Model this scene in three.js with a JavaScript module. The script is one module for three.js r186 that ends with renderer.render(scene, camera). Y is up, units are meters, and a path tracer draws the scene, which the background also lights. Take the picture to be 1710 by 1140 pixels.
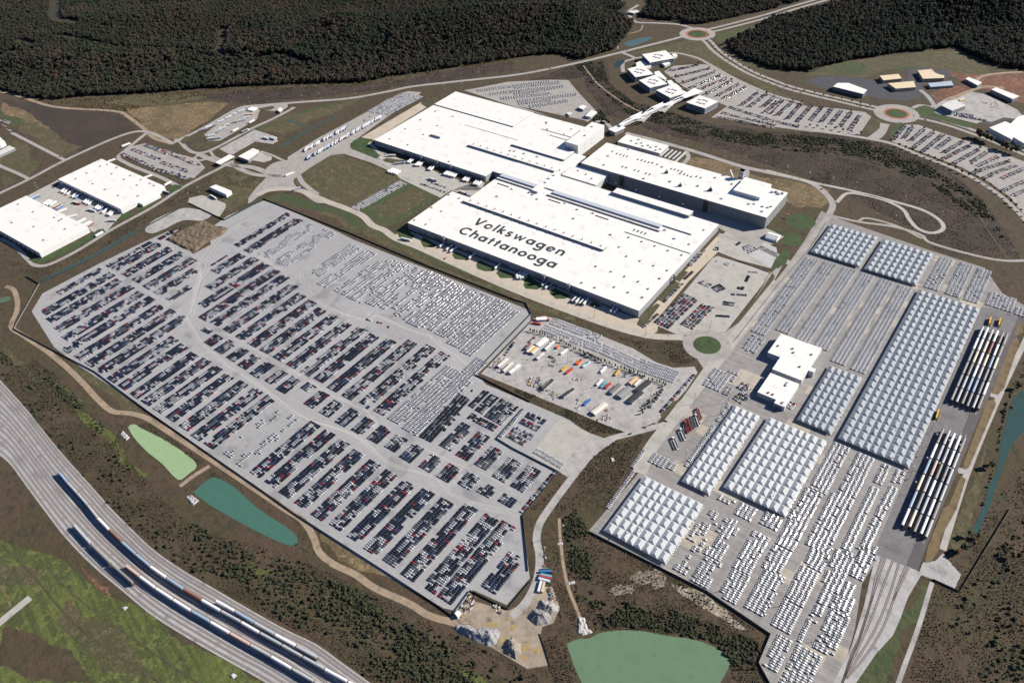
import * as THREE from 'three';
import { mergeGeometries } from 'three/addons/utils/BufferGeometryUtils.js';

// ---------------------------------------------------------------- camera, sky, sun, exposure
// World: metres, x runs along the plant's long axis, -z across it, y up. Origin in the middle of the site.
const scene = new THREE.Scene();
const camera = new THREE.PerspectiveCamera(45.9, 1710 / 1140, 5, 30000);
camera.position.set(547.75, 770, 703.62);
camera.up.set(-0.35414, 0.75554, -0.55113);
camera.lookAt(547.75 - 464.93, 770 - 653.57, 703.62 - 597.23);
const renderer = new THREE.WebGLRenderer({ antialias: true });
renderer.toneMapping = THREE.LinearToneMapping;
renderer.toneMappingExposure = 2.05;
renderer.shadowMap.enabled = true;

const SUN = new THREE.Vector3(0.70 * Math.cos(0.541), Math.sin(0.541), -0.714 * Math.cos(0.541)).normalize();
const sun = new THREE.DirectionalLight(0xfff6ea, 4.2);
sun.position.copy(SUN).multiplyScalar(2500);
sun.castShadow = true; sun.shadow.radius = 1;
sun.shadow.mapSize.set(4096, 4096);
Object.assign(sun.shadow.camera, { left: -2200, right: 2200, top: 2200, bottom: -2200, near: 10, far: 6000 });
scene.add(sun); scene.add(sun.target);
{
  const w = 64, h = 32, d = new Float32Array(w * h * 4);
  for (let j = 0; j < h; j++) for (let i = 0; i < w; i++) {
    const el = (j + 0.5) / h * Math.PI - Math.PI / 2, e = Math.max(0, Math.sin(el)), k = Math.pow(1 - e, 3), o = (j * w + i) * 4;
    d[o] = (0.055 + 0.20 * k) * 0.44; d[o + 1] = (0.12 + 0.24 * k) * 0.44; d[o + 2] = (0.31 + 0.23 * k) * 0.44; d[o + 3] = 1;
  }
  const t = new THREE.DataTexture(d, w, h, THREE.RGBAFormat, THREE.FloatType);
  t.mapping = THREE.EquirectangularReflectionMapping; t.magFilter = THREE.LinearFilter; t.minFilter = THREE.LinearFilter; t.needsUpdate = true;
  scene.background = t; scene.environment = t;
}

// ---------------------------------------------------------------- helpers
function rng(seed) { let s = seed | 0; return () => { s = (s + 0x6d2b79f5) | 0; let t = Math.imul(s ^ (s >>> 15), 1 | s); t = (t + Math.imul(t ^ (t >>> 7), 61 | t)) ^ t; return ((t ^ (t >>> 14)) >>> 0) / 4294967296; }; }
const R = rng(7);
const rr = (a, b) => a + (b - a) * R();
const pick = (a) => a[Math.floor(R() * a.length)];
const PERM = new Float32Array(65536); { const q = rng(99); for (let i = 0; i < 65536; i++) PERM[i] = q(); }
const hsh = (i, j) => PERM[((i & 255) << 8) | (j & 255)];
function vn(x, y) {
  const i = Math.floor(x), j = Math.floor(y); let u = x - i, v = y - j; u = u * u * (3 - 2 * u); v = v * v * (3 - 2 * v);
  const a = hsh(i, j), b = hsh(i + 1, j), c = hsh(i, j + 1), d = hsh(i + 1, j + 1);
  return a + (b - a) * u + (c - a) * v + (a - b - c + d) * u * v;
}
function fbm(x, y, n) { let s = 0, a = 0.5, t = 0; for (let k = 0; k < n; k++) { s += a * vn(x, y); t += a; a *= 0.5; x = x * 2.03 + 17.3; y = y * 2.03 + 5.1; } return s / t; }
const clamp = (x, a = 0, b = 1) => Math.min(b, Math.max(a, x));
const sst = (a, b, x) => { const t = clamp((x - a) / (b - a)); return t * t * (3 - 2 * t); };
const lerp = (a, b, t) => a + (b - a) * t;
function inside(p, x, z) { let c = false; for (let i = 0, j = p.length - 1; i < p.length; j = i++) { const a = p[i], b = p[j]; if ((a[1] > z) !== (b[1] > z) && x < (b[0] - a[0]) * (z - a[1]) / (b[1] - a[1]) + a[0]) c = !c; } return c; }
function bbox(p) { let x0 = 1e9, x1 = -1e9, z0 = 1e9, z1 = -1e9; for (const [x, z] of p) { x0 = Math.min(x0, x); x1 = Math.max(x1, x); z0 = Math.min(z0, z); z1 = Math.max(z1, z); } return [x0, z0, x1, z1]; }
function segDist(pts, x, z) { let m = 1e9; for (let i = 0; i < pts.length - 1; i++) { const [ax, az] = pts[i], [bx, bz] = pts[i + 1]; const dx = bx - ax, dz = bz - az, t = clamp(((x - ax) * dx + (z - az) * dz) / (dx * dx + dz * dz + 1e-9)); m = Math.min(m, Math.hypot(x - ax - t * dx, z - az - t * dz)); } return m; }
function smooth(pts, step = 8) {            // a Catmull-Rom line through the points, sampled about every `step` metres
  if (pts.length < 3) { const [a, b] = pts, n = Math.max(1, Math.round(Math.hypot(b[0] - a[0], b[1] - a[1]) / step)); return Array.from({ length: n + 1 }, (_, i) => [lerp(a[0], b[0], i / n), lerp(a[1], b[1], i / n)]); }
  const c = new THREE.CatmullRomCurve3(pts.map(([x, z]) => new THREE.Vector3(x, 0, z)), false, 'centripetal');
  const n = Math.max(4, Math.round(c.getLength() / step));
  return c.getSpacedPoints(n).map((p) => [p.x, p.z]);
}
const TH = 37.9 * Math.PI / 180, CO = Math.cos(TH), SI = Math.sin(TH);
// survey grid: u to the right of the aircraft, v away from it (only used to lay out the ground tiles)
const toUV = (x, z) => [(x - 547.75) * CO - (z - 703.62) * SI, -((x - 547.75) * SI + (z - 703.62) * CO)];
const fromUV = (u, v) => [547.75 + u * CO - v * SI, 703.62 - u * SI - v * CO];

const used = new Map();
function numbered(n) { const k = used.get(n) ?? 0; used.set(n, k + 1); return k ? n + '_' + String(k).padStart(3, '0') : n; }
function tag(o, label, category, group) { o.userData.label = label; o.userData.category = category; if (group) o.userData.group = group; return o; }
function add(o) { o.name = numbered(o.name); scene.add(o); return o; }
function mesh(name, geo, mat, parent) { const m = new THREE.Mesh(geo, mat); m.name = name; m.castShadow = m.receiveShadow = true; if (parent) parent.add(m); return m; }
function thing(name, label, category, x = 0, y = 0, z = 0, turn = 0, group) { const g = new THREE.Group(); g.name = name; g.position.set(x, y, z); g.rotation.y = turn; tag(g, label, category, group); return add(g); }
function copyOf(proto, name, x, y, z, turn, label, group) { const c = proto.clone(); c.name = name; c.position.set(x, y, z); c.rotation.y = turn; c.userData = { ...proto.userData, label, group }; return add(c); }
function struct(name, geo, mat) { const m = mesh(name, geo, mat); m.userData.kind = 'structure'; return add(m); }
const std = (r, g, b, rough = 0.9, metal = 0, extra = {}) => new THREE.MeshStandardMaterial({ color: new THREE.Color().setRGB(r, g, b), roughness: rough, metalness: metal, ...extra });
const enc = (c) => { c = clamp(c); return 255 * (c < 0.0031308 ? 12.92 * c : 1.055 * Math.pow(c, 1 / 2.4) - 0.055); };
const ENC = new Uint8Array(4097); for (let i = 0; i <= 4096; i++) ENC[i] = Math.round(enc((i / 4096) ** 2));
const e8 = (c) => ENC[Math.round(Math.sqrt(clamp(c)) * 4096)];
function tex(w, h, fn, srgb = true) {        // fn(u 0..1, v 0..1, out) fills linear rgb
  const d = new Uint8Array(w * h * 4), o = [0, 0, 0];
  for (let j = 0; j < h; j++) for (let i = 0; i < w; i++) { fn((i + 0.5) / w, (j + 0.5) / h, o); const k = (j * w + i) * 4; d[k] = srgb ? e8(o[0]) : 255 * clamp(o[0]); d[k + 1] = srgb ? e8(o[1]) : 255 * clamp(o[1]); d[k + 2] = srgb ? e8(o[2]) : 255 * clamp(o[2]); d[k + 3] = 255; }
  const t = new THREE.DataTexture(d, w, h); t.wrapS = t.wrapT = THREE.RepeatWrapping; t.magFilter = THREE.LinearFilter; t.minFilter = THREE.LinearMipmapLinearFilter; t.generateMipmaps = true;
  if (srgb) t.colorSpace = THREE.SRGBColorSpace; t.needsUpdate = true; return t;
}
function tileNoise(x, y, p, n) { // periodic fbm, p cells over 0..1
  let s = 0, a = 0.5, t = 0; for (let k = 0; k < n; k++) { const X = x * p, Y = y * p, i = Math.floor(X), j = Math.floor(Y); let u = X - i, v = Y - j; u = u * u * (3 - 2 * u); v = v * v * (3 - 2 * v); const m = (q) => ((q % p) + p) % p, f = (i2, j2) => hsh(m(i2) + 31 * k, m(j2) + 57 * k); const A = f(i, j), B = f(i + 1, j), C = f(i, j + 1), D = f(i + 1, j + 1); s += a * (A + (B - A) * u + (C - A) * v + (A - B - C + D) * u * v); t += a; a *= 0.6; p *= 2; } return s / t; }
// flat polygon, uv in metres / size
function polyGeo(pts, y, uvSize = 64, box) {
  const g = new THREE.ShapeGeometry(new THREE.Shape(pts.map(([x, z]) => new THREE.Vector2(x, -z)))); g.rotateX(-Math.PI / 2); g.translate(0, y, 0);
  const p = g.attributes.position, uv = g.attributes.uv;
  for (let i = 0; i < p.count; i++) { const x = p.getX(i), z = p.getZ(i); if (box) uv.setXY(i, (x - box[0]) / (box[2] - box[0]), (z - box[1]) / (box[3] - box[1])); else uv.setXY(i, x / uvSize, z / uvSize); }
  return g;
}
function ribbonGeo(pts, w, y, uvSize = 64, off = 0) {
  const n = pts.length, P = [], U = [], I = [], N = [];
  for (let i = 0; i < n; i++) { const a = pts[Math.max(0, i - 1)], b = pts[Math.min(n - 1, i + 1)]; let dx = b[0] - a[0], dz = b[1] - a[1]; const l = Math.hypot(dx, dz) || 1; dx /= l; dz /= l; const W = Array.isArray(w) ? w[i] : w;
    for (const s of [-1, 1]) { const x = pts[i][0] - dz * (off + s * W / 2), z = pts[i][1] + dx * (off + s * W / 2); P.push(x, y, z); U.push(x / uvSize, z / uvSize); N.push(0, 1, 0); } }
  for (let i = 0; i < n - 1; i++) { const k = i * 2; I.push(k, k + 2, k + 1, k + 1, k + 2, k + 3); }
  const g = new THREE.BufferGeometry(); g.setAttribute('position', new THREE.Float32BufferAttribute(P, 3)); g.setAttribute('normal', new THREE.Float32BufferAttribute(N, 3)); g.setAttribute('uv', new THREE.Float32BufferAttribute(U, 2));
  const a = new THREE.Vector3().fromArray(P, 0), b = new THREE.Vector3().fromArray(P, 6), c = new THREE.Vector3().fromArray(P, 3);
  if (b.sub(a).cross(c.sub(a)).y < 0) for (let k = 0; k < I.length; k += 3) [I[k + 1], I[k + 2]] = [I[k + 2], I[k + 1]];
  g.setIndex(I); return g;
}
function bx(w, h, d, x = 0, y = 0, z = 0, ry = 0) { const g = new THREE.BoxGeometry(w, h, d); if (ry) g.rotateY(ry); g.translate(x, y + h / 2, z); return g; }
function colored(g, r, gg, b) { const n = g.attributes.position.count, c = new Float32Array(n * 3); for (let i = 0; i < n; i++) { c[3 * i] = r; c[3 * i + 1] = gg; c[3 * i + 2] = b; } g.setAttribute('color', new THREE.BufferAttribute(c, 3)); return g; }
const merge = (a) => mergeGeometries(a.map((g) => (g.index ? g.toNonIndexed() : g)));
// ---------------------------------------------------------------- land cover
const WOODS = [
  [[-2702,-671.7],[-2303.6,-458],[-603.3,-1354.6],[-538.1,-1290.4],[-483.7,-1226.2],[-458.7,-1165.7],[-435.9,-1070.5],[-431.2,-1032.8],[-449,-996.6],[-469.4,-937.9],[-490.5,-938.8],[-533.9,-949.3],[-589.8,-905.1],[-617.3,-872.3],[-661.6,-813.2],[-710.3,-752],[-762.3,-689.6],[-818.6,-625.1],[-845,-574],[-970.2,-494.7],[-1057.5,-429],[-1173.3,-343.1],[-1257,-267.7],[-1386.1,-174],[-1437.3,-117.6],[-1504.5,-98.1],[-1609.1,-85.4],[-1936.9,-34.4],[-3002.1,-520.8],[-808,-1623.8]],
  [[-513.9,-1385],[-497.9,-1327.9],[-488.5,-1254.2],[-445.2,-1257.1],[-384.9,-1279.6],[-334.5,-1282],[-305.1,-1312.7],[-277.6,-1362.6],[-205.4,-1483.7],[-169.3,-1561.6],[-155.2,-1613],[-317,-1804.9],[-695.7,-1612.9]],
  [[-176.4,-1412.1],[-185.3,-1382.4],[-185.2,-1305.3],[-199.2,-1260.2],[-209.9,-1195.3],[-181.5,-1167],[-137.3,-1136.3],[-84.5,-1120.6],[-53.9,-1109.8],[-33.7,-1113.3],[27.9,-1140.2],[34.7,-1171.6],[58,-1204.7],[93.4,-1261.1],[132.5,-1303.6],[170,-1353.7],[213.8,-1382.3],[219.3,-1402.3],[253.8,-1425.6],[261.9,-1447.3],[300.1,-1413.6],[349.6,-1380.4],[384.4,-1368.6],[423.4,-1375.2],[599.6,-1351.4],[497.3,-2217.9],[-104.7,-1912.6],[-71.3,-1608.1],[-146.1,-1458.6]],
];
WOODS[0].pop();
const CUTS = [[[[-2316.6,-648.6],[-2136.8,-546],[-1949.4,-440.2],[-1857.3,-398.1],[-1798.9,-414.3]], 30], [[[-1753.5,-323.3],[-1738.9,-341.1],[-1661.3,-364.6],[-1555,-385.6],[-1459.5,-420.1],[-1306.1,-473.9],[-1291.2,-500.3]], 16], [[[-1399.2,-607.4],[-1314.9,-533.1],[-1270.4,-489.4],[-1212.9,-503.9]], 20], [[[-1763.2,-168.1],[-1743.3,-206.4]], 20], [[[-1168.3,-524.5],[-1128.5,-568.9],[-1025.4,-574.6]], 14], [[[-585.1,-1421.5],[-538.5,-1344.3],[-533.5,-1282.2],[-499.6,-1248.2],[-479.8,-1238.5]], 26], [[[-1795,-252],[-1747.9,-259.3]], 20]];
// class ids: 0 forest floor, 1 brown scrub, 2 maroon field, 3 meadow, 4 dry grass, 5 lawn, 6 red clay, 7 pale soil, 8 olive grass
const LAND = [
  [2, [[-513.8,-751.2],[-465.1,-906.7],[-417.7,-966.8],[-334.5,-853.5],[-241.2,-797.5],[-153.6,-796.7],[-37.1,-783.2],[76.6,-819],[177.6,-878.5],[272.3,-875.2],[379.9,-842.4],[470.2,-759.2],[539.5,-647.8],[562,-598.1],[480.1,-550.8],[442.4,-556.9],[414.8,-591.2],[254.8,-652],[168.5,-675.7],[-24.1,-699.3],[-127.2,-692.7],[-267.2,-713.7],[-411.6,-848.2]]],
  [2, [[-1555.8,-56.8],[-1452.5,-89.8],[-1218,-159.7],[-1107,-138.2],[-1116.7,-99.3],[-1127.4,2.2],[-1222.9,-13.7],[-1348.9,-30.3],[-1488.2,-20.6]]], [4, [[-1531.7,-43.9],[-1472.1,-55.9],[-1364,-39],[-1300.5,-31.2],[-1272.3,-7.5],[-1377.3,-3.3],[-1455.8,-3.2]]],
  [4, [[-1231.7,-187.9],[-1182.5,-231.2],[-1105.4,-290.6],[-1036.5,-330.4],[-1007.4,-247.6],[-999.6,-145.9],[-1042,-133.7],[-1108.8,-147.2]]], [2, [[-1147.3,-323],[-1043.8,-417.2],[-802.2,-594.5],[-608.5,-860],[-570.2,-806.3],[-774.1,-564],[-980.6,-362.7],[-1048,-331.1],[-1112,-312.9]]],
  [8, [[-1321.8,-172.9],[-1301,-215.3],[-1140.1,-334.8],[-1114,-323],[-1143.2,-268.7],[-1278.3,-168.3]]], [8, [[-1374.8,-4.7],[-1342.7,-34],[-1246.2,25.9],[-1335.6,19.9]]], [8, [[-1325.6,-19.8],[-1158.2,-16.9],[-1144.1,33.5],[-1248.6,27.3]]], [8, [[-1291.9,84.7],[-1310.3,47.7],[-1153,68.8],[-1131.5,114],[-1237.9,113.7]]], [5, [[-1498.1,-25.9],[-1367.7,-19.3],[-1377.7,10.7],[-1446.2,2]]],
  [8, [[-1186.4,141.4],[-1128.6,134.8],[-1125.4,174.1]]], [8, [[-881.5,-280.8],[-876.1,-341.6],[-801,-492.2],[-786.5,-526.6],[-791.1,-443.6],[-796.1,-321.1],[-811.5,-269.9],[-849.7,-266.7]]], [5, [[-881.5,-280.8],[-801,-492.2],[-795.7,-506.4],[-861.2,-381.7],[-863.1,-278.3]]],
  [8, [[-645.8,-165.4],[-665.2,-223.7],[-664.7,-264.8],[-638,-289.7],[-496.6,-288.3],[-465.9,-276.8],[-455.3,-152.6],[-512.1,-147.4],[-594.1,-148.6]]], [5, [[-455.3,-152.6],[-462.8,-273.3],[-358.4,-268.8],[-347.4,-255.5],[-369,-123.6],[-392.2,-125.3],[-422.3,-141.6]]], [8, [[-434.3,-170.3],[-419.6,-262.4],[-365.3,-259.6],[-382.6,-154.3]]],
  [5, [[-635.1,-72.3],[-625.9,-116.3],[-574.2,-122.2],[-429.3,-125.6],[-372.1,-103.8],[-277.5,-114.6],[-152.2,-119.3],[26,-113.2],[36.2,-105.8],[-262.3,-96.9],[-397.5,-92.5],[-524.5,-98]]], [8, [[-527.6,-101],[-401.6,-96.7],[-262.3,-96.9],[-34.1,-87.2],[36.2,-97.2],[47.7,-87.6],[-25.6,-75.1],[-254.2,-87.5],[-386.8,-81.4],[-515.3,-89.3]]],
  [8, [[-730.7,-147.4],[-707.4,-189.8],[-668.8,-170.7],[-706.9,-142.2]]], [8, [[-805,-102.6],[-768.4,-133.2],[-673.9,-113.4],[-662.4,-81.1],[-650.5,-20.7],[-676.9,-14.3],[-743.2,-31.9]]],
  [3, [[-355.3,631.9],[-302.9,615.3],[-254.8,605],[-192.9,596.9],[-152.2,592.5],[-75,584.1],[-18.4,572.2],[60.4,557.9],[101.5,558.3],[141.2,566.6],[-122.9,748.4]]], [1, [[-187.4,677.3],[-146.7,659.6],[-90.9,652.1],[-41.2,656.2],[-92,691],[-147.6,698.6]]], [8, [[-166.6,620.1],[-78.2,611.3],[-1.5,614],[-42.3,641.9],[-145,640.1]]], [8, [[-272.6,631.6],[-218.2,618.6],[-207.5,638.9],[-245.3,646.2]]],
  [1, [[-209.9,594.1],[-131.9,583.2],[-28.2,564.9],[4.7,567],[-16.7,573.5],[-100.9,588.8],[-182.1,596.1]]],
  [5, [[592.3,76],[601.8,75.6],[601.5,132.5],[602,186.1],[603.7,220.9],[573.7,241.5],[575.5,211.6],[584.6,175.4],[591.7,139.2],[592.1,97.7]]],
  [7, [[324.6,273.5],[326.6,266.9],[341.6,258.5],[342.2,268.5],[331.6,279.2]]], [7, [[328.7,251.3],[333.9,236.9],[353,225.9],[367.1,230.7],[375,240.3],[362.5,253.1],[351,245.1],[336.1,257.8]]], [7, [[379.2,237.4],[409.4,228.2],[456.8,229.3],[464.5,232.1],[436.7,243],[397,245.1]]],
  [8, [[-526.3,392.7],[-456.4,390],[-380,392.2],[-330.6,392.9],[-369.5,408.8],[-417.6,405.4],[-478.9,404.6]]], [4, [[-6.3,390],[19.3,381],[94.2,379.9],[184.8,383.8],[181.1,391.5],[111,398.2],[44.3,405.8],[19.9,405.7]]], [5, [[123.2,-1198],[172.1,-1256.9],[242.9,-1336.6],[309.8,-1382.2],[298.6,-1320.3],[191.3,-1236.4]]],
  [4, [[-23.2,-568],[-30.8,-620.8],[-17.5,-645.6],[66.5,-651.6],[81.6,-639.2],[74.6,-593],[29.5,-586.5]]], [4, [[88.9,-622.4],[95.7,-639.7],[189.6,-649.8],[235.1,-640.1],[255.6,-609.3],[248.2,-579.1],[212,-561.6],[188.9,-570.9],[152,-601.9]]],
  [8, [[-376,-1015.7],[-357.1,-1096.1],[-301.6,-1181],[-255.2,-1179.3],[-168.9,-1118.6],[-79.7,-1067.6],[54.3,-975.2],[1.6,-972.8],[-89.6,-1023.5],[-196.2,-1061.9],[-313.7,-1076.2]]], [5, [[-257.3,-1242.4],[-187,-1366.8],[-178.7,-1308.8],[-198.9,-1255.8],[-220.8,-1198.3]]], [8, [[-204.7,-1180.4],[-137.1,-1132.3],[-51.3,-1103.4],[-21.6,-1100.5],[-57.7,-1084],[-152.3,-1115.4]]],
  [8, [[16.6,-1110.6],[62.6,-1215.4],[218.2,-1380.6],[273.2,-1427.9],[345.9,-1362.5],[367.2,-1320.5],[333.2,-1278.7],[253.6,-1294.9],[185.5,-1256.6],[133.6,-1165.4],[86.3,-1146.2]]], [5, [[31.4,-1146.1],[94.3,-1245.3],[126.2,-1231.1],[131.5,-1171.9],[84.1,-1152.6]]],
  [6, [[236.6,-1285.4],[306.6,-1286.3],[363.8,-1307.3],[426,-1361.4],[533.2,-1348.6],[551.2,-1222.7],[446.5,-1188.3],[392.9,-1225.8],[332.8,-1227],[300.3,-1260.1]]], [6, [[286.4,-1119.5],[299.7,-1186.6],[325.9,-1230.3],[349.9,-1215.3],[330.5,-1134.7],[307.4,-1107.8]]], [6, [[-193.4,590.7],[-184,589],[-126.9,587.9],[-125.9,590.8],[-157.8,592.6]]],
  [1, [[560.4,-180.4],[595.4,-397.9],[663.5,-441.6],[748.3,148.8],[614.8,240.6],[603.5,72.7]]], [8, [[598.7,17],[601,-38.4],[604.8,-137.8],[606.4,-162.1],[612.1,-45.8],[611.5,31.6]]],
  [3, [[-483.9,429.2],[-475.8,425.8],[-429.1,433.3],[-381.3,440.2],[-338.2,445],[-306.8,449.9],[-274,456.2],[-243.5,457.1],[-241.4,463.1],[-264.5,465],[-310.6,458.8],[-360.7,453.3],[-419,444.2],[-461.7,436.7]]], [3, [[-497.6,426.9],[-485.9,426.8],[-469.5,427.3],[-458,434.3],[-471.2,435.7]]], [8, [[-652.3,427.9],[-587.1,434.8],[-514,433.8],[-433.6,439.8],[-450.3,443.6],[-515.5,442.3],[-585.1,445.3],[-627.9,441]]], [3, [[-24.5,461.1],[-12.7,458],[10.9,456.4],[21.2,458.9],[9.7,464.3],[-16.7,467.9]]], [8, [[48.2,459],[70.5,452.9],[95.1,445.1],[125.7,444],[141.1,446.3],[131.9,450.4],[97.5,456.7],[70.4,461.9]]], [3, [[100.4,450.4],[115.1,446.9],[133.3,447.3],[132.5,451.1],[112.2,453.2]]], [8, [[157.3,449.8],[169,443.9],[172.5,447.7],[163.3,453.9]]], [3, [[247.8,433.7],[258.1,424.7],[274.8,426.6],[263.3,436.3]]],
  [5, [[483.2,-939.2],[506,-926],[517.9,-861.1],[487.1,-867.8]]], [8, [[298.6,-862.3],[339.8,-872.9],[410.1,-847.4],[465.1,-829.1],[407.4,-858.9]]],
];
const PALE = { 0: [.022, .019, .011], 1: [.066, .044, .026], 2: [.034, .025, .02], 3: [.078, .1, .022], 4: [.15, .105, .055], 5: [.04, .06, .02], 6: [.14, .062, .036], 7: [.27, .23, .17], 8: [.075, .062, .03] };
const ALT = { 0: [.03, .024, .013], 1: [.054, .044, .019], 2: [.052, .034, .024], 3: [.05, .062, .017], 4: [.09, .07, .034], 5: [.058, .07, .026], 6: [.10, .05, .03], 7: [.12, .1, .07], 8: [.055, .058, .022] };
const ALT2 = { 0: [.018, .02, .01], 1: [.03, .025, .015], 2: [.024, .02, .014], 3: [.105, .115, .032], 4: [.2, .145, .08], 5: [.05, .052, .022], 6: [.2, .1, .06], 7: [.34, .31, .25], 8: [.1, .078, .042] };
const shapes = [...WOODS.map((w) => [0, w]), ...LAND].map(([c, p]) => { const q = p.map(([x, z]) => toUV(x, z)); return [c, q, bbox(q)]; });
function groundTex(u0, v0, u1, v1, w, h) {
  // rasterise the classes, then look them up through a warp so that no edge is a ruled line
  const cls = new Uint8Array(w * h).fill(1), su = (u1 - u0) / w, sv = (v1 - v0) / h;
  for (const [c, p, b] of shapes) {
    const j0 = Math.max(0, Math.floor((b[1] - v0) / sv)), j1 = Math.min(h - 1, Math.ceil((b[3] - v0) / sv));
    for (let j = j0; j <= j1; j++) {
      const v = v0 + (j + .5) * sv, xs = [];
      for (let i = 0, k = p.length - 1; i < p.length; k = i++) { const A = p[i], B = p[k]; if ((A[1] > v) !== (B[1] > v)) xs.push((B[0] - A[0]) * (v - A[1]) / (B[1] - A[1]) + A[0]); }
      xs.sort((a, b2) => a - b2);
      for (let k = 0; k + 1 < xs.length; k += 2) { const i0 = Math.max(0, Math.round((xs[k] - u0) / su)), i1 = Math.min(w, Math.round((xs[k + 1] - u0) / su)); for (let i = i0; i < i1; i++) cls[j * w + i] = c; }
    }
  }
  return tex(w, h, (a, b, o) => {
    const u = u0 + a * (u1 - u0), v = v0 + b * (v1 - v0);
    const wu = u + 9 * (fbm(u / 14, v / 14, 3) - .5) + 22 * (vn(u / 60, v / 60 + 9) - .5), wv = v + 9 * (fbm(u / 14 + 40, v / 14 + 70, 3) - .5) + 22 * (vn(u / 60 + 30, v / 60) - .5);
    const i = clamp(Math.floor((wu - u0) / su), 0, w - 1), j = clamp(Math.floor((wv - v0) / sv), 0, h - 1), c = cls[j * w + i];
    const f1 = fbm(u / 45 + 3, v / 45, 4), f2 = fbm(u / 7 + 11, v / 7, 3), f3 = vn(u / 1.7, v / 1.7), A = PALE[c], B = ALT[c], C = ALT2[c];
    const fs = c === 3 || c === 8 ? .55 * (vn((u * .8 + v * .6) / 3.5, (u * .6 - v * .8) / 70) - .5) : 0, t = sst(.35, .65, f1 * .6 + f2 * .4 + fs), s = sst(.52, .7, f2 * .75 + f3 * .25), k = .72 + .56 * f3 * .6 + .24 * f2;
    for (let q = 0; q < 3; q++) o[q] = lerp(lerp(A[q], B[q], t), C[q], s * .8) * k;
  });
}
const TB = [[-900, 300, 900, 1010, 2048, 1024], [-1450, 1010, 1400, 1900, 2048, 1024], [-2100, 1900, 2000, 3100, 1024, 512]];
const bumpTex = tex(512, 512, (u, v, o) => { o[0] = o[1] = o[2] = tileNoise(u, v, 16, 5); }, false);
const WOODL = WOODS.map((w) => [...w, w[0]]);
function hills(x, z) {      // the wooded ground rises behind the site
  const [u, v] = toUV(x, z); if (v < 1900) return 0;
  let k = 0; WOODS.forEach((w, i) => { if (inside(w, x, z)) k = Math.max(k, sst(15, 260, segDist(WOODL[i], x, z))); });
  return k * sst(1900, 2080, v) * 90 * Math.pow(fbm(u / 330 + 5, v / 300 + 2, 3), 1.3);
}
{
  const P = [], N = [], U = [], I = [], groups = []; let base = 0;
  const bump = bumpTex.clone(); bump.repeat.set(30, 20); bump.needsUpdate = true;
  const mats = TB.map(([a, b, c, d, w, h], n) => { const bt = bumpTex.clone(); bt.repeat.set((c - a) / 90, (d - b) / 90); bt.needsUpdate = true; return new THREE.MeshStandardMaterial({ map: groundTex(a, b, c, d, w, h), roughness: .97, bumpMap: bt, bumpScale: .9 }); });
  mats.push(new THREE.MeshStandardMaterial({ map: groundTex(5000, 5000, 5600, 5600, 512, 512), roughness: .97 }));
  function patch(u0, v0, u1, v1, nu, nv, slot) {
    const i0 = I.length;
    for (let j = 0; j <= nv; j++) for (let i = 0; i <= nu; i++) { const u = lerp(u0, u1, i / nu), v = lerp(v0, v1, j / nv), [x, z] = fromUV(u, v); P.push(x, slot === 2 ? hills(x, z) : 0, z); N.push(0, 1, 0); U.push(slot === 3 ? u / 600 : i / nu, slot === 3 ? v / 600 : j / nv); }
    for (let j = 0; j < nv; j++) for (let i = 0; i < nu; i++) { const k = base + j * (nu + 1) + i; I.push(k, k + 1, k + nu + 1, k + 1, k + nu + 2, k + nu + 1); }
    base += (nu + 1) * (nv + 1); groups.push([i0, I.length - i0, slot]);
  }
  TB.forEach(([a, b, c, d], n) => patch(a, b, c, d, n === 2 ? 100 : 12, n === 2 ? 40 : 6, n));
  const FAR = 12000;
  patch(-FAR, -FAR, FAR, 300, 2, 2, 3); patch(-FAR, 3100, FAR, FAR, 2, 2, 3);
  for (const [a, b, c, d] of TB) { patch(-FAR, b, a, d, 2, 1, 3); patch(c, b, FAR, d, 2, 1, 3); }
  const g = new THREE.BufferGeometry(); g.setAttribute('position', new THREE.Float32BufferAttribute(P, 3)); g.setAttribute('normal', new THREE.Float32BufferAttribute(N, 3)); g.setAttribute('uv', new THREE.Float32BufferAttribute(U, 2)); g.setIndex(I);
  for (const [s, n, m] of groups) g.addGroup(s, n, m);
  g.computeVertexNormals();
  struct('ground', g, mats);
}

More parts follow.
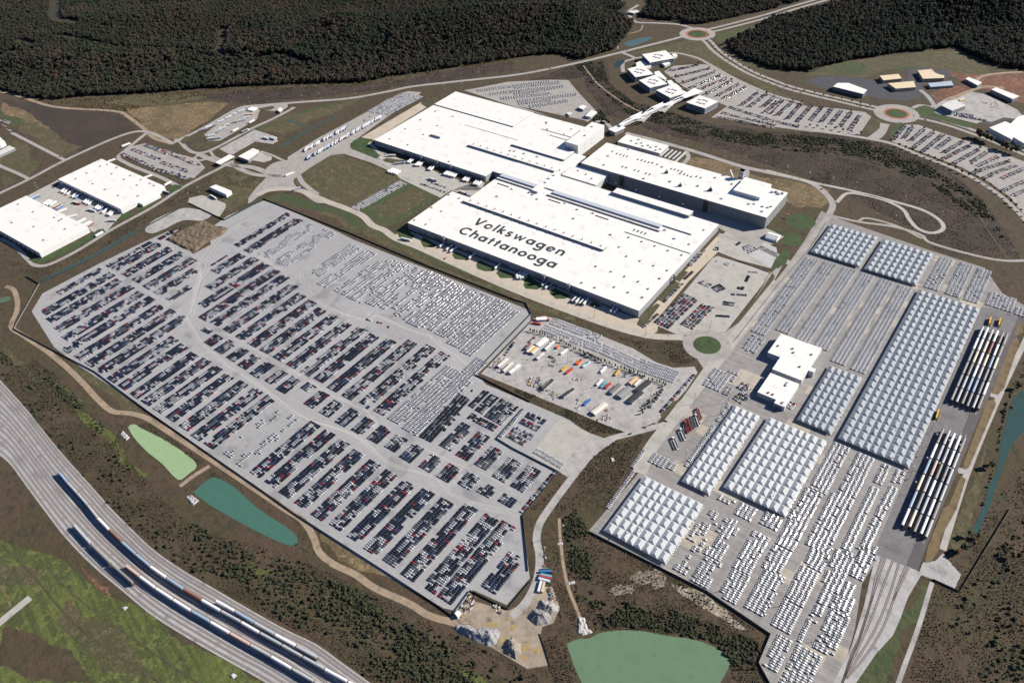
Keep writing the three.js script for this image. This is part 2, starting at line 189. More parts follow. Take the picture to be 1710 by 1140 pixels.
// ---------------------------------------------------------------- paved surfaces
const grain = (u, v, p) => tileNoise(u, v, p, 4);
function pave(r, g, b, amp, stain, size = 512) { return tex(size, size, (u, v, o) => { const n = grain(u, v, 8), f = grain(u + .37, v + .11, 64), s = sst(.56, .72, grain(u + .7, v + .2, 5)); const k = 1 + amp * (n - .5) + amp * .9 * (f - .5) - stain * s; o[0] = r * k; o[1] = g * k; o[2] = b * k; }); }
const matTex = (t, rough = .92, extra = {}) => new THREE.MeshStandardMaterial({ map: t, roughness: rough, ...extra });
const M = {
  road: matTex(pave(.30, .285, .265, .28, .12)), conc: matTex(pave(.36, .345, .315, .26, .14)), tan: matTex(pave(.43, .37, .29, .22, .1)), asphalt: matTex(pave(.155, .148, .15, .4, .22)), dark: matTex(pave(.05, .053, .062, .4, .1)),
  dirt: matTex(pave(.27, .21, .145, .55, .3)), grav: matTex(pave(.33, .32, .305, .5, .2)), ballast: matTex(pave(.34, .33, .325, .45, .3)), brick: std(.36, .12, .075), lawn: matTex(pave(.036, .062, .018, .7, .3)), olive: matTex(pave(.06, .055, .026, .8, .3)), dryg: matTex(pave(.14, .1, .05, .7, .3)),
  tan2: matTex(pave(.385, .35, .295, .25, .12)), dark2: matTex(pave(.085, .08, .083, .35, .15)), mud: matTex(pave(.27, .225, .17, .6, .35)), pale: matTex(pave(.4, .4, .4, .2, .1)), ochre: matTex(pave(.3, .22, .1, .6, .2)), yellow: std(.5, .33, .05), white: std(.7, .7, .68), rail: std(.075, .05, .045, .6, .2), sleeper: matTex(pave(.27, .248, .235, .4, .25)),
};
const solid = [], lines = [];
function keepOut(p) { solid.push([p, bbox(p)]); } function keepOff(p, w) { lines.push([p, w, bbox(p)]); }
function blocked(x, z) { for (const [p, b] of solid) if (x > b[0] && x < b[2] && z > b[1] && z < b[3] && inside(p, x, z)) return true; for (const [p, w, b] of lines) if (x > b[0] - w && x < b[2] + w && z > b[1] - w && z < b[3] + w && segDist(p, x, z) < w / 2 + .8) return true; return false; }
let lift = 0;
const up = (b) => b + (lift = (lift + .004) % .04);
function area(name, pts, mat, y = .05, size = 48) { keepOut(pts); return struct(name, polyGeo(pts, up(y), size), mat); }
function road(name, pts, w, mat, y = .10, sm = true) { const l = sm ? smooth(pts) : pts; keepOff(l, w); return struct(name, ribbonGeo(l, w, up(y), 48), mat); }

// the big gravel storage lot, with its tyre tracks
const LOT = [[-689.4,356.3],[-720,320.1],[-715.7,217.9],[-707.5,139.9],[-698.8,89.5],[-650.2,99.9],[-598.6,111.1],[-595.8,74.8],[-638.8,50.1],[-646.7,-3.7],[-630.1,-75.3],[-584,-78.6],[-438.3,-74],[-390.5,-70.3],[-19.3,-73.9],[-4.6,-54.3],[0.1,83.6],[23.1,93.1],[153.7,86.2],[193.8,95.1],[190.3,170.6],[188.3,231.9],[190.9,247.8],[246.4,309.5],[244.5,350.2],[203.9,356.1],[204.5,385.8],[190.6,391],[109,396],[-5.5,395.6],[-224.2,390.2],[-401.2,387.6],[-505.1,388.3],[-574.2,385.3]];
{
  const b = bbox(LOT), w = 2048, h = 2048, cv = document.createElement('canvas'); cv.width = w; cv.height = h; const c = cv.getContext('2d');
  const im = c.createImageData(w, h);
  for (let j = 0; j < h; j++) for (let i = 0; i < w; i++) { const x = b[0] + i / w * (b[2] - b[0]), z = b[1] + j / h * (b[3] - b[1]); const k = .30 * (1 + .22 * (fbm(x / 60, z / 60, 4) - .5) + .22 * (fbm(x / 3, z / 3, 3) - .5) - .22 * sst(.6, .75, fbm(x / 25 + 9, z / 25, 3))); const o = (j * w + i) * 4; im.data[o] = e8(k); im.data[o + 1] = e8(k * .995); im.data[o + 2] = e8(k * 1.005); im.data[o + 3] = 255; }
  c.putImageData(im, 0, 0);
  const X = (p) => [(p[0] - b[0]) / (b[2] - b[0]) * w, (p[1] - b[1]) / (b[3] - b[1]) * h], mpp = w / (b[2] - b[0]);
  const tracks = [[[-708.3,219.8],[-556,220.6],[-454.1,231.7],[-405.8,249.8],[-335,263.1],[-251.9,267.1],[-148.8,275.4],[-64.8,261.1],[7.5,271.7],[60.6,258.4],[98.8,265.9],[131,262.6],[184.4,246.9]], [[-421,218.2],[-339.2,218.5],[-250,221.7],[-160.3,225.1],[-81.1,224.1],[-26.8,246],[27.1,228.6],[74,225.2],[116.7,218.8],[165,219.6]], [[-408.2,-75.5],[-398.3,-24.6],[-391.4,42.9],[-365.9,64.5],[-303.8,87],[-216.1,74.4],[-219.7,64.7],[-145.5,60.4],[-103.1,54.1],[-87.3,62.5],[-41.1,71],[-11,80.3],[30.6,91.3],[79.7,98]], [[-554.7,46.4],[-492.4,52.6],[-420.8,57.9],[-384.7,49.1]], [[-606.8,115.9],[-566.8,120.3],[-485.7,195.5],[-452.6,236.8]], [[-593.2,104.4],[-540.2,125.9],[-515.9,172.6]], [[-604.3,-56.9],[-608.7,8.6],[-584.2,91.3],[-540.2,153.9]], [[93.5,227],[95.3,256.7],[96.2,267.6]]];
  for (const t of tracks) { const line = smooth(t, 6).map(X); for (let k = 0; k < 26; k++) { const ox = (R() - .5) * 16 * mpp, oy = (R() - .5) * 16 * mpp, dark = R() < .42; c.strokeStyle = dark ? `rgba(120,117,112,${.04 + .1 * R()})` : `rgba(206,202,192,${.06 + .12 * R()})`; c.lineWidth = (.6 + 2.5 * R()) * mpp; c.beginPath(); const s = Math.floor(R() * line.length * .5), e = s + Math.floor(line.length * (.3 + .6 * R())); line.slice(s, e).forEach(([px, py], n) => { const jx = ox + (vn(n / 4 + k * 7, 3) - .5) * 6 * mpp, jy = oy + (vn(n / 4 + k * 7, 9) - .5) * 6 * mpp; n ? c.lineTo(px + jx, py + jy) : c.moveTo(px + jx, py + jy); }); c.stroke(); } }
  for (let k = 0; k < 420; k++) { const x = R() * w, y = R() * h, r = (1 + R() * R() * 9) * mpp; c.fillStyle = R() < .6 ? `rgba(105,103,100,${.05 + .1 * R()})` : `rgba(214,211,203,${.06 + .1 * R()})`; c.beginPath(); for (let a = 0; a < 9; a++) { const q = r * (.5 + R()), an = a / 9 * 6.283; a ? c.lineTo(x + q * Math.cos(an), y + .7 * q * Math.sin(an)) : c.moveTo(x + q, y); } c.fill(); }
  const t = new THREE.CanvasTexture(cv); t.flipY = false; t.colorSpace = THREE.SRGBColorSpace; t.magFilter = THREE.LinearFilter;
  keepOut(LOT); struct('gravel_lot', polyGeo(LOT, .05, 1, b), matTex(t, .95));
}
// the concrete shipping yard: slab lanes, pale repairs
const YARD = [[260.5,-474.6],[252,-574.5],[284.5,-565],[444.6,-548.3],[521.2,-543.9],[557.8,-489],[601.5,-470.8],[540.4,-435.2],[539.2,-71.8],[541.3,78.9],[547,70.4],[542.8,118.1],[553.3,173.3],[560.9,253.8],[516.9,284],[487.4,260.7],[485.3,225.2],[410.6,216.2],[266.9,221.2],[273.8,103.9],[274.5,50.5],[273.5,-72.5],[265.5,-321.8]];
{
  const b = bbox(YARD), w = 1024, h = 2048;
  const t = tex(w, h, (u, v, o) => {
    const x = b[0] + u * (b[2] - b[0]), z = b[1] + v * (b[3] - b[1]);
    const slab = hsh(Math.floor(x / 7.5) + 400, Math.floor(z / 6) + 300), lane = vn(x / 3.1, z / 160), cross = vn(x / 90 + 7, z / 1.9), f = fbm(x / 40, z / 40, 3), g = vn(x / .8, z / .8), patch = hsh(Math.floor(x / 30) + 77, Math.floor(z / 18) + 41) > .93 ? 1 : 0;
    const k = 1 + .16 * (lane - .5) + .26 * (cross - .5) + .14 * (slab - .5) + .22 * (f - .5) + .14 * (g - .5);
    o[0] = lerp(.235, .36, patch) * k; o[1] = lerp(.226, .325, patch) * k; o[2] = lerp(.215, .265, patch) * k;
  });
  keepOut(YARD); struct('concrete_yard', polyGeo(YARD, .05, 1, b), matTex(t, .92));
}
area('rail_terminal_pavement', [[539.8,-438.2],[600.2,-465],[595.4,-397.9],[586.4,-222.8],[583.2,-6.5],[583.5,73],[540.4,73.9],[539.8,-72.2]], M.asphalt, .09);
area('asphalt_lane', [[604.2,-451.1],[595.4,-397.9],[588.8,-211.6],[585.4,1.9],[586.1,71.3],[574,72.3],[575,-1],[576.4,-209.9],[587.2,-392.6],[588.1,-457.3]], M.dark2, .125);
area('ballast_bed', [[543.7,73.9],[549.8,72.6],[585.5,69.3],[590.9,71.9],[586.8,107.7],[587.4,136.7],[586.5,159.6],[578.8,188.3],[572.4,228.3],[569.4,241.2],[553,261.3],[554.5,240.5],[556.6,193.7],[552.7,143.5],[546.8,99.5]], M.ballast, .14);
area('turning_area', [[588.1,55.6],[598.3,46.5],[602.5,32],[610.3,38.4],[625,48.9],[623.9,69.6],[600,71.4],[588,72.8]], M.ballast, .13);
area('contractor_yard', [[3.6,79.8],[-2.4,-60.7],[5.8,-74.4],[36.4,-80.4],[96.5,-81.1],[156,-81.5],[196.8,-73.2],[221.5,-75.9],[245.2,-94.1],[258.7,-81.2],[252.1,24.2],[231.2,65.5],[195.9,68.7],[78.9,74.9]], M.grav, .06);
area('stockpile_yard', [[203.9,394.7],[208.2,367.3],[249.5,355.2],[260.4,334.6],[258.5,314.2],[272.7,304.6],[293.4,321.5],[297.1,339.7],[289.9,349.8],[294.3,360.6],[319.2,379.9],[303,395.7],[269.4,397.2],[257.9,397.7],[211.9,401.5],[201.1,403.7],[198.4,400.4]], M.mud, .06);
for (const p of [[[237.5,380.3],[239.8,376.8],[245.6,374.8],[246.8,371.4],[249.6,372],[250.4,374.7],[248.4,378.6],[241.8,381.2]], [[261.2,370.5],[263,365.5],[266.4,364.5],[267.6,368.7],[265.4,372.2]], [[261,385.8],[262.3,381.1],[266.3,378.4],[266.2,384.7],[264.6,390.7]], [[284.7,379.5],[285.5,374],[292,373.3],[293.5,377.1],[290.7,381.5],[287,382.8]], [[288.9,388.7],[291.5,385.8],[297.6,386.4],[298.5,389.3],[293.5,390.4]], [[295.3,374.7],[297.8,371.7],[302.3,369.9],[303.8,373.7],[301,378.1]], [[217,392.9],[220,389.6],[223.8,389],[221.1,392.7]], [[249.2,366.5],[255.4,361.7],[259.7,360.1],[256.6,363.4]]]) struct('ochre_puddle', polyGeo(smooth([...p, p[0]], 2).slice(0, -1), .125, 20), M.ochre);
area('concrete_apron', [[142.6,101.5],[145.6,89.7],[188.9,91.9],[190.1,166.8],[146.4,164.7]], M.conc, .11);
area('haul_road_apron', [[190.1,166.8],[188.9,91.9],[212.2,89.2],[227.6,69.6],[216.3,111],[208.2,169.1]], M.grav, .115);
area('gravel_pad', smooth([[-742.7,106.9],[-753,83.4],[-750.9,51.5],[-741.9,24.1],[-712.1,12.1],[-676.3,8.8],[-673.7,31.6],[-705.7,51.3],[-711,87.3],[-717.3,108.8],[-732.6,112.4],[-742.7,106.9]], 4).slice(0, -1), M.grav, .055);

// plant paving
area('dock_apron', [[-334.7,-109.3],[-342.1,-138],[-315.8,-143.1],[128.9,-144.5],[132.9,-153.8],[132.5,-201.9],[133.8,-412.9],[143.5,-427.5],[157.2,-421],[150.3,-267.5],[153,-163.2],[166.5,-134],[161,-111.3],[119.6,-105.6],[-66.7,-100.9],[-270.4,-106.4]], M.tan, .05);
area('employee_lot', [[158.4,-145.4],[157.3,-220.8],[154.6,-344.7],[158.9,-355.5],[248.7,-358.2],[250.2,-346.5],[249.9,-185.9],[219.6,-161.1],[194.7,-142.6]], M.conc, .10);
area('east_yard', [[141.3,-368],[140.7,-400.1],[139.9,-428.3],[184.2,-436.6],[207.1,-432.1],[245.1,-396.9],[244.6,-368.4],[190.5,-362.8]], M.conc, .06);
area('pale_concrete', [[201.9,-384.1],[207.1,-432.1],[229.6,-427.6],[245.1,-396.9],[244.3,-369.1]], M.pale, .10);
area('alley_paving', [[-133.7,-467],[-126,-498.1],[204.7,-471.8],[228.3,-465.1],[212.1,-403.2],[124.5,-433.1]], M.road, .06);
area('plant_ring_paving', [[194.7,-142.6],[219.7,-160.8],[250.2,-185.3],[258,-238.6],[249.4,-356.5],[252,-379.5],[247.3,-411.6],[255.1,-403.2],[275.3,-198.6],[267.1,-126],[268.4,-105.8],[256.2,-97.9],[242.3,-109.9],[204.6,-135.6]], M.road, .05);
area('truck_court', [[-580.4,-339],[-529.6,-333.8],[-289.4,-326.1],[-302.7,-364.7],[-320.6,-361.9],[-288.1,-296.7],[-349.3,-289.6],[-350.2,-258.8],[-462.8,-273.3],[-486.7,-286.1],[-499.8,-291.9],[-638,-289.7],[-624.1,-328],[-633.2,-362.7]], M.conc, .05);
area('west_apron', [[-651.1,-361.5],[-652.9,-556],[-624.9,-546.8],[-618.9,-364.6]], M.tan, .10);
area('trailer_lot', [[-721.3,-218.5],[-729.2,-313.7],[-727.4,-367.5],[-726.3,-466.7],[-726.9,-484.7],[-731.4,-525],[-720,-586.9],[-688.4,-599.4],[-674.2,-558],[-672.7,-490.1],[-654.5,-357.9],[-650.9,-327.6],[-628.1,-309.5],[-586.3,-307.9],[-511,-297.4],[-488,-282.4],[-494.7,-274.3],[-509.8,-285.7],[-593.7,-294.7],[-629.9,-290.6],[-650,-269.8],[-647.9,-210.9],[-642.1,-165],[-663.6,-152],[-707.9,-191.9],[-665.9,-191.7],[-701.2,-200.2]], M.road, .06);
area('northeast_lot', [[-608.5,-656.9],[-590.2,-680.7],[-547.4,-745.6],[-466.6,-805.2],[-430.4,-823.5],[-371.2,-775.6],[-285.6,-713],[-277.7,-662.7],[-287,-665.6],[-459.7,-651.5],[-360.1,-644.9],[-444.8,-643.4]], M.road, .05);
area('truck_park', [[-959.8,-194.3],[-997.8,-313.7],[-996.7,-336.1],[-939.2,-381.6],[-920.5,-399.8],[-902.5,-383.4],[-900.1,-356.2],[-913,-353.5],[-948.8,-342.2],[-916.3,-304.9],[-904.2,-192.8],[-928.6,-178.3],[-942.6,-187.2]], M.road, .07);
area('gravel_park', [[-875.8,-168],[-877.8,-242.7],[-880.5,-267.3],[-827.2,-268.2],[-793.5,-258.4],[-792.7,-242.1],[-834.4,-230],[-830.4,-166.6],[-842.1,-163.7]], M.grav, .06);
area('gate_office_apron', [[-777.4,-170.6],[-790.1,-202.7],[-750.4,-202.5],[-741.2,-192.2],[-746.3,-177.5]], M.conc, .07);
area('west_junction', smooth([[-664.6,-68],[-683.1,-106.4],[-696.6,-139.4],[-724.1,-165.5],[-724.8,-194.3],[-672.8,-229.1],[-651.7,-180.6],[-635.5,-155.6],[-595,-139.8],[-521.3,-136.2],[-533.3,-124.4],[-605.3,-133.6],[-644.7,-115],[-651.9,-90.7],[-647,-53],[-664.6,-68]], 4).slice(0, -1), M.road, .07);
area('staff_lot', [[-1044.6,-45],[-1052,-75.9],[-1038,-100.2],[-978.7,-99.8],[-882,-115.4],[-834.5,-99.4],[-818.5,-59.1],[-853.2,-52.2],[-980.3,-41.4]], M.road, .08);
area('warehouse_court', [[-1050.4,160.1],[-1055.9,92.2],[-824.2,97.4],[-814.9,119.2],[-793.3,155.2],[-820.1,165.7],[-836.6,161.7]], M.conc, .05);
area('office_lot', [[-261.5,-974.3],[-258.7,-1014.9],[-214.2,-1052.4],[-184.5,-1063.8],[-78.9,-1004.3],[-34,-983.1],[10.6,-967.9],[81,-960.4],[142,-981.3],[195.2,-992.9],[212.3,-978.1],[217,-886.1],[133.7,-852.4],[45.9,-832.2],[-53.7,-814.5],[-66.1,-811.4],[-60.4,-878.4],[-135.4,-897.4],[-188.7,-922.6]], M.road, .05);
area('office_lot_annex', [[279.1,-890.5],[278.5,-974.3],[302.7,-988.4],[364.8,-971],[422.8,-959.6],[510.2,-931.2],[566.9,-816.1],[565.8,-712.9],[543.9,-732.6],[509.8,-787.3],[467.8,-823.5],[417.6,-852.1],[332.6,-877.2]], M.road, .05);
area('campus_asphalt', [[29.5,-1080.4],[54.8,-1125.6],[114.4,-1152.6],[159.4,-1159.1],[223.1,-1200.1],[209.2,-1250.2],[225.8,-1274.4],[279.5,-1294.9],[300.2,-1262.9],[275.6,-1220.5],[254.3,-1180.4],[295.1,-1131.9],[305.3,-1116.1],[290.3,-1103.1],[257.9,-1155],[272,-1114.2],[246,-1084.4],[193,-1071.3],[151.3,-1080.3],[83.5,-1064.3]], M.dark, .05);
area('building_site_pad', [[319.2,-1145.8],[352.1,-1200.1],[385,-1201.2],[452.6,-1155],[477.2,-1112.8],[436.8,-1105.1],[421,-1072],[409.4,-1073.1],[397.4,-1050.3],[314.1,-1057.9],[307.4,-1095.9]], M.grav, .05);
area('asphalt_strip', [[406.6,-1059.6],[432.4,-1126.9],[456.5,-1149.1],[470.6,-1149.1],[473.3,-1134.4],[456.3,-1120.5],[424.2,-1056.6]], M.dark, .06);
area('small_court', [[-762.2,-5.2],[-751,-25.1],[-728.5,-29],[-684.8,-29.9],[-673.6,-20.9],[-657.5,6.4],[-676.6,12],[-748.2,8.9]], M.conc, .05);

const rd = [
  ['road', [[-996.6,-146.6],[-977.7,-145],[-936.1,-132.1],[-903.9,-130],[-891,-140.5],[-886.3,-161.7],[-886,-191],[-888.6,-236.3],[-889.7,-277.4],[-886.1,-322.5],[-886.5,-368.9],[-888.6,-391.6]], 9, M.road], ['road', [[-884.2,-94.8],[-892.6,-129.5]], 7, M.road], ['gate_road', [[-898.5,-132],[-868.2,-128.8],[-831.5,-130.3],[-796,-134.2],[-752,-151],[-705.7,-152.5],[-672.3,-154.1]], 13, M.road], ['road', [[-883.5,-151.1],[-864.5,-142.3],[-847.1,-138.7],[-833.5,-140.1]], 6, M.road], ['road', [[-791.4,-206],[-755.7,-207.2],[-715.6,-203.7],[-685.6,-202.3]], 6, M.road],
  ['gravel_road', [[-1730.3,-57],[-1598.3,-79.6],[-1532.8,-89.6],[-1394,-101.1],[-1226.6,-165.5],[-1182.5,-159.2],[-1101,-141.7],[-1039.2,-125.6],[-984,-129.7]], 9, M.dirt], ['road', [[-1103.3,257.2],[-1108.9,182.9],[-1111.3,121.5],[-1121.3,35],[-1110.5,-116.2],[-1083.3,-135.5],[-980.6,-131.8]], 9, M.road], ['road', [[-1353.3,26.9],[-1118.9,36.5]], 8, M.road], ['road', [[-1271.5,121.9],[-1219.6,123.6],[-1153,121.2],[-1111.3,121.5]], 8, M.road],
  ['road', [[-986.3,-128.4],[-987.2,-215.4],[-998.2,-316.2],[-993.7,-333.3],[-970.5,-354],[-891.9,-421.4],[-811.9,-489.7],[-759.8,-560.8],[-731,-607.9],[-655.5,-686],[-555.8,-786.2],[-510.6,-848.1],[-459.7,-930.6],[-406.8,-1028.8],[-365.8,-1109.2],[-323.6,-1192],[-308.4,-1228.6]], 10, M.road],
  ['road', [[-321.3,-1255],[-368.2,-1263.7],[-436.8,-1241.5],[-473.3,-1226.8],[-497.4,-1244.2],[-530.7,-1283.7],[-535.6,-1345.9]], 9, M.road], ['road', [[-406.8,-1028.8],[-382.2,-1020.8],[-360.5,-1011.5],[-372.1,-979.7],[-358.5,-950.2],[-343.3,-926.5]], 9, M.road], ['road', [[-360.5,-1011.5],[-345.3,-1028.5],[-301.1,-1083.2],[-239.6,-1087.6],[-179.6,-1059],[-101.1,-1016.9],[-0.7,-978.6],[69.4,-970.1]], 8, M.road],
  ['road', [[244.4,-960.9],[248.5,-908.2],[242.7,-878.1]], 20, M.road], ['road', [[38.6,-849.8],[130.5,-860],[228.5,-878.6],[282.9,-881.5],[336.1,-862.3],[410,-839.4],[454.2,-815],[502.3,-776.4],[545,-723.3],[589.9,-658.8]], 9, M.road],
  ['road', [[-184.8,-658.8],[-110,-660.3],[-29,-658.6],[73.2,-650.2],[119.2,-653.8],[202.4,-657.6],[241.3,-631.7],[261.1,-605.6],[267.2,-570.1],[268.9,-438.7],[268.4,-314.7]], 11, M.road], ['test_track', [[116.6,-660.2],[203.5,-660.7],[273,-668],[349.9,-669.3],[402.2,-664.4],[432.8,-643.2],[440,-621.7],[426.5,-600.6],[405.9,-602.8],[385.4,-625],[368.3,-650.5],[334.8,-664.8],[275.7,-659.9],[268.2,-650.5],[265.2,-615.2]], 7, M.conc],
  ['service_road', [[271.9,-568.5],[315.4,-573],[373.1,-588.9],[418.3,-585],[426.9,-573.8],[507.3,-571.7],[541.5,-579.5],[574.4,-600.1],[620.3,-626.9]], 6, M.road], ['service_road', [[315.4,-573],[322,-590.4],[375.9,-592.8],[418.6,-576.9]], 5, M.road], ['road', [[73.2,-650.2],[86.4,-642],[97.9,-607.1]], 8, M.road], ['road', [[-45,-651.9],[-30.2,-632.4],[-24.7,-585.9]], 8, M.road],
  ['plant_road', [[-655.6,-82.7],[-653.5,-104.7],[-611.6,-135.4],[-525.2,-136.9],[-435,-136.2],[-391.3,-121.2],[-365.4,-121.3],[-332.3,-112.9],[-280.2,-113],[-209.8,-109.2],[-68.5,-103.4],[43.8,-105.5],[119.7,-110.6],[165,-120.3],[203.2,-141.6]], 13, M.tan2], ['road', [[-814.1,-140.2],[-759.1,-133.1],[-717.4,-135.9],[-673.8,-159.5],[-651.1,-181.4],[-668.9,-227.2],[-670.7,-279.2],[-647.5,-308],[-540.4,-310]], 11, M.road], ['road', [[-651.1,-181.4],[-616.3,-161.6],[-557.6,-145]], 10, M.road],
  ['yard_road', [[267.3,-341.3],[266.2,-186.7],[265.8,-88.7],[266.5,1.9],[266.9,75.9],[274.1,115.1]], 17, M.conc], ['service_road', [[-946.1,270.2],[-895.1,270],[-836.9,279.1],[-808.2,282.2],[-791.7,271.8],[-785.6,223.5],[-794.1,139.2],[-795.8,53.6],[-807.2,-24.5],[-808.3,-72.7],[-806.7,-113],[-807.3,-150.1]], 8, M.road], ['road', [[-1078.2,-131.9],[-1049.5,-62.7],[-1034.1,-32.2],[-996.2,-25.2],[-876.3,-26.1],[-814.4,-22.9]], 9, M.road], ['road', [[-979.9,-101.1],[-872.8,-110.9],[-858.2,-137.4]], 8, M.road],
  ['dirt_road', [[-793.8,343.7],[-776.6,340.6],[-740.6,352.1],[-710.5,369.8],[-680.8,395.1],[-643,396.5],[-578.7,396.3],[-510.1,400.7],[-456,407.4],[-411.4,414.1],[-375.9,415.8],[-353.1,404.9],[-327.8,397.7],[-279.5,396.2],[-215.8,395.7],[-100.1,396],[-50.1,396.3],[-21.4,396],[9.2,405.9],[27.6,416],[53.9,418.3],[83.4,414.1],[111,414.5],[157.7,407.4],[184.3,406.2],[212.1,397.3]], 8, M.dirt], ['dirt_road', [[-187.2,446.1],[-186.5,423.9],[-182.5,403.8]], 6, M.dirt],
  ['haul_road', [[266.9,19.6],[230.5,67.3],[213.4,90.8],[209.5,115],[209.4,156.9],[212.1,219.2],[215.1,244.9],[224.3,264.5],[238.3,279.1],[253,304.2],[259.5,334],[257.3,358.3]], 9, M.grav], ['haul_road', [[127.3,29.9],[156.6,26.7],[190.2,27],[223.8,28.8],[252,25.1]], 10, M.grav],
  ['service_road', [[607.9,-421.6],[606,-381.8],[600.3,-255.3],[597.2,-105.8],[598.8,-36.9],[601.2,27.5]], 7, M.conc], ['fence_path', [[602.4,75.2],[604.9,136.6],[605.4,205.6],[607.1,232.4]], 4.5, M.grav], ['service_road', [[590.5,-254.2],[602.6,-254.2]], 9, M.grav], ['service_road', [[587,-97.9],[599.2,-102.7]], 9, M.grav],
  ['concrete_stub', [[-195,683.4],[-195.5,673],[-196.6,638.3]], 9, M.conc], ['creek', [[15.8,476.3],[26.6,482.6],[35.7,480.9],[42.7,474],[55.8,480.6],[68.9,471.7],[82.3,477.8],[93.7,473.2],[108.1,474],[124.6,465.8],[137,471.8],[151.3,461.7],[167.4,465.2],[178.8,459.4],[189.7,465.7]], 1.6, M.olive], ['creek', [[-194.9,503.6],[-149.5,506.4],[-121.9,515.6],[-97.1,513.4]], 1.6, M.olive], ['farm_track', [[-295.2,619.5],[-225.8,620.8],[-147,627],[-90,626.5],[-36.6,620.4],[7.6,615.4]], 2.2, M.olive], ['farm_track', [[-239.8,649.2],[-208.6,655.5],[-204.3,657]], 2.2, M.dryg], ['farm_track', [[-244.8,604.4],[-159.3,608.5],[-85,604.3],[-26.9,599.8],[18.8,596.2],[60,590.6]], 2, M.olive], ['field_track', [[308.8,-793.2],[345.7,-788.6],[386.6,-774.4],[430.9,-751.3],[468.9,-715.1],[499.7,-661.2],[523.7,-623.2],[546.5,-587.1]], 2.6, M.olive], ['field_track', [[76.5,-757.7],[148.4,-771.1],[219.1,-781.1],[276.4,-780.8],[321.7,-767.8]], 2.4, M.olive], ['path', [[-444.2,-912.6],[-415.8,-887.1],[-363.5,-842],[-312.2,-809.6],[-255.5,-778.6],[-195.1,-757.2]], 4, M.dirt], ['path', [[-449.4,-1214.8],[-437.8,-1177.6],[-456.3,-1131],[-449.1,-1087.5],[-425.5,-1042.9]], 4, M.dirt], ['path', [[229.5,225.4],[249.3,252.6],[282.5,291.5],[317.7,319.9]], 3.5, M.dirt], ['road', [[-263.9,-670.8],[-251.9,-682],[-215.9,-658.3],[-197.5,-645.3]], 9, M.road],
  ['road', [[260.6,-1156.6],[277.7,-1139.5],[298.3,-1107.7],[306.6,-1087],[281,-1080.6],[271.7,-1058.3]], 9, M.road], ['dirt_road', [[320.3,-1129],[349.4,-1198.5],[368.4,-1236.5],[390.1,-1248.9],[407.9,-1250]], 10, M.dirt], ['dirt_road', [[368.4,-1236.5],[352.2,-1254.8],[355.9,-1294.5],[385.7,-1330.5],[431.3,-1365.9]], 9, M.dirt], ['plant_road', [[133.8,-412.9],[174.8,-417.2],[235.7,-407.9],[265.1,-396.7]], 12, M.road],
];
for (const [n, p, w, m] of rd) road(n, p, w, m);
for (const [p, g] of [[[[-302.9,-1217.4],[-265.4,-1200.9],[-212.6,-1149.7],[-154.2,-1106.1],[-88.1,-1066.8],[-27.1,-1043.9],[16.4,-1031.7],[69.7,-1026.1],[137.2,-1023.1],[202.2,-1020.1],[242.2,-1017]], 8], [[[243,-1014.3],[281,-1023.5],[337.6,-1024.9],[412.6,-1005.1],[497.9,-969.9],[584.3,-926.4]], 8], [[[-299.7,-1238],[-277.9,-1269],[-189.8,-1445.3],[-167.1,-1504.1],[-102.6,-1651.7],[-30.9,-1839.1]], 10]]) for (const s of [-1, 1]) struct('highway_carriageway', ribbonGeo(smooth(p), 8.5, up(.10), 48, s * g), M.road);
function disc(name, [x, z], r, mat, y) { const pts = []; for (let k = 0; k < 40; k++) pts.push([x + r * Math.cos(k / 20 * Math.PI), z + r * Math.sin(k / 20 * Math.PI)]); return struct(name, polyGeo(pts, y, 48), mat); }
for (const [c, a, b, d] of [[[[-299.1,-1226.5]][0], 24, 30, 45], [[[251.1,-1017.4]][0], 21, 26, 44]]) { disc('roundabout_paving', c, d, M.road, .16); disc('brick_apron', c, b, M.brick, .18); disc('roundabout_lawn', c, a, M.lawn, .22); }
disc('roundabout_paving', [[240.1,-144.9]][0], 34, M.road, .16); disc('roundabout_lawn', [[240.1,-144.9]][0], 19.5, M.lawn, .22);
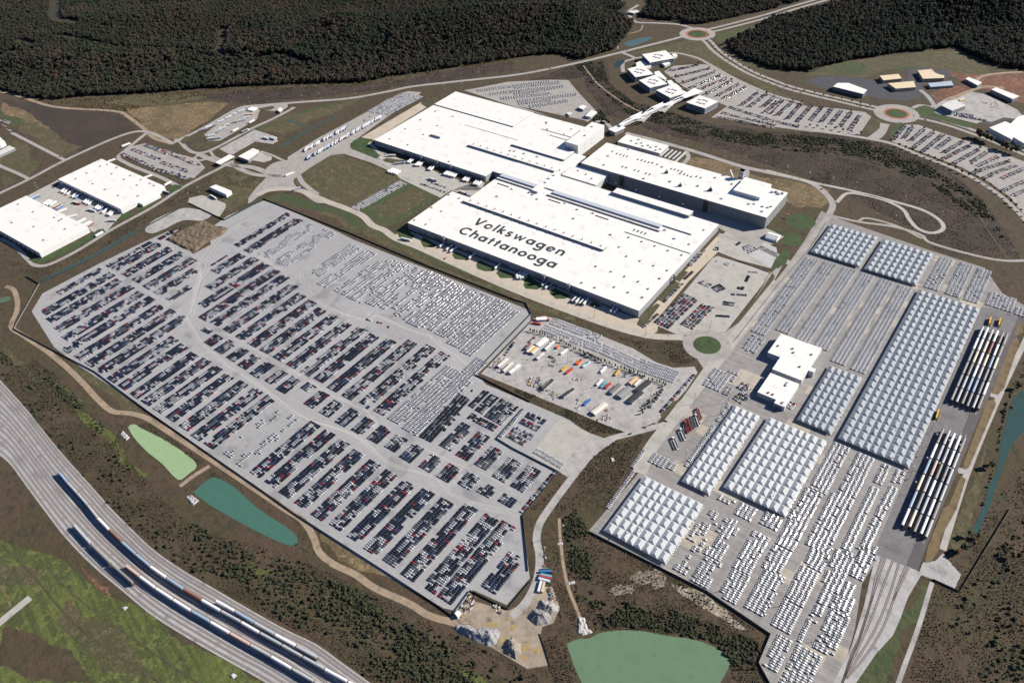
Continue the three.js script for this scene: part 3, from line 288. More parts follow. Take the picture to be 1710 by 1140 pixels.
for (const [p, m] of [[[[211.7,-511],[210.8,-530.1],[220.4,-544],[237.3,-548.5],[253.2,-540.5],[259.2,-528.7],[256.1,-507.6],[246.9,-498.2],[232.8,-497],[218.2,-501.5]], M.lawn], [[[204.4,-475.7],[209.7,-480.9],[223.7,-478.1],[244.5,-485.4],[257.9,-471.4],[259.8,-454.5],[251.4,-443.8],[229.6,-444.7],[230.2,-461.6],[222.5,-471.8]], M.lawn], [[[251.1,-357.6],[257,-352.9],[259.6,-342.1],[257.3,-216],[252.8,-195.6],[251.5,-219.6],[256,-267.8],[252.2,-341.5]], M.olive], [[[275.7,-1060.6],[288.9,-1085.2],[301.4,-1083.9],[316.7,-1059.4],[345.2,-1051.6],[393.9,-1040.4],[389.5,-1022.2],[335.9,-1030.1],[294.5,-1030.1]], M.lawn], [[[212.3,-978.1],[233.2,-970],[242.1,-935.6],[237.2,-898],[221,-892.3]], M.olive], [[[267.6,-904.6],[261.7,-955],[268.7,-982.8],[279.2,-977],[279.7,-893.1]], M.lawn],
  [[[596.3,-392.6],[600.9,-378.1],[602.3,-273.9],[598.2,-257.6],[591.1,-256.4],[591,-330.4],[592,-384]], M.dryg], [[[596.8,-246.7],[600.2,-238.9],[596.9,-108.5],[593,-103.1],[590,-112.4],[589.4,-238.5]], M.dryg], [[[592.3,-91.4],[598.1,-88.3],[600,-37.6],[595.2,15.5],[598.3,27.8],[594.8,51.1],[589.5,54.7],[586.9,33],[587.3,-29.2],[591.3,-39.6]], M.dryg], [[[590.1,-430.8],[595.2,-430],[600.9,-409.5],[595.2,-398],[591.1,-399.3]], M.dryg],
  [[[-348.8,-132.7],[-346,-146.4],[-305.3,-136.2],[-305,-124.9],[-325.6,-117.9]], M.lawn], [[[-286.7,-128.6],[-290.6,-141.5],[-253.6,-134.2],[-254.1,-126.4],[-270.5,-118]], M.lawn], [[[-214.3,-125.6],[-215.6,-135.6],[-183.1,-134.3],[-182.3,-127.6],[-202.1,-118.8]], M.lawn], [[[-163.1,-125.6],[-165.9,-137.9],[-131.2,-135.1],[-128,-125],[-139.7,-117.7],[-154.4,-117.1]], M.lawn], [[[-121.1,-124.3],[-121.3,-136.1],[-90.3,-136.9],[-88.2,-128.1],[-106.8,-116.4]], M.lawn], [[[-65.6,-122.4],[-67.7,-134.3],[-38.5,-133],[-39.5,-122.7],[-56.4,-115.2]], M.lawn], [[[-71.5,-130.8],[-70.1,-143.8],[-36.9,-138.3],[-37.4,-126.2],[-52.8,-118.8]], M.lawn], [[[-18.8,-126.3],[-18.2,-140.7],[14.5,-138.2],[10.7,-126.7],[-1.2,-119.1]], M.lawn], [[[50.4,-133.9],[50.4,-142.8],[67.1,-142.3],[62.1,-132.5]], M.lawn],
  [[[132.2,-261.7],[131.3,-290],[139.2,-290.1],[139,-258.8]], M.olive], [[[132.8,-199.7],[131.1,-258.6],[141.8,-255.9],[142.4,-201.3]], M.olive], [[[133.9,-131],[129.1,-149.1],[134.4,-191.7],[141,-191.5],[144.9,-129.6]], M.olive], [[[244.3,-368.3],[240.8,-395.8],[242.1,-424.7],[248.8,-434],[255.9,-425.5],[259,-394.8],[254.3,-374.6]], M.lawn], [[[254,18.6],[249.5,14.6],[248.2,-15],[257.9,-23.7],[254.2,-85.7],[257.5,-85.4],[259.3,-27.1]], M.olive],
  [[[-837.6,278.9],[-832.5,264.8],[-814.5,220.5],[-810.1,172.1],[-816.5,155.6],[-809,147.9],[-799.7,154],[-791.3,219.9],[-805.4,274.8],[-817,279.4]], M.lawn], [[[-812.6,117.1],[-826.6,98],[-818.6,83.7],[-806.5,88.7],[-805.1,112.5]], M.lawn], [[[-815.7,72.5],[-817.5,54.5],[-809.4,39.9],[-800.8,44.3],[-807,78.5]], M.lawn], [[[-824.3,-0.4],[-832.7,-22.5],[-818.2,-27.9],[-806.8,-21.2],[-810.3,1.1]], M.lawn], [[[-1039.7,116.8],[-1046.3,96.5],[-1036.2,100.9],[-1031.4,115.2]], M.lawn], [[[-941.5,-141.3],[-947,-163.2],[-914.9,-184.4],[-901.1,-190.4],[-895.3,-160.5],[-903,-139.5],[-917.9,-134.7]], M.olive], [[[-977.7,-145],[-987.6,-164.9],[-959.8,-194.3],[-956.2,-153.6],[-962.2,-141.6]], M.olive], [[[-958.6,-341.3],[-939.1,-369.5],[-926,-367.4],[-926,-353.1],[-947.1,-340.8]], M.olive], [[[-647.8,-550.5],[-655.5,-577.8],[-640,-596.4],[-622.6,-590.4],[-616.2,-553.2],[-626.8,-543.9]], M.olive], [[[-643.1,-607.6],[-627.4,-626.4],[-625,-608.2],[-631.6,-601.2]], M.olive], [[[-642.4,-318.9],[-655.8,-343.1],[-646.4,-360.3],[-622.5,-367.5],[-618.3,-346.9],[-561,-323],[-556.9,-308.1],[-609.8,-311.5],[-630.9,-312.3]], M.lawn], [[[-542.9,-310],[-542.2,-321.2],[-513.7,-329.6],[-498.8,-334.3],[-513.4,-310.7],[-532.4,-307.8]], M.olive]]) area('grass_island', p, m, .17);

// water
function pond(name, pts, r, g, b) { const out = smooth([...pts, pts[0]], 5).slice(0, -1); keepOut(out); return struct(name, polyGeo(out, .12, 40), new THREE.MeshStandardMaterial({ map: pave(r, g, b, .12, .06, 256), roughness: .35 })); }
pond('settling_pond', [[-331.2,422.3],[-333.3,418.1],[-328.6,413],[-319.8,413.2],[-278.5,409],[-231.3,408],[-200.9,410.9],[-194.6,415.8],[-194.8,426.3],[-195.2,439.8],[-203.2,440.7],[-238.4,435.7],[-273.1,434],[-312.1,427.9]], .26, .37, .20);
pond('settling_pond', [[-165.4,442.8],[-166.6,430.1],[-164.1,413.7],[-141.2,408.7],[-79.5,413.8],[-10.8,415.3],[-2.2,420.5],[-3.2,427],[-25.6,433.3],[-81,440],[-137.4,443.8]], .055, .135, .1);
pond('retention_pond', [[321,351.4],[328.1,339.6],[335.8,334.3],[342.8,321.9],[359.3,307.1],[379.2,295.1],[400.7,286.5],[421.2,276.5],[440.4,271.1],[457.9,271.8],[464.3,275.1],[465.9,291.1],[465.8,303.1],[471,319.4],[365.9,391.6],[356,378.4],[343.7,370],[329.3,358.7]], .115, .19, .11);
pond('drainage_canal', [[630.9,-304.7],[616.5,-263.3],[617.4,-211.6],[620.4,-159.6],[624.5,-122.8],[622.2,-102.7],[623.1,-53.1],[622.4,-11.2],[626.3,-15.8],[629.8,-57.5],[629.9,-118.7],[631.8,-176.5],[643.3,-234.7]], .022, .06, .055);
pond('retention_pond', [[-424.8,-1071.9],[-429.7,-1095.8],[-416.5,-1123],[-402.4,-1145],[-387.3,-1153.3],[-386.3,-1131.4],[-395.8,-1093.6],[-409.4,-1067.7]], .07, .12, .12); pond('retention_pond', [[-376.5,-940.2],[-388.4,-973.6],[-379,-991.7],[-370.5,-980.4],[-367,-956],[-367.5,-939]], .025, .045, .05); pond('retention_pond', [[-769.3,372.9],[-768.8,365.4],[-761.8,356.1],[-752.1,356.2],[-750.6,364.8],[-758.8,373.3]], .09, .13, .08);
for (const p of [[[-756.2,301.9],[-754.1,274],[-749.9,245.3],[-747.2,206.1],[-748.8,162.7],[-753.3,125.2]], [[-768.9,-237.9],[-770.7,-290.8],[-773.6,-346.9],[-770.6,-408.7]], [[-851.5,-337],[-824,-338],[-796.8,-341.5]]]) struct('drainage_ditch', ribbonGeo(smooth(p, 5), smooth(p, 5).map((_, i) => 3 + 3 * vn(i / 3, 4)), .10, 40), std(.03, .085, .085, .3));
// ---------------------------------------------------------------- railway
const ORD = 'first second third fourth fifth sixth seventh eighth ninth tenth eleventh twelfth thirteenth fourteenth fifteenth sixteenth seventeenth eighteenth nineteenth'.split(' ');
function track(name, pts, label, group) {
  const line = smooth(pts, 10), t = thing(name, label, 'railway track', 0, 0, 0, 0, group);
  mesh('sleeper_bed', ribbonGeo(line, 2.2, .26, 6), M.sleeper, t);
  for (const s of [-1, 1]) mesh('rail', ribbonGeo(line, .26, .42, 6, s * .75), M.rail, t);
  return t;
}
const RBR = [[-573.2,470.3],[-489,480.1],[-410,492.3],[-353.7,500.2],[-288.5,507.7],[-228.1,515.2],[-186.2,518.7],[-137,521.9],[-82.9,519.9],[-35.2,515.1],[30.2,508.3],[72.3,503.1],[108.8,496.8],[145.3,496.1],[182.7,495.3],[230.9,494.5]], RBL = [[-430.1,547.1],[-406.9,547.5],[-355.9,554.8],[-302.3,562.5],[-239.7,570.9],[-176,575.1],[-117,575],[-63.2,574.3],[5.8,567],[46.1,561.6],[85.5,555.9],[124.4,551.3],[169.9,546.8]];
function resample(p, n) { const s = smooth(p, 4); return Array.from({ length: n }, (_, i) => s[Math.round(i / (n - 1) * (s.length - 1))]); }
const RR = resample(RBR, 60), RL = resample(RBL, 60);
{
  const pre = (a) => [a[0][0] * 2 - a[4][0], a[0][1] * 2 - a[4][1]];
  RR.unshift(pre(RR)); RL.unshift(pre(RL));
  keepOut([...RR, ...[...RL].reverse()]); struct('ballast_bed', polyGeo([...RR, ...[...RL].reverse()], .15, 48), M.ballast);
  [.05, .11, .19, .26, .36, .44, .52, .585, .67, .76, .84, .94].forEach((f, k) => track('railway_track', RR.map((r, i) => [lerp(r[0], RL[i][0], f), lerp(r[1], RL[i][1], f)]), ORD[k] + ' curved siding counted from the settling ponds side', 'curved yard sidings'));
}
[[[550.4,71.7],[552.5,102.4],[556.4,130.4],[560.4,177.3],[559.8,203.2],[561.7,235.6],[561.5,260.8]], [[553.4,70.9],[555.1,100.6],[558.5,152.2],[560.5,187.1],[560.9,215.7],[562.1,249.8]], [[560.9,71.7],[561.8,107.2],[563.4,153],[562.6,193.5],[561.6,226.5],[561.9,253.4]], [[567.3,70.8],[570.3,114.6],[570.3,160.5],[566.6,196.6],[562.6,229.5]], [[574.3,69.6],[574.6,102.9],[576.3,140.1],[575.3,167.2],[570.5,199.7],[563.7,228.7]], [[577.3,70.9],[576.4,92.9],[575.6,119.5]]].forEach((p, k) => track('railway_track', p, ORD[k] + ' track from the car rows in the pale ballast fan', 'terminal fan tracks'));

const endY = std(.4, .2, .05, .7), dk = std(.02, .02, .022, .7), steel = std(.09, .085, .08, .6, .4), yel = std(.55, .34, .05, .6), orange = std(.55, .16, .04, .6);
function railcarProto(r, g, b, r2, g2, b2) {
  const t = new THREE.Group(), side = std(r2, g2, b2, .7), roof = std(r, g, b, .65);
  mesh('body', merge([bx(2.9, 3.9, 26.2, 0, 1.1, 0)]), side, t);
  const sh = new THREE.Shape(); sh.moveTo(-1.5, 0); sh.lineTo(-1.5, .25); sh.quadraticCurveTo(-.9, .95, 0, 1); sh.quadraticCurveTo(.9, .95, 1.5, .25); sh.lineTo(1.5, 0);
  const rg = new THREE.ExtrudeGeometry(sh, { depth: 26.3, bevelEnabled: false, curveSegments: 4 }); rg.translate(0, 4.98, -13.15); mesh('roof', rg, roof, t);
  for (const s of [-1, 1]) mesh('side_screen', merge(Array.from({ length: 13 }, (_, k) => bx(.1, 3.8, .18, s * 1.5, 1.15, -12 + k * 2)).concat([bx(.06, .3, 26, s * 1.49, 4.6, 0)])), side, t);
  for (const s of [-1, 1]) { mesh('end_door', bx(2.6, 3.9, .25, 0, 1.12, s * 13.25), steel, t); mesh('end_platform', bx(1.9, .2, .5, 0, 4.6, s * 13.45), s > 0 ? endY : steel, t); mesh('bogie', merge([bx(2.2, .7, 3.2, 0, .45, s * 9.6), bx(2.4, .84, .84, 0, .4, s * 9.6 - 1), bx(2.4, .84, .84, 0, .4, s * 9.6 + 1)]), dk, t); mesh('coupler', bx(.35, .35, 1, 0, .9, s * 13.8), dk, t); }
  return t;
}
const RC = { white: railcarProto(.72, .73, .74, .5, .5, .5), silver: railcarProto(.36, .375, .39, .2, .21, .22), grey: railcarProto(.21, .205, .2, .13, .125, .125), cream: railcarProto(.62, .55, .42, .42, .35, .25), blue: railcarProto(.24, .33, .43, .13, .17, .22), brown: railcarProto(.2, .09, .07, .14, .05, .04), pink: railcarProto(.5, .36, .3, .3, .16, .12) };
const RCL = { white: 'white roofed', silver: 'dull silver roofed', grey: 'dark grey roofed', cream: 'cream roofed', blue: 'pale blue roofed', brown: 'rusty brown roofed', pink: 'faded pinkish roofed' };
function railcar(kind, a, b, label) {
  const dx = b[0] - a[0], dz = b[1] - a[1], L = Math.hypot(dx, dz), p = RC[kind], c = copyOf(p, 'autorack_railcar', (a[0] + b[0]) / 2, .3, (a[1] + b[1]) / 2, Math.atan2(dx, dz), RCL[kind] + ' rail car, ' + label, 'autorack rail cars');
  c.userData.category = 'rail car'; c.scale.z = Math.min(1.6, L / 28.4); return c;
}
const TRAINS = [
  ['of the longest curved train', 'longest curved train', [[-333.3,520.5],[-308.3,523.7],[-282.1,526.3],[-253.6,529.6],[-225.9,533.9],[-198.5,536.1],[-170.6,537.8],[-142.4,538.8],[-114.6,539.1],[-86.4,537.8],[-58.2,536],[-30.8,533.1],[-2.4,529.8],[26,526],[52,523.1],[81.6,519.2],[109.2,515.9],[137.1,512.3],[165.9,508.5],[193.3,504.9]], 'blue silver silver silver white brown blue blue white blue brown white silver white silver silver silver white white'],
  ['of the short train nearest the meadow', 'short curved train', [[-241.9,556.1],[-199,560.2],[-155.3,562.5],[-110.5,563.3]], 'silver grey grey'],
  ['of the second long curved train', 'second curved train', [[-139.9,554.5],[-113.5,553.8],[-85.5,552.8],[-57.3,550.6],[-29.1,548],[-1.5,544.6],[26.6,541.2],[54.3,537.8],[81.7,534.1],[109.7,530.9],[138.3,527.4],[166.1,523.5]], 'pink white white white blue white pink silver white silver silver'],
  ['of the train nearest the ponds', 'pond side train', [[-16.8,525],[10.5,521.5],[38.4,518.6],[66.9,515.4],[95,511.7],[123.1,508.2]], 'white blue silver white silver'],
];
for (const [where, group, pts, kinds] of TRAINS) kinds.split(' ').forEach((k, i) => railcar(k, pts[i], pts[i + 1], ORD[i] + ' from the top ' + where));
const COLS = [
  ['in the upper block of the loading terminal', [[[[551.7,-386.4],[551.1,-208.6]], 'silver white grey grey grey grey'], [[[557.7,-387.7],[557.4,-208.8]], 'white white cream grey silver silver'], [[[564.7,-386.8],[563.7,-209]], 'silver cream white white blue grey'], [[[570.8,-387.5],[570.1,-208.1]], 'white brown cream silver blue grey'], [[[577.4,-387.1],[577.1,-208.8]], 'grey white blue grey grey silver'], [[[583.4,-387.8],[582.3,-210.9]], 'grey grey cream grey white grey']]],
  ['in the lower block of the loading terminal', [[[[555.8,-152.5],[555.8,23.8]], 'grey white blue cream blue white'], [[[563.1,-154.2],[562.6,21.8]], 'silver silver pink silver grey cream'], [[[569.3,-152.2],[568.9,25.7]], 'white silver grey white silver grey'], [[[576,-152.3],[575.8,24.4]], 'white white grey silver white white'], [[[581.8,-151.3],[581,25.8]], 'grey silver silver silver grey silver']]],
];
for (const [where, cols] of COLS) cols.forEach(([[a, b], kinds], ci) => {
  const ks = kinds.split(' '), n = ks.length, x = (a[0] + b[0]) / 2;
  track('railway_track', [[x, a[1] - 12], [x, b[1] + 6]], 'rail line under the ' + ORD[ci] + ' column of the ' + where.slice(7, 12) + ' terminal block', 'terminal pavement tracks');
  ks.forEach((k, i) => railcar(k, [x, lerp(a[1], b[1], i / n)], [x, lerp(a[1], b[1], (i + 1) / n)], ORD[i] + ' down in the ' + ORD[ci] + ' column of the ' + where.slice(7, 12) + ' terminal block'));
});
// yellow loading ramps
const ramp = new THREE.Group(); { mesh('deck', merge([bx(3, .2, 16, 0, 1.6, 0), bx(3, .2, 16, 0, 3.6, 0)]), yel, ramp); for (const s of [-1, 1]) { mesh('side_frame', merge([bx(.15, .9, 16, s * 1.5, 3.7, 0), bx(.15, 1, 16, s * 1.5, 1.7, 0), ...[-7, -3.5, 0, 3.5, 7].map((k) => bx(.2, 4.4, .2, s * 1.5, .3, k))]), yel, ramp); mesh('wheel_set', bx(.5, 1, 1.2, s * 1.2, .1, 5), dk, ramp); } mesh('ramp_plate', (() => { const g = new THREE.BoxGeometry(2.8, .15, 5); g.rotateX(.33); g.translate(0, .85, 10.2); return g; })(), steel, ramp); }
for (const [p, l] of [[[[557.3,-408.7]], 'yellow loading ramp at the head of the second rail column'], [[[569.1,-413.1]], 'yellow loading ramp at the head of the fourth rail column'], [[[544,-177.7]], 'yellow loading ramp parked between the two rail car blocks']]) { const c = copyOf(ramp, 'loading_ramp', p[0][0], .14, p[0][1], .05, l); c.userData.category = 'loading ramp'; }

// ---------------------------------------------------------------- buildings
const roofTex = tex(1024, 1024, (u, v, o) => { const seam = Math.abs(((u * 32) % 1) - .5) > .485 ? .9 : 1, d = sst(.55, .8, tileNoise(u, v, 6, 5)), st = sst(.6, .85, tileNoise(u * 1, v, 48, 2)) * .05, k = seam * (.97 - .14 * d - st); o[0] = .71 * k; o[1] = .705 * k; o[2] = .685 * k; });
const ribTex = tex(256, 64, (u, v, o) => { const r = ((u * 32) % 1), k = (r < .18 ? .82 : 1) * (.93 + .14 * tileNoise(u, v, 8, 3)); o[0] = o[1] = o[2] = k; });
const roofMat = (r, g, b) => new THREE.MeshStandardMaterial({ map: roofTex, color: new THREE.Color().setRGB(r, g, b), roughness: .75 });
const wallMat = (r, g, b) => new THREE.MeshStandardMaterial({ map: ribTex, color: new THREE.Color().setRGB(r, g, b), roughness: .6, metalness: .1 });
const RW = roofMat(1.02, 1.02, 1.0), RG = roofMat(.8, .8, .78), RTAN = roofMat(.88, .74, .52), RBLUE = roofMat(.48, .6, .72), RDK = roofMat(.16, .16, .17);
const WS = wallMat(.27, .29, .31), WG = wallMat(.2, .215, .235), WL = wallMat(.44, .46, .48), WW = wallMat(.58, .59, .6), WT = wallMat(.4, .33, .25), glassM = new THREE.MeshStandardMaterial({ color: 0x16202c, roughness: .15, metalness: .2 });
function wallGeo(pts, h, y0 = 0) {
  const P = [], U = []; const area2 = pts.reduce((s, p, i) => { const q = pts[(i + 1) % pts.length]; return s + p[0] * q[1] - q[0] * p[1]; }, 0); const L = area2 > 0 ? [...pts].reverse() : pts; let run = 0;
  for (let i = 0; i < L.length; i++) { const a = L[i], b = L[(i + 1) % L.length], l = Math.hypot(b[0] - a[0], b[1] - a[1]); const q = [[a[0], y0, a[1], run, y0], [b[0], y0, b[1], run + l, y0], [b[0], h, b[1], run + l, h], [a[0], h, a[1], run, h]]; for (const k of [0, 1, 2, 0, 2, 3]) { P.push(q[k][0], q[k][1], q[k][2]); U.push(q[k][3] / 32, q[k][4] / 32); } run += l; }
  const g = new THREE.BufferGeometry(); g.setAttribute('position', new THREE.Float32BufferAttribute(P, 3)); g.setAttribute('uv', new THREE.Float32BufferAttribute(U, 2)); g.computeVertexNormals(); return g;
}
function slabGeo(pts, y, th) { const s = new THREE.Shape(pts.map(([x, z]) => new THREE.Vector2(x, -z))); const g = new THREE.ExtrudeGeometry(s, { depth: th, bevelEnabled: false }); g.rotateX(-Math.PI / 2); g.translate(0, y, 0); const p = g.attributes.position, uv = g.attributes.uv; for (let i = 0; i < p.count; i++) uv.setXY(i, p.getX(i) / 60, p.getZ(i) / 60); return g; }
function grow(pts, d) { const cx = pts.reduce((s, p) => s + p[0], 0) / pts.length, cz = pts.reduce((s, p) => s + p[1], 0) / pts.length; return pts.map(([x, z]) => { const l = Math.hypot(x - cx, z - cz); return [x + (x - cx) / l * d, z + (z - cz) / l * d]; }); }
function building(name, label, category, pts, h, roof = RW, wall = WS, group) {   // pts in world metres; the group stands at its centre
  const cx = pts.reduce((s, p) => s + p[0], 0) / pts.length, cz = pts.reduce((s, p) => s + p[1], 0) / pts.length, q = pts.map(([x, z]) => [x - cx, z - cz]);
  const t = thing(name, label, category, cx, 0, cz, 0, group);
  mesh('wall', wallGeo(q, h), wall, t); mesh('roof', slabGeo(grow(q, .25), h, .45), roof, t);
  t.userData.o = undefined; delete t.userData.o; t.cx = cx; t.cz = cz; t.h = h; return t;
}
const rect = (x0, z0, x1, z1) => [[x0, z0], [x1, z0], [x1, z1], [x0, z1]];
function block(t, name, x0, z0, x1, z1, y0, h, roof = RW, wall = WL) { const q = rect(x0 - t.cx, z0 - t.cz, x1 - t.cx, z1 - t.cz), w = mesh(name, wallGeo(q, y0 + h, y0), wall, t); mesh('block_roof', slabGeo(grow(q, .15), y0 + h, .3), roof, w); return w; }
const ventGeo = merge([bx(2.2, .9, 2.2, 0, 0, 0), bx(2.8, .25, 2.8, 0, .9, 0)]), stackGeo = merge([(() => { const g = new THREE.CylinderGeometry(.5, .5, 3.2, 8); g.translate(0, 1.6, 0); return g; })(), bx(1.8, .8, 1.8)]), unitGeo = merge([bx(3.4, 1.8, 2.4), bx(.9, .9, 2, 2, .2, 0)]), skyGeo = bx(2.4, .35, 6.5);
const ventM = std(.14, .13, .12, .7), unitM = std(.5, .5, .48, .6, .2), skyM = std(.06, .07, .09, .3);
function roofThings(t, name, geo, mat, list, y = t.h + .45) { for (const [x, z] of list) { const m = mesh(name, geo, mat, t); m.position.set(x - t.cx, y, z - t.cz); } }
const dockGeo = bx(3.4, 4, .3), dockM = std(.22, .23, .25), shelterM = std(.03, .03, .035);
function docks(t, z, xs, out = 1) { for (const x of xs) { const m = mesh('dock_door', dockGeo, dockM, t); m.position.set(x - t.cx, .3, z - t.cz + .1 * out); const f = mesh('dock_seal', merge([bx(.4, 4.4, .5, -1.9), bx(.4, 4.4, .5, 1.9), bx(4.2, .5, .5, 0, 4.1)]), shelterM, m); f.position.set(0, 0, .2 * out); } }
const seq = (a, b, n) => Array.from({ length: n }, (_, i) => lerp(a, b, n > 1 ? i / (n - 1) : 0));

// assembly hall, the one with the lettering
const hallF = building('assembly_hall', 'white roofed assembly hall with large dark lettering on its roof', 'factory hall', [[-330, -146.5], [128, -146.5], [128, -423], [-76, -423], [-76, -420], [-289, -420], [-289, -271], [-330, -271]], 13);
block(hallF, 'roof_monitor', -288, -264, 4, -251, 13.4, 3.4, RW, WG);
block(hallF, 'raised_roof', -289, -419, 104, -369.5, 13.4, 1.8, RW, WL); block(hallF, 'roof_monitor', -168, -369.4, 50, -360, 13.4, 2.4, roofMat(.62, .68, .76), WL); block(hallF, 'roof_monitor', -286, -369.4, -200, -360, 13.4, 2.4, roofMat(.62, .68, .76), WL); block(hallF, 'dark_louvre_bank', -173, -352, 54, -349.2, 13.4, 1.2, RDK, dk); block(hallF, 'dark_louvre_bank', -288, -352, -205, -349.2, 13.4, 1.2, RDK, dk);
block(hallF, 'penthouse', -72, -428, 78, -411, 13.4, 7, RW, WG); block(hallF, 'expansion_ridge', 6, -321, 127, -319.6, 13.4, .9, RW, WG);
for (const [x0, z0, x1, z1] of [[4.6, -319, 5.4, -148], [100.6, -421, 101.4, -324], [-196, -260, -195.3, -148], [-60, -359, -59.2, -266]]) mesh('roof_seam', bx(x1 - x0, .22, z1 - z0, (x0 + x1) / 2 - hallF.cx, 13.45, (z0 + z1) / 2 - hallF.cz), RG, hallF);
const grid = (xs, zs) => xs.flatMap((x) => zs.map((z) => [x, z]));
roofThings(hallF, 'roof_vent', ventGeo, ventM, [...[[19.3,-308.4],[43.8,-308.9],[68.1,-308.8],[92.1,-308.5],[116.5,-308.6],[20.2,-275.4],[43.4,-258.8],[67.9,-258.6],[92.4,-258.7],[116.5,-258.7],[16.1,-208.7],[43.8,-209.1],[68,-209.5],[92.4,-209.2],[116.5,-233.5],[20,-159.4],[43.7,-160],[68.2,-177],[92.8,-176.6],[116.8,-177.5],[114.1,-200.6],[112.7,-342.7],[114.5,-393.4]], ...[[-326.7,-257.5],[-303,-258.1],[-325.9,-207.7],[-302.4,-206.8],[-324.5,-158.8],[-298.2,-159.1]]]);
roofThings(hallF, 'monitor_stack', stackGeo, ventM, seq(-276, -4, 16).map((x) => [x, -258]), 17.2); roofThings(hallF, 'monitor_duct', unitGeo, ventM, seq(-268, -12, 15).map((x) => [x, -249]), 13.45);
roofThings(hallF, 'skylight', skyGeo, skyM, [16, 23, 30, 37].map((x) => [x, -333])); roofThings(hallF, 'pipe_rack', bx(26, .8, 1.6), shelterM, [[-150, -340], [-50, -338], [-262, -338]]);
roofThings(hallF, 'roof_unit', unitGeo, unitM, [[-248, -300], [-240, -335], [-205, -341], [-196, -338], [-180, -330], [-130, -345], [-100, -338], [-70, -342], [-40, -400], [-20, -395], [10, -398], [-60, -401], [40, -390], [70, -395], [-240, -395], [-215, -400], [60, -360], [85, -345], [90, -390], [-130, -380], [-10, -300], [-90, -310]], 13.45);
for (const x of [-246, 6, -40]) mesh('stair_tower', merge([bx(5, 15.5, 4, 0, 0, 0), ...[3, 6, 9, 12].map((y) => bx(5.4, .25, 4.4, 0, y, 0))]), WG, hallF).position.set(x - hallF.cx, 0, -143.5 - hallF.cz);
docks(hallF, -146.5, [-300, -290, -268, -262, -256, -232, -226, -196, -190, -160, -154, -128, -122, -116, -90, -84, -56, -50, -44, -20, 10, 16, 22, 50, 56, 84, 90, 96]);
for (const z of [-170, -205, -240, -280, -300, -330, -365, -400]) { const m = mesh('side_door', bx(.3, 3.6, 4), dockM, hallF); m.position.set(128.1 - hallF.cx, .1, z - hallF.cz); }
mesh('spiral_stair', (() => { const a = []; for (let k = 0; k < 40; k++) { const g = bx(2.2, .3, 1.1, 1.6, k * .36, 0); g.rotateY(k * .4); a.push(g); } const c = new THREE.CylinderGeometry(.3, .3, 15, 8); c.translate(0, 7.5, 0); a.push(c); return merge(a); })(), steel, hallF).position.set(131.5 - hallF.cx, 0, -252 - hallF.cz);
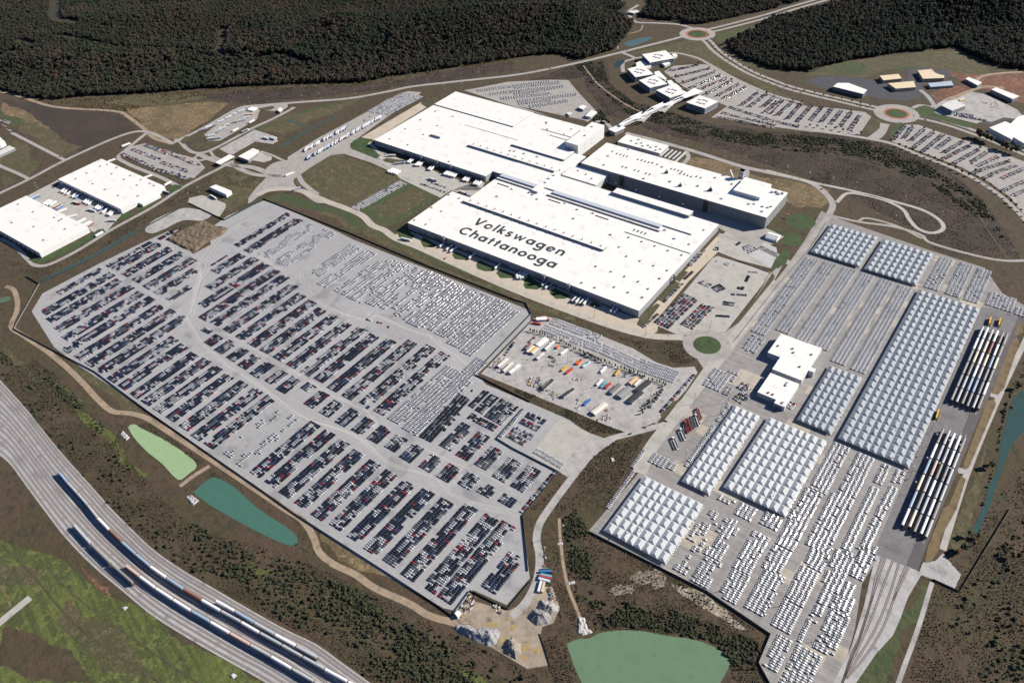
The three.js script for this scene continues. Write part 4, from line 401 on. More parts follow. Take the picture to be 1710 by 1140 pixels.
// roof lettering: geometric strokes
{
  const T = 4.5, ink = std(.028, .032, .045, .8);
  const bar = (x0, y0, x1, y1, t = T) => { const s = new THREE.Shape(), l = Math.hypot(x1 - x0, y1 - y0), nx = -(y1 - y0) / l * t / 2, ny = (x1 - x0) / l * t / 2; s.moveTo(x0 + nx, y0 + ny); s.lineTo(x0 - nx, y0 - ny); s.lineTo(x1 - nx, y1 - ny); s.lineTo(x1 + nx, y1 + ny); return s; };
  const arc = (cx, cy, r, a0, a1, sy = 1) => { const s = new THREE.Shape(), n = 28, q = Math.PI / 180; for (let i = 0; i <= n; i++) { const a = lerp(a0, a1, i / n) * q, x = cx + (r + T / 2) * Math.cos(a), y = cy + (r + T / 2) * sy * Math.sin(a); i ? s.lineTo(x, y) : s.moveTo(x, y); } for (let i = n; i >= 0; i--) { const a = lerp(a0, a1, i / n) * q; s.lineTo(cx + (r - T / 2) * Math.cos(a), cy + (r - T / 2) * sy * Math.sin(a)); } return s; };
  const ring = (cx, cy, r) => [arc(cx, cy, r, 0, 180), arc(cx, cy, r, 180, 360)];
  const L = {
    V: [19, [bar(2, 21.5, 9.5, 0), bar(17, 21.5, 9.5, 0)]], C: [21, [arc(11.2, 10.7, 9.2, 42, 318)]], o: [15.6, ring(7.6, 7.3, 5.7)], l: [4.6, [bar(2.2, 0, 2.2, 23)]],
    k: [13, [bar(2.2, 0, 2.2, 23), bar(3, 7, 11, 14.6), bar(5, 8, 12, 0)]], s: [11.5, [arc(5.8, 10.6, 3.2, 20, 265, 1), arc(5.6, 4.2, 3.4, -160, 90, 1)]], w: [22.5, [bar(2, 14.6, 6.8, 0, 3.4), bar(6.8, 0, 11.2, 14.2, 3.4), bar(11.2, 14.2, 15.8, 0, 3.4), bar(15.8, 0, 20.6, 14.6, 3.4)]],
    a: [16, [...ring(7.4, 7.3, 5.7), bar(13.4, 0, 13.4, 14.6)]], g: [16, [...ring(7.4, 7.3, 5.7), bar(13.4, -1.5, 13.4, 14.6), arc(7.4, -1.5, 6, -150, 0)]], e: [15.2, [arc(7.5, 7.3, 5.7, 0, 318), bar(2, 7, 13.4, 7, 3)]],
    n: [14.6, [bar(2.2, 0, 2.2, 14.6), arc(7.3, 8.6, 5, 0, 180), bar(12.3, 0, 12.3, 8.6)]], h: [14.6, [bar(2.2, 0, 2.2, 23), arc(7.3, 8.6, 5, 0, 180), bar(12.3, 0, 12.3, 8.6)]], t: [9.4, [bar(4.6, 0, 4.6, 19.5), bar(.2, 12.6, 9, 12.6, 3.2)]],
  };
  for (const [word, x0, x1, z] of [['Volkswagen', -232, -46, -204], ['Chattanooga', -236.5, -39, -168.5]]) {
    const total = [...word].reduce((s, c) => s + L[c][0], 0), gap = ((x1 - x0) - total) / (word.length - 1); let x = x0;
    for (const c of word) { const gs = L[c][1].map((s, i) => { const g = new THREE.ExtrudeGeometry(s, { depth: .06 + .025 * i, bevelEnabled: false, curveSegments: 8 }); g.rotateX(-Math.PI / 2); return g; }); const m = mesh('letter', merge(gs), ink, hallF); m.position.set(x - hallF.cx, 13.46, z - hallF.cz); x += L[c][0] + gap; }
  }
}
// body shop hall
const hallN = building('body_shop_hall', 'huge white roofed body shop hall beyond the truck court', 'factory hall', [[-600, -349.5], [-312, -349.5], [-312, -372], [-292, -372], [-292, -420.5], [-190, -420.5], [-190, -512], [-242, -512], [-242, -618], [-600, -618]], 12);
block(hallN, 'raised_roof', -599, -617, -385, -542, 12.4, 1.6, RW, WG); block(hallN, 'roof_monitor', -414, -440, -191, -427, 12.4, 3.6, RW, WG); block(hallN, 'roof_monitor', -340, -511, -216, -474, 12.4, 3.2, RW, WG); block(hallN, 'roof_house', -509, -440, -484.5, -424, 12.4, 4, RW, WL); block(hallN, 'expansion_ridge', -330, -566, -258, -564.5, 12.4, .8, RW, WG); block(hallN, 'expansion_ridge', -300, -552, -232, -550.5, 12.4, .8, RW, WG); block(hallN, 'expansion_ridge', -480, -500, -335, -499, 12.4, .5, RW, RG);
roofThings(hallN, 'roof_vent', ventGeo, ventM, [...[[-575.3,-517.2],[-526.3,-517.4],[-576.5,-468.8],[-527.2,-466.3],[-576.3,-419.5],[-526.5,-419.6],[-574,-368.7],[-524.6,-368.8],[-407.5,-357.5]], ...[[-563.8,-589.1],[-565.5,-563.3],[-495.1,-588.9],[-496.9,-565],[-420.1,-590.2],[-421.7,-564.9],[-335.4,-591.5],[-316.8,-566.4]], ...[[-338.4,-595.1],[-319.3,-569.6],[-276.1,-595],[-277.2,-568.9]]]);
roofThings(hallN, 'monitor_stack', stackGeo, ventM, seq(-405, -200, 13).map((x) => [x, -434]), 16.3); roofThings(hallN, 'roof_unit', unitGeo, unitM, [[-330, -455], [-322, -458], [-300, -460], [-270, -462], [-240, -480], [-230, -500], [-210, -440], [-250, -405], [-230, -400]], 12.45);
for (const x of [-470, -430, -395]) mesh('stair_tower', merge([bx(5, 14, 4), ...[3, 6, 9].map((y) => bx(5.4, .25, 4.4, 0, y, 0))]), WG, hallN).position.set(x - hallN.cx, 0, -347 - hallN.cz);
docks(hallN, -349.5, [-520, -514, -508, -494, -488, -482, -476, -450, -444, -438, -412, -406, -400, -394, -388, -382, -360, -354, -348, -342, -332, -326, -320]);
const hallNE = building('high_bay_store', 'tall pale grey high bay block at the corner of the body shop', 'factory building', rect(-241.5, -618.5, -212.5, -518.5), 27, RW, WW);
roofThings(hallNE, 'roof_unit', unitGeo, unitM, [[-230, -600], [-222, -560]]);
for (const [x, y] of [[1, 9], [1, 17]]) for (const z of [-545, -570]) { const m = mesh('louvre', bx(.3, 1.6, 3), dockM, hallNE); m.position.set(14.6, y, z - hallNE.cz); }
// paint shop
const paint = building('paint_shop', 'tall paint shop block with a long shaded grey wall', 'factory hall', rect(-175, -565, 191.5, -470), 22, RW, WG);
block(paint, 'penthouse', 111, -567, 160, -515, 22.4, 6, RW, WW);
roofThings(paint, 'exhaust_stack', (() => { const a = []; for (const [x, z, h] of [[0, 0, 7], [2.2, .6, 5], [-1.8, 1, 4]]) { const g = new THREE.CylinderGeometry(.8, .9, h, 10); g.translate(x, h / 2, z); a.push(g); } a.push(bx(6, 1.4, 4)); return merge(a); })(), steel, [[-20.6,-518.4],[22,-488.8],[74.9,-501.7],[73.7,-502.3]], 22.45);
roofThings(paint, 'skylight', skyGeo, skyM, [[-147.3,-539.4],[-135.4,-535.7],[-128.1,-536.2],[-120.4,-535.9],[-113.3,-536.3],[-90.1,-536.2],[-82.5,-537],[-74.4,-536.1],[-67.3,-536.6],[-100.9,-496.7],[-93.5,-497.4],[-75.3,-497.8],[-67.2,-497.2],[-51.6,-497.4],[-44,-497.5],[-50.1,-537.5],[-20,-536.1],[-13.4,-536.9],[-6,-536.7],[0.8,-537.2],[1.8,-528.8],[9.4,-530.6],[16.3,-529.4],[24,-528.7],[31.7,-534.2],[40.2,-534]], 22.45);
roofThings(paint, 'roof_unit', unitGeo, unitM, [[-144.6,-519],[-133.7,-485],[-124.8,-562.7],[-59.7,-538.8],[-37.2,-533.6],[0,-493],[48.9,-505.2],[-45.6,-478.6],[-0.5,-494],[49.2,-504.5],[62.6,-547.6],[102.8,-486.6],[97.4,-542.4],[172.5,-498.9],[181.3,-500.3],[184.5,-506.2],[177.7,-484.2],[149.6,-494.8],[157.1,-499.4]], 22.45);
for (const x of [-86, 82]) mesh('stair_tower', merge([bx(6, 23, 3.2), ...seq(2, 20, 8).map((y) => bx(6.6, .3, 4.6, 0, y, .4))]), steel, paint).position.set(x - paint.cx, 0, -468.2 - paint.cz);
for (const z of [-485, -500, -515, -530, -545]) { const m = mesh('side_door', bx(.3, 4.6, 4.4), dockM, paint); m.position.set(191.6 - paint.cx, .1, z - paint.cz); }
roofThings(paint, 'cooling_unit', merge([bx(5, 2.2, 4), (() => { const g = new THREE.CylinderGeometry(1.6, 1.8, 1, 12); g.translate(0, 2.7, 0); return g; })()]), unitM, [[168, -552], [174, -556], [180, -552], [185, -557]], 22.45);
const stack = thing('exhaust_tower', 'grey steel exhaust tower standing behind the paint shop roof', 'tower', 102, 0, -572); mesh('shaft', merge([bx(8, 38, 8)]), WL, stack); for (const y of [8, 16, 24, 32, 37.6]) mesh('platform', bx(9.6, .4, 9.6, 0, y, 0), steel, stack); mesh('duct', (() => { const g = bx(3, 22, 3); g.rotateZ(.5); g.translate(-13, 12, 0); return g; })(), WL, stack);
// link blocks, utility buildings
const link = building('link_building', 'low white roofed link between paint shop and assembly hall', 'factory building', rect(-189.5, -469.5, -115, -424.5), 15, RW, WL); roofThings(link, 'roof_vent', ventGeo, ventM, [[-150, -448], [-133, -440], [-170, -452]]);
const spine = building('roof_spine', 'narrow white roof spine crossing between the halls', 'factory building', rect(-204, -424, -190.5, -346), 17.5, RW, WL); roofThings(spine, 'roof_unit', unitGeo, unitM, [[-197, -410], [-198, -395], [-196, -380]]);
const util = building('utility_building', 'white roofed utility building beside the footbridge', 'factory building', rect(-172, -640, -78, -603), 8, RW, WL); roofThings(util, 'roof_unit', unitGeo, unitM, [[-150, -620], [-135, -615], [-128, -622], [-120, -612], [-112, -620], [-104, -615], [-96, -624], [-90, -610], [-140, -632], [-84, -618]]);
const cool = thing('cooling_plant', 'rows of grey cooling machinery behind a pale screen wall', 'machinery', -60, 0, -618); mesh('screen_wall', merge([bx(.5, 6, 46, 19, 0, 0), bx(38, 6, .5, 0, 0, 22.5)]), WL, cool); for (let k = 0; k < 8; k++) { mesh('cooling_cell', merge([bx(3, 4.2, 34, -15 + k * 4.3, 0, 0), bx(1.2, 1.2, 34, -15 + k * 4.3, 4.2, 0)]), k % 2 ? steel : unitM, cool); }
const tent = thing('fabric_tent', 'white fabric tent with open dark front beside the paint shop', 'tent', 214, 0, -450); { const s = new THREE.Shape(); s.moveTo(-9, 0); s.lineTo(-9, 4); s.lineTo(0, 8); s.lineTo(9, 4); s.lineTo(9, 0); s.lineTo(8.7, 0); s.lineTo(8.7, 3.9); s.lineTo(0, 7.7); s.lineTo(-8.7, 3.9); s.lineTo(-8.7, 0); const g = new THREE.ExtrudeGeometry(s, { depth: 20, bevelEnabled: false }); g.rotateY(Math.PI / 2); g.translate(-10, 0, 0); mesh('canopy', g, std(.72, .72, .7), tent); mesh('back_wall', bx(.3, 6, 17.4, 9.6, 0, 0), std(.7, .7, .68), tent); }

// yard building and warehouses
const yb = building('yard_building', 'white stepped inspection building in the middle of the shipping yard', 'building', [[321, -213], [380, -213], [380, -168], [387.5, -168], [387.5, -160], [380, -160], [380, -136.5], [339, -136.5], [339, -165], [321, -165]], 9.5, RW, WL);
roofThings(yb, 'roof_vent', ventGeo, ventM, [[327.6,-185.1],[350.5,-183.1],[372.6,-192.4],[346.6,-190.3],[368.2,-160]]);
const yb2 = building('yard_annex', 'lower white annex on the near side of the inspection building', 'building', [[339.5, -130], [379.5, -130], [379.5, -79], [365, -79], [365, -86], [339.5, -86]], 7.5, RW, WL); roofThings(yb2, 'roof_unit', bx(2.4, 1.6, 9), unitM, [[366, -121]], 7.95); roofThings(yb2, 'roof_vent', ventGeo, ventM, [[352, -92], [358, -92], [374, -84]], 7.95); docks(yb2, -79, [369, 374]);
for (let k = 0; k < 5; k++) { const m = mesh('side_door', bx(.3, 3.6, 3.6), dockM, yb); m.position.set(380.1 - yb.cx, .1, -205 + k * 8 - yb.cz); }
const wh = [building('warehouse', 'white supplier warehouse with trailers docked along its shaded side', 'warehouse', rect(-1036, 1.5, -824.5, 98.5), 10.5, RW, WW), building('warehouse', 'white supplier warehouse at the left edge of the picture', 'warehouse', rect(-1030, 168.5, -820, 263), 10.5, RW, WW)];
roofThings(wh[0], 'roof_vent', ventGeo, ventM, [[-1004.4,78.8],[-1006,53.5],[-1008,22],[-956.1,72],[-959.2,27.7],[-914.9,72.1],[-916.8,28.3],[-871.9,72],[-874.1,28.4],[-836.6,52.7],[-1002.1,9.8],[-973.7,6.9],[-919.6,12.1],[-886.2,11.2],[-842.9,11.8],[-858,10.6]]);
roofThings(wh[1], 'roof_vent', ventGeo, ventM, [[-1012.1,194.7],[-959.4,194.6],[-957.7,237],[-908.7,222],[-850.5,195.3],[-850.8,237.2],[-905.2,183.8],[-887,185.2],[-887.9,179.4]]);
docks(wh[0], 98.5, seq(-1020, -840, 26)); docks(wh[1], 263, seq(-1010, -840, 12)); for (const x of seq(-1015, -840, 14)) { const m = mesh('dock_door', dockGeo, dockM, wh[1]); m.position.set(x - wh[1].cx, .3, 168.4 - wh[1].cz); }
block(wh[0], 'entrance_wing', -824.4, 22, -812, 62, 0, 5.5, RW, WW);
// offices along the curve, their links
const OFF = [[[[-341.9,-1013.2],[-305.1,-1062],[-264.3,-1029.8],[-301.5,-978.6]], 'white roofed office block nearest the northern roundabout'], [[[-329.2,-920.9],[-310.8,-958.9],[-263.1,-923.3],[-290.2,-888.3]], 'white roofed office block second along the office curve'], [[[-275.2,-877.4],[-258.4,-922],[-211.8,-891.6],[-234.1,-853.6]], 'white roofed office block in the middle of the office curve'], [[[-216.8,-849.6],[-200.8,-892.2],[-153.6,-872.1],[-172.4,-829.8]], 'white roofed office block just before the footbridge'], [[[-132.7,-826.3],[-123.9,-872.1],[-76.5,-864],[-85.2,-819.4]], 'white roofed office block on the far side of the footbridge']];
for (const [p, l] of OFF) { const b = building('office_block', l, 'office building', p, 12, RW, wallMat(.3, .34, .4)); const cx = b.cx, cz = b.cz; for (let k = 0; k < 4; k++) { const i = k, a = p[i], c = p[(i + 1) % 4], s = mesh('window_band', (() => { const dx = c[0] - a[0], dz = c[1] - a[1], l2 = Math.hypot(dx, dz); return merge([3, 6.4, 9.6].map((y) => bx(l2 * .94, 1.5, .3, 0, y, 0, -Math.atan2(dz, dx)))); })(), glassM, b); s.position.set((a[0] + c[0]) / 2 - cx, 0, (a[1] + c[1]) / 2 - cz); } roofThings(b, 'roof_unit', unitGeo, unitM, [[-9, -6], [8, -7], [-7, 7], [9, 8], [0, -9], [1, 9]].map(([x, z]) => [cx + x, cz + z])); roofThings(b, 'roof_duct', bx(14, .7, 1), unitM, [[cx, cz - 8], [cx + 1, cz + 8]]); }
for (const [p, l] of [[[[-337.6,-976.5],[-333.3,-994.7],[-297.8,-978],[-300.4,-964.2],[-322.9,-953.6]], 'low white link roof between the first two office blocks'], [[[-274.9,-950.1],[-269.1,-961.5],[-234,-931.7],[-233.8,-924],[-262.9,-934.9]], 'low white link roof beside the second office block'], [[[-226.6,-921.3],[-220.8,-928.5],[-180.7,-901.8],[-180.7,-894.4],[-214.9,-905.9]], 'low white link roof beside the middle office block'], [[[-287.1,-1006.9],[-278.1,-1020.4],[-266.2,-1014.4],[-270.9,-995.2]], 'small white pavilion in front of the first office block'], [[[-289.2,-1065.5],[-283.1,-1073.3],[-273,-1063.7],[-275.9,-1051.3]], 'small white annex behind the first office block']]) building('link_roof', l, 'office building', p, 5, RW, WL);
// footbridge
{
  const [a, b] = [[-205.7,-644.5],[-139.6,-893.2]], dx = b[0] - a[0], dz = b[1] - a[1], L = Math.hypot(dx, dz), t = thing('footbridge', 'long white arched footbridge from the plant to the offices', 'bridge', a[0], 0, a[1], -Math.atan2(dz, dx)), wh2 = std(.74, .75, .76, .6);
  mesh('deck', bx(L, 1, 8, L / 2, 7.5, 0), wh2, t); mesh('deck_roof', bx(L * .62, .4, 7.4, L * .38, 12, 0), wh2, t); mesh('railing', merge([bx(L, 1.2, .15, L / 2, 8.5, -3.9), bx(L, 1.2, .15, L / 2, 8.5, 3.9)]), glassM, t);
  for (const [x0, x1, h] of [[.02, .34, 13], [.30, .68, 15], [.62, .92, 10]]) for (const s of [-1, 1]) { const pts = []; for (let k = 0; k <= 12; k++) pts.push(new THREE.Vector3(lerp(x0, x1, k / 12) * L, 6 + Math.sin(k / 12 * Math.PI) * (h - 4), s * 4.4)); mesh('arch', new THREE.TubeGeometry(new THREE.CatmullRomCurve3(pts), 24, .7, 6), wh2, t); }
  for (const x of [.31, .56]) { const s = new THREE.Shape(); s.moveTo(-L * .085, 13); s.lineTo(L * .07, 13); s.quadraticCurveTo(.02 * L, 5, 0, 0); s.quadraticCurveTo(-.03 * L, 9, -L * .085, 13); for (const q of [-1, 1]) { const g = new THREE.ExtrudeGeometry(s, { depth: .6, bevelEnabled: false }); g.rotateX(q * .32); g.translate(x * L, 0, q * 8.4); mesh('sail_support', g, wh2, t); } }
  mesh('stair_hall', merge([bx(26, 7, 16, 8, 0, 2)]), WG, t); mesh('stair_hall_roof', bx(30, .6, 20, 8, 8.6, 2), wh2, t); const s = new THREE.Shape(); s.moveTo(0, -7); s.lineTo(52, -13); s.lineTo(52, 13); s.lineTo(0, 7); const g = new THREE.ExtrudeGeometry(s, { depth: .5, bevelEnabled: false }); g.rotateX(-Math.PI / 2); g.translate(L - 46, 11.2, 0); mesh('landing_roof', g, wh2, t);
}
// campus and outlying buildings
for (const [p, h, roof, wall, l] of [
  [[[102.4,-1062.3],[104.1,-1084.5],[124.3,-1096],[169.3,-1080.6],[168.9,-1056.2],[143.2,-1058.5]], 9, RW, wallMat(.12, .15, .17), 'long cream roofed building in the dark asphalt campus'], [[[168.7,-1172],[200.8,-1200.8],[213.8,-1180.5],[183.1,-1151.7]], 7, RTAN, WT, 'tan roofed campus building farthest up the asphalt lot'], [[[196.2,-1140.5],[239.3,-1179.1],[251.8,-1149.4],[218.5,-1121.3]], 7, RTAN, WT, 'wide tan roofed campus building with pale surround'], [[[231.2,-1241.2],[255.1,-1261.5],[268.2,-1244.7],[278.1,-1240.7],[287,-1241],[290.4,-1226.9],[253.2,-1201]], 7, RTAN, WT, 'stepped tan roofed building at the campus loop road'], [[[267.7,-1186.7],[306.6,-1223.7],[316.3,-1202.5],[277.6,-1170.4]], 5, RBLUE, WG, 'low blue grey roofed shed in the campus'], [[[329.7,-1247.2],[333.7,-1259.8],[363.7,-1244.3],[359.5,-1224.5]], 6, RW, WG, 'small white roofed shed in the red clay site'], [[[388.7,-1211.6],[395.1,-1226.9],[444,-1204.9],[436,-1183.1]], 8, RW, WG, 'long white roofed shed above the building site'],
  [[[424.4,-1020.7],[444.5,-1064],[455.1,-1058.7],[460.6,-1094.7],[470.7,-1114.9],[500.3,-1102.2],[517.7,-1000.5],[491.8,-985.1],[471.5,-1002.1],[470.2,-990.4]], 10, RW, WW, 'large white hall at the right edge above the highway'], [[[321,-1079.4],[327.8,-1106.1],[339.1,-1121.2],[363,-1103.7],[353,-1081.3],[345.8,-1064.8]], 9, RG, WG, 'grey concrete building beside the building site'], [[[342,-1139.1],[349.3,-1152.9],[353.4,-1148.3],[346.3,-1133.8]], 4, RTAN, WT, 'tiny tan shed behind the grey concrete building'],
  [[[-750.2,-46.8],[-747.5,-59.3],[-701.7,-59.6],[-699.6,-45.2]], 7, RW, WW, 'small white service building in its own fenced court'], [[[-801,-158.9],[-802.2,-198.2],[-784.2,-198.8],[-778.7,-194.1],[-771.1,-159.2]], 7, RW, WG, 'white gate office with a light well in its roof'], [[[-327.2,-702.8],[-327.3,-717.9],[-314.3,-716.3],[-312.9,-699.1]], 5, RW, WG, 'small white hut in the northeast lot'], [[[-292.9,-675.4],[-296,-705.9],[-280,-703.4],[-280.7,-676.7]], 5, RW, WL, 'white flat roofed shed at the corner of the northeast lot'], [[[-903,-354.1],[-909.4,-367],[-900.5,-367.4],[-893.3,-359.7],[-892.4,-351.8]], 4, RW, WG, 'white guard hut at the truck park exit'],
  [[[-1329.9,68.2],[-1331.2,59.8],[-1300.5,66.1],[-1296.1,78.6],[-1297.5,85.5]], 8, RW, WW, 'white building corner at the left edge'], [[[-1275.5,101.2],[-1282.3,68.5],[-1259,67.8],[-1256.4,101.4],[-1254.9,112.1]], 5, RG, WG, 'long grey roof at the left edge below the white corner'], [[[-336.6,-670],[-333.6,-678.6],[-323.5,-675],[-325.8,-663.4]], 3, RG, WG, 'dark edged kiosk in the northeast lot'], [[[206.7,390.5],[207.1,386.2],[211.3,386],[211.8,392.2]], 4, RW, WW, 'white cabin in the corner of the stockpile yard'], [[[-526.8,-1270.7],[-523.6,-1281.8],[-512.7,-1295.7],[-498,-1286],[-506.6,-1268.1]], 5, RG, WG, 'pale roof half hidden in the northern wood']]) building('small_building', l, 'building', p, h, roof, wall);
{ const p = [[-823.8,-118.1],[-826.8,-156.4],[-809,-156.3],[-808.3,-117.8]], cx = p.reduce((s, q) => s + q[0], 0) / 4, cz = p.reduce((s, q) => s + q[1], 0) / 4, t = thing('gate_canopy', 'white slab canopy over the truck gate lanes', 'canopy', cx, 0, cz), q = p.map(([x, z]) => [x - cx, z - cz]); mesh('canopy_roof', slabGeo(q, 5.6, .6), RW, t); for (const [x, z] of grow(q, -4)) mesh('column', bx(.7, 5.6, .7, x, 0, z), WL, t); mesh('guard_booth', bx(4, 3, 3), WG, t); }

// ---------------------------------------------------------------- fabric canopies of the shipping yard
const fabric = (r, g, b) => new THREE.MeshPhysicalMaterial({ color: new THREE.Color().setRGB(r, g, b), roughness: .8, transmission: .15, thickness: 0, side: THREE.DoubleSide }), fabNew = fabric(.44, .465, .48), fabOld = fabric(.30, .335, .365), postM = std(.3, .3, .3);
const bayCache = new Map();
function bayGeo(w, d) {
  const key = w.toFixed(2) + '/' + d.toFixed(2); if (bayCache.has(key)) return bayCache.get(key);
  const hv = 3.6, hr = 5.9, a = w / 2, b = d / 2, r = d * .25, P = [];
  const v = { a: [-a, hv, -b], b: [a, hv, -b], c: [a, hv, b], d: [-a, hv, b], e: [0, hr, -r], f: [0, hr, r] };
  const tri = (...q) => q.forEach((k) => P.push(...v[k]));
  tri('b', 'e', 'f'); tri('b', 'f', 'c'); tri('d', 'f', 'e'); tri('d', 'e', 'a'); tri('c', 'f', 'd'); tri('a', 'e', 'b');
  const g = new THREE.BufferGeometry(); g.setAttribute('position', new THREE.Float32BufferAttribute(P, 3)); g.computeVertexNormals(); bayCache.set(key, g); return g;
}
const postG = bx(.3, 3.7, .3);
function canopy(label, x0, z0, x1, z1, rel, rows, fab = fabOld) {
  const cx = (x0 + x1) / 2, cz = (z0 + z1) / 2, t = thing('hail_canopy', label, 'canopy', cx, .05, cz, 0), W = x1 - x0, D = z1 - z0, sum = rel.reduce((a, b) => a + b, 0), d = D / rows; let x = x0;
  for (const q of rel) { const w = W * q / sum; for (let j = 0; j < rows; j++) { const m = mesh('canopy_bay', bayGeo(w, d), fab, t); m.position.set(x + w / 2 - cx, 0, z0 + (j + .5) * d - cz); } x += w; for (const z of [z0, z1]) mesh('post', postG, postM, t).position.set(x - cx - .2, 0, z - cz); }
  for (let j = 0; j <= rows; j++) for (const xx of [x0, x1]) mesh('post', postG, postM, t).position.set(xx - cx, 0, z0 + j * d - cz);
  carsUnder.push([x0, z0, x1, z1]); return t;
}
const carsUnder = [];
canopy('pale fabric canopy nearest the retention pond', 282, 118, 360, 213.5, [10.5, 10, 8.3, 8.3, 10.5, 10, 10, 10], 7, fabNew);
canopy('narrow pale fabric canopy beside the parked red car carriers', 323, -51, 358.5, 101, [8.6, 9.4, 8.6, 9.4], 11, fabNew);
canopy('pale fabric canopy between the narrow one and the rail side rows', 368, -55.5, 443.5, 82, [10, 9, 9, 10.5, 8.4, 8.4, 10, 10], 10, fabNew);
canopy('small pale fabric canopy beside the inspection building', 399.5, -192, 443, -70, [8, 9, 8, 9, 9], 9);
canopy('longest pale fabric canopy, running beside the loading terminal', 453, -429, 538.5, -67, [10, 9, 10.5, 8.4, 8.4, 10, 10, 9.5, 9.5], 26);
canopy('pale fabric canopy at the head of the yard, next to the oval lawns', 281.5, -538, 359, -440, [10, 9.5, 10, 9, 9, 10, 10, 9.5], 7);
canopy('pale fabric canopy at the head of the yard, next to the white car rows', 367.5, -536.5, 446, -438, [10, 9.5, 10, 9, 9, 10, 10, 9.5], 7);
// ---------------------------------------------------------------- cars
function carGeo() {
  const ex = (pts, w) => { const s = new THREE.Shape(pts.map(([x, y]) => new THREE.Vector2(x, y))); const g = new THREE.ExtrudeGeometry(s, { depth: w, bevelEnabled: false }); g.translate(0, 0, -w / 2); return g; };
  const body = colored(ex([[-2.38, .32], [2.38, .32], [2.42, .62], [2.25, .8], [1.25, .95], [-1.75, 1.0], [-2.3, .95], [-2.42, .6]], 1.76), 1, 1, 1);
  const hw0 = .82, hw1 = .64, F = (x0, x1, y0, y1) => { const p = [[x0[0], y0, -hw0], [x0[1], y0, -hw0], [x0[1], y0, hw0], [x0[0], y0, hw0], [x1[0], y1, -hw1], [x1[1], y1, -hw1], [x1[1], y1, hw1], [x1[0], y1, hw1]]; return p; };
  const p = F([-2.0, 1.25], [-1.15, .2], .96, 1.42), quad = (a, b, c, d) => [p[a], p[b], p[c], p[a], p[c], p[d]].flat(), geo = (arr, c) => { const g = new THREE.BufferGeometry(); g.setAttribute('position', new THREE.Float32BufferAttribute(arr, 3)); g.computeVertexNormals(); g.setAttribute('uv', new THREE.Float32BufferAttribute(new Float32Array(arr.length / 3 * 2), 2)); return colored(g, ...c); };
  const gl = geo([...quad(1, 0, 4, 5), ...quad(3, 2, 6, 7), ...quad(2, 1, 5, 6), ...quad(0, 3, 7, 4)], [.035, .045, .06]), top = geo(quad(4, 7, 6, 5), [1, 1, 1]);
  const wheels = [[1.45, .8], [1.45, -.8], [-1.4, .8], [-1.4, -.8]].map(([x, z]) => { const g = new THREE.CylinderGeometry(.33, .33, .24, 8); g.rotateX(Math.PI / 2); g.translate(x, .33, z); return colored(g, .03, .03, .03); });
  return merge([body, gl, top, ...wheels]);
}
const CG = carGeo();
const HUES = { white: [.60, .61, .63], silver: [.42, .44, .46], grey: [.16, .17, .18], black: [.018, .02, .026], blue: [.04, .075, .15], navy: [.018, .024, .05], red: [.36, .018, .028], beige: [.42, .36, .27] };
const MIX = { stock: 'black black black navy navy navy black grey grey white white white silver blue red'.split(' '), white: ['white', 'white', 'white', 'white', 'white', 'white', 'white', 'white', 'white', 'silver'], dark: ['black', 'black', 'navy', 'navy', 'grey', 'black', 'white'], staff: 'white white silver silver grey black black blue red beige navy'.split(' ') };
const cars = [], taken = new Map();
function park(c) { const i = Math.floor(c.x / 6), j = Math.floor(c.z / 6), s = Math.abs(Math.sin(c.a)) > .7; for (let a = -1; a < 2; a++) for (let b = -1; b < 2; b++) for (const o of taken.get((i + a) * 4096 + j + b) ?? []) { const dx = Math.abs(o.x - c.x), dz = Math.abs(o.z - c.z); if (s ? dz < 4.4 && dx < 2.3 : dx < 4.4 && dz < 2.3) return; } const k = i * 4096 + j; if (!taken.has(k)) taken.set(k, []); taken.get(k).push(c); cars.push(c); }
function strip([a, b], lanes, dens, mix, where, gap = 2.75, len = 5.25, snap) {   // cars stand across the strip from a to b, nose to the side
  if (snap) { if (Math.abs(b[1] - a[1]) > Math.abs(b[0] - a[0])) { const x = (a[0] + b[0]) / 2; a = [x, a[1]]; b = [x, b[1]]; } else { const z = (a[1] + b[1]) / 2; a = [a[0], z]; b = [b[0], z]; } }
  const dx = b[0] - a[0], dz = b[1] - a[1], L = Math.hypot(dx, dz), ux = dx / L, uz = dz / L, n = Math.max(1, Math.round(L / gap)), off = rr(0, 9), ang = Math.atan2(-uz, ux) + Math.PI / 2;
  for (let l = 0; l < lanes; l++) { let hue = null, run = 0; for (let k = 0; k <= n; k++) {
    if (dens < 1) { const e = vn(k / 5 + l * 13 + off * 7, off), edge = l === 0 || l === lanes - 1 ? .12 : 0; if (e > dens + (R() - .5) * .25 + .12 - edge || (dens < .99 && R() < .04)) continue; }
    const s = k * gap + rr(-.12, .12), o = (l - (lanes - 1) / 2) * len + rr(-.25, .25), m = MIX[mix]; if (run-- <= 0) { hue = pick(m); run = hue === 'red' || mix === 'staff' ? 0 : Math.floor(R() * 3.2); }
    park({ x: a[0] + ux * s - uz * o, z: a[1] + uz * s + ux * o, a: ang + rr(-.02, .02) + (R() < .5 ? 0 : Math.PI), c: hue, where });
  } }
}
const GL = 'the gravel storage lot', WL2 = 'the upper gravel lot by the plant road', YL = 'the concrete shipping yard';
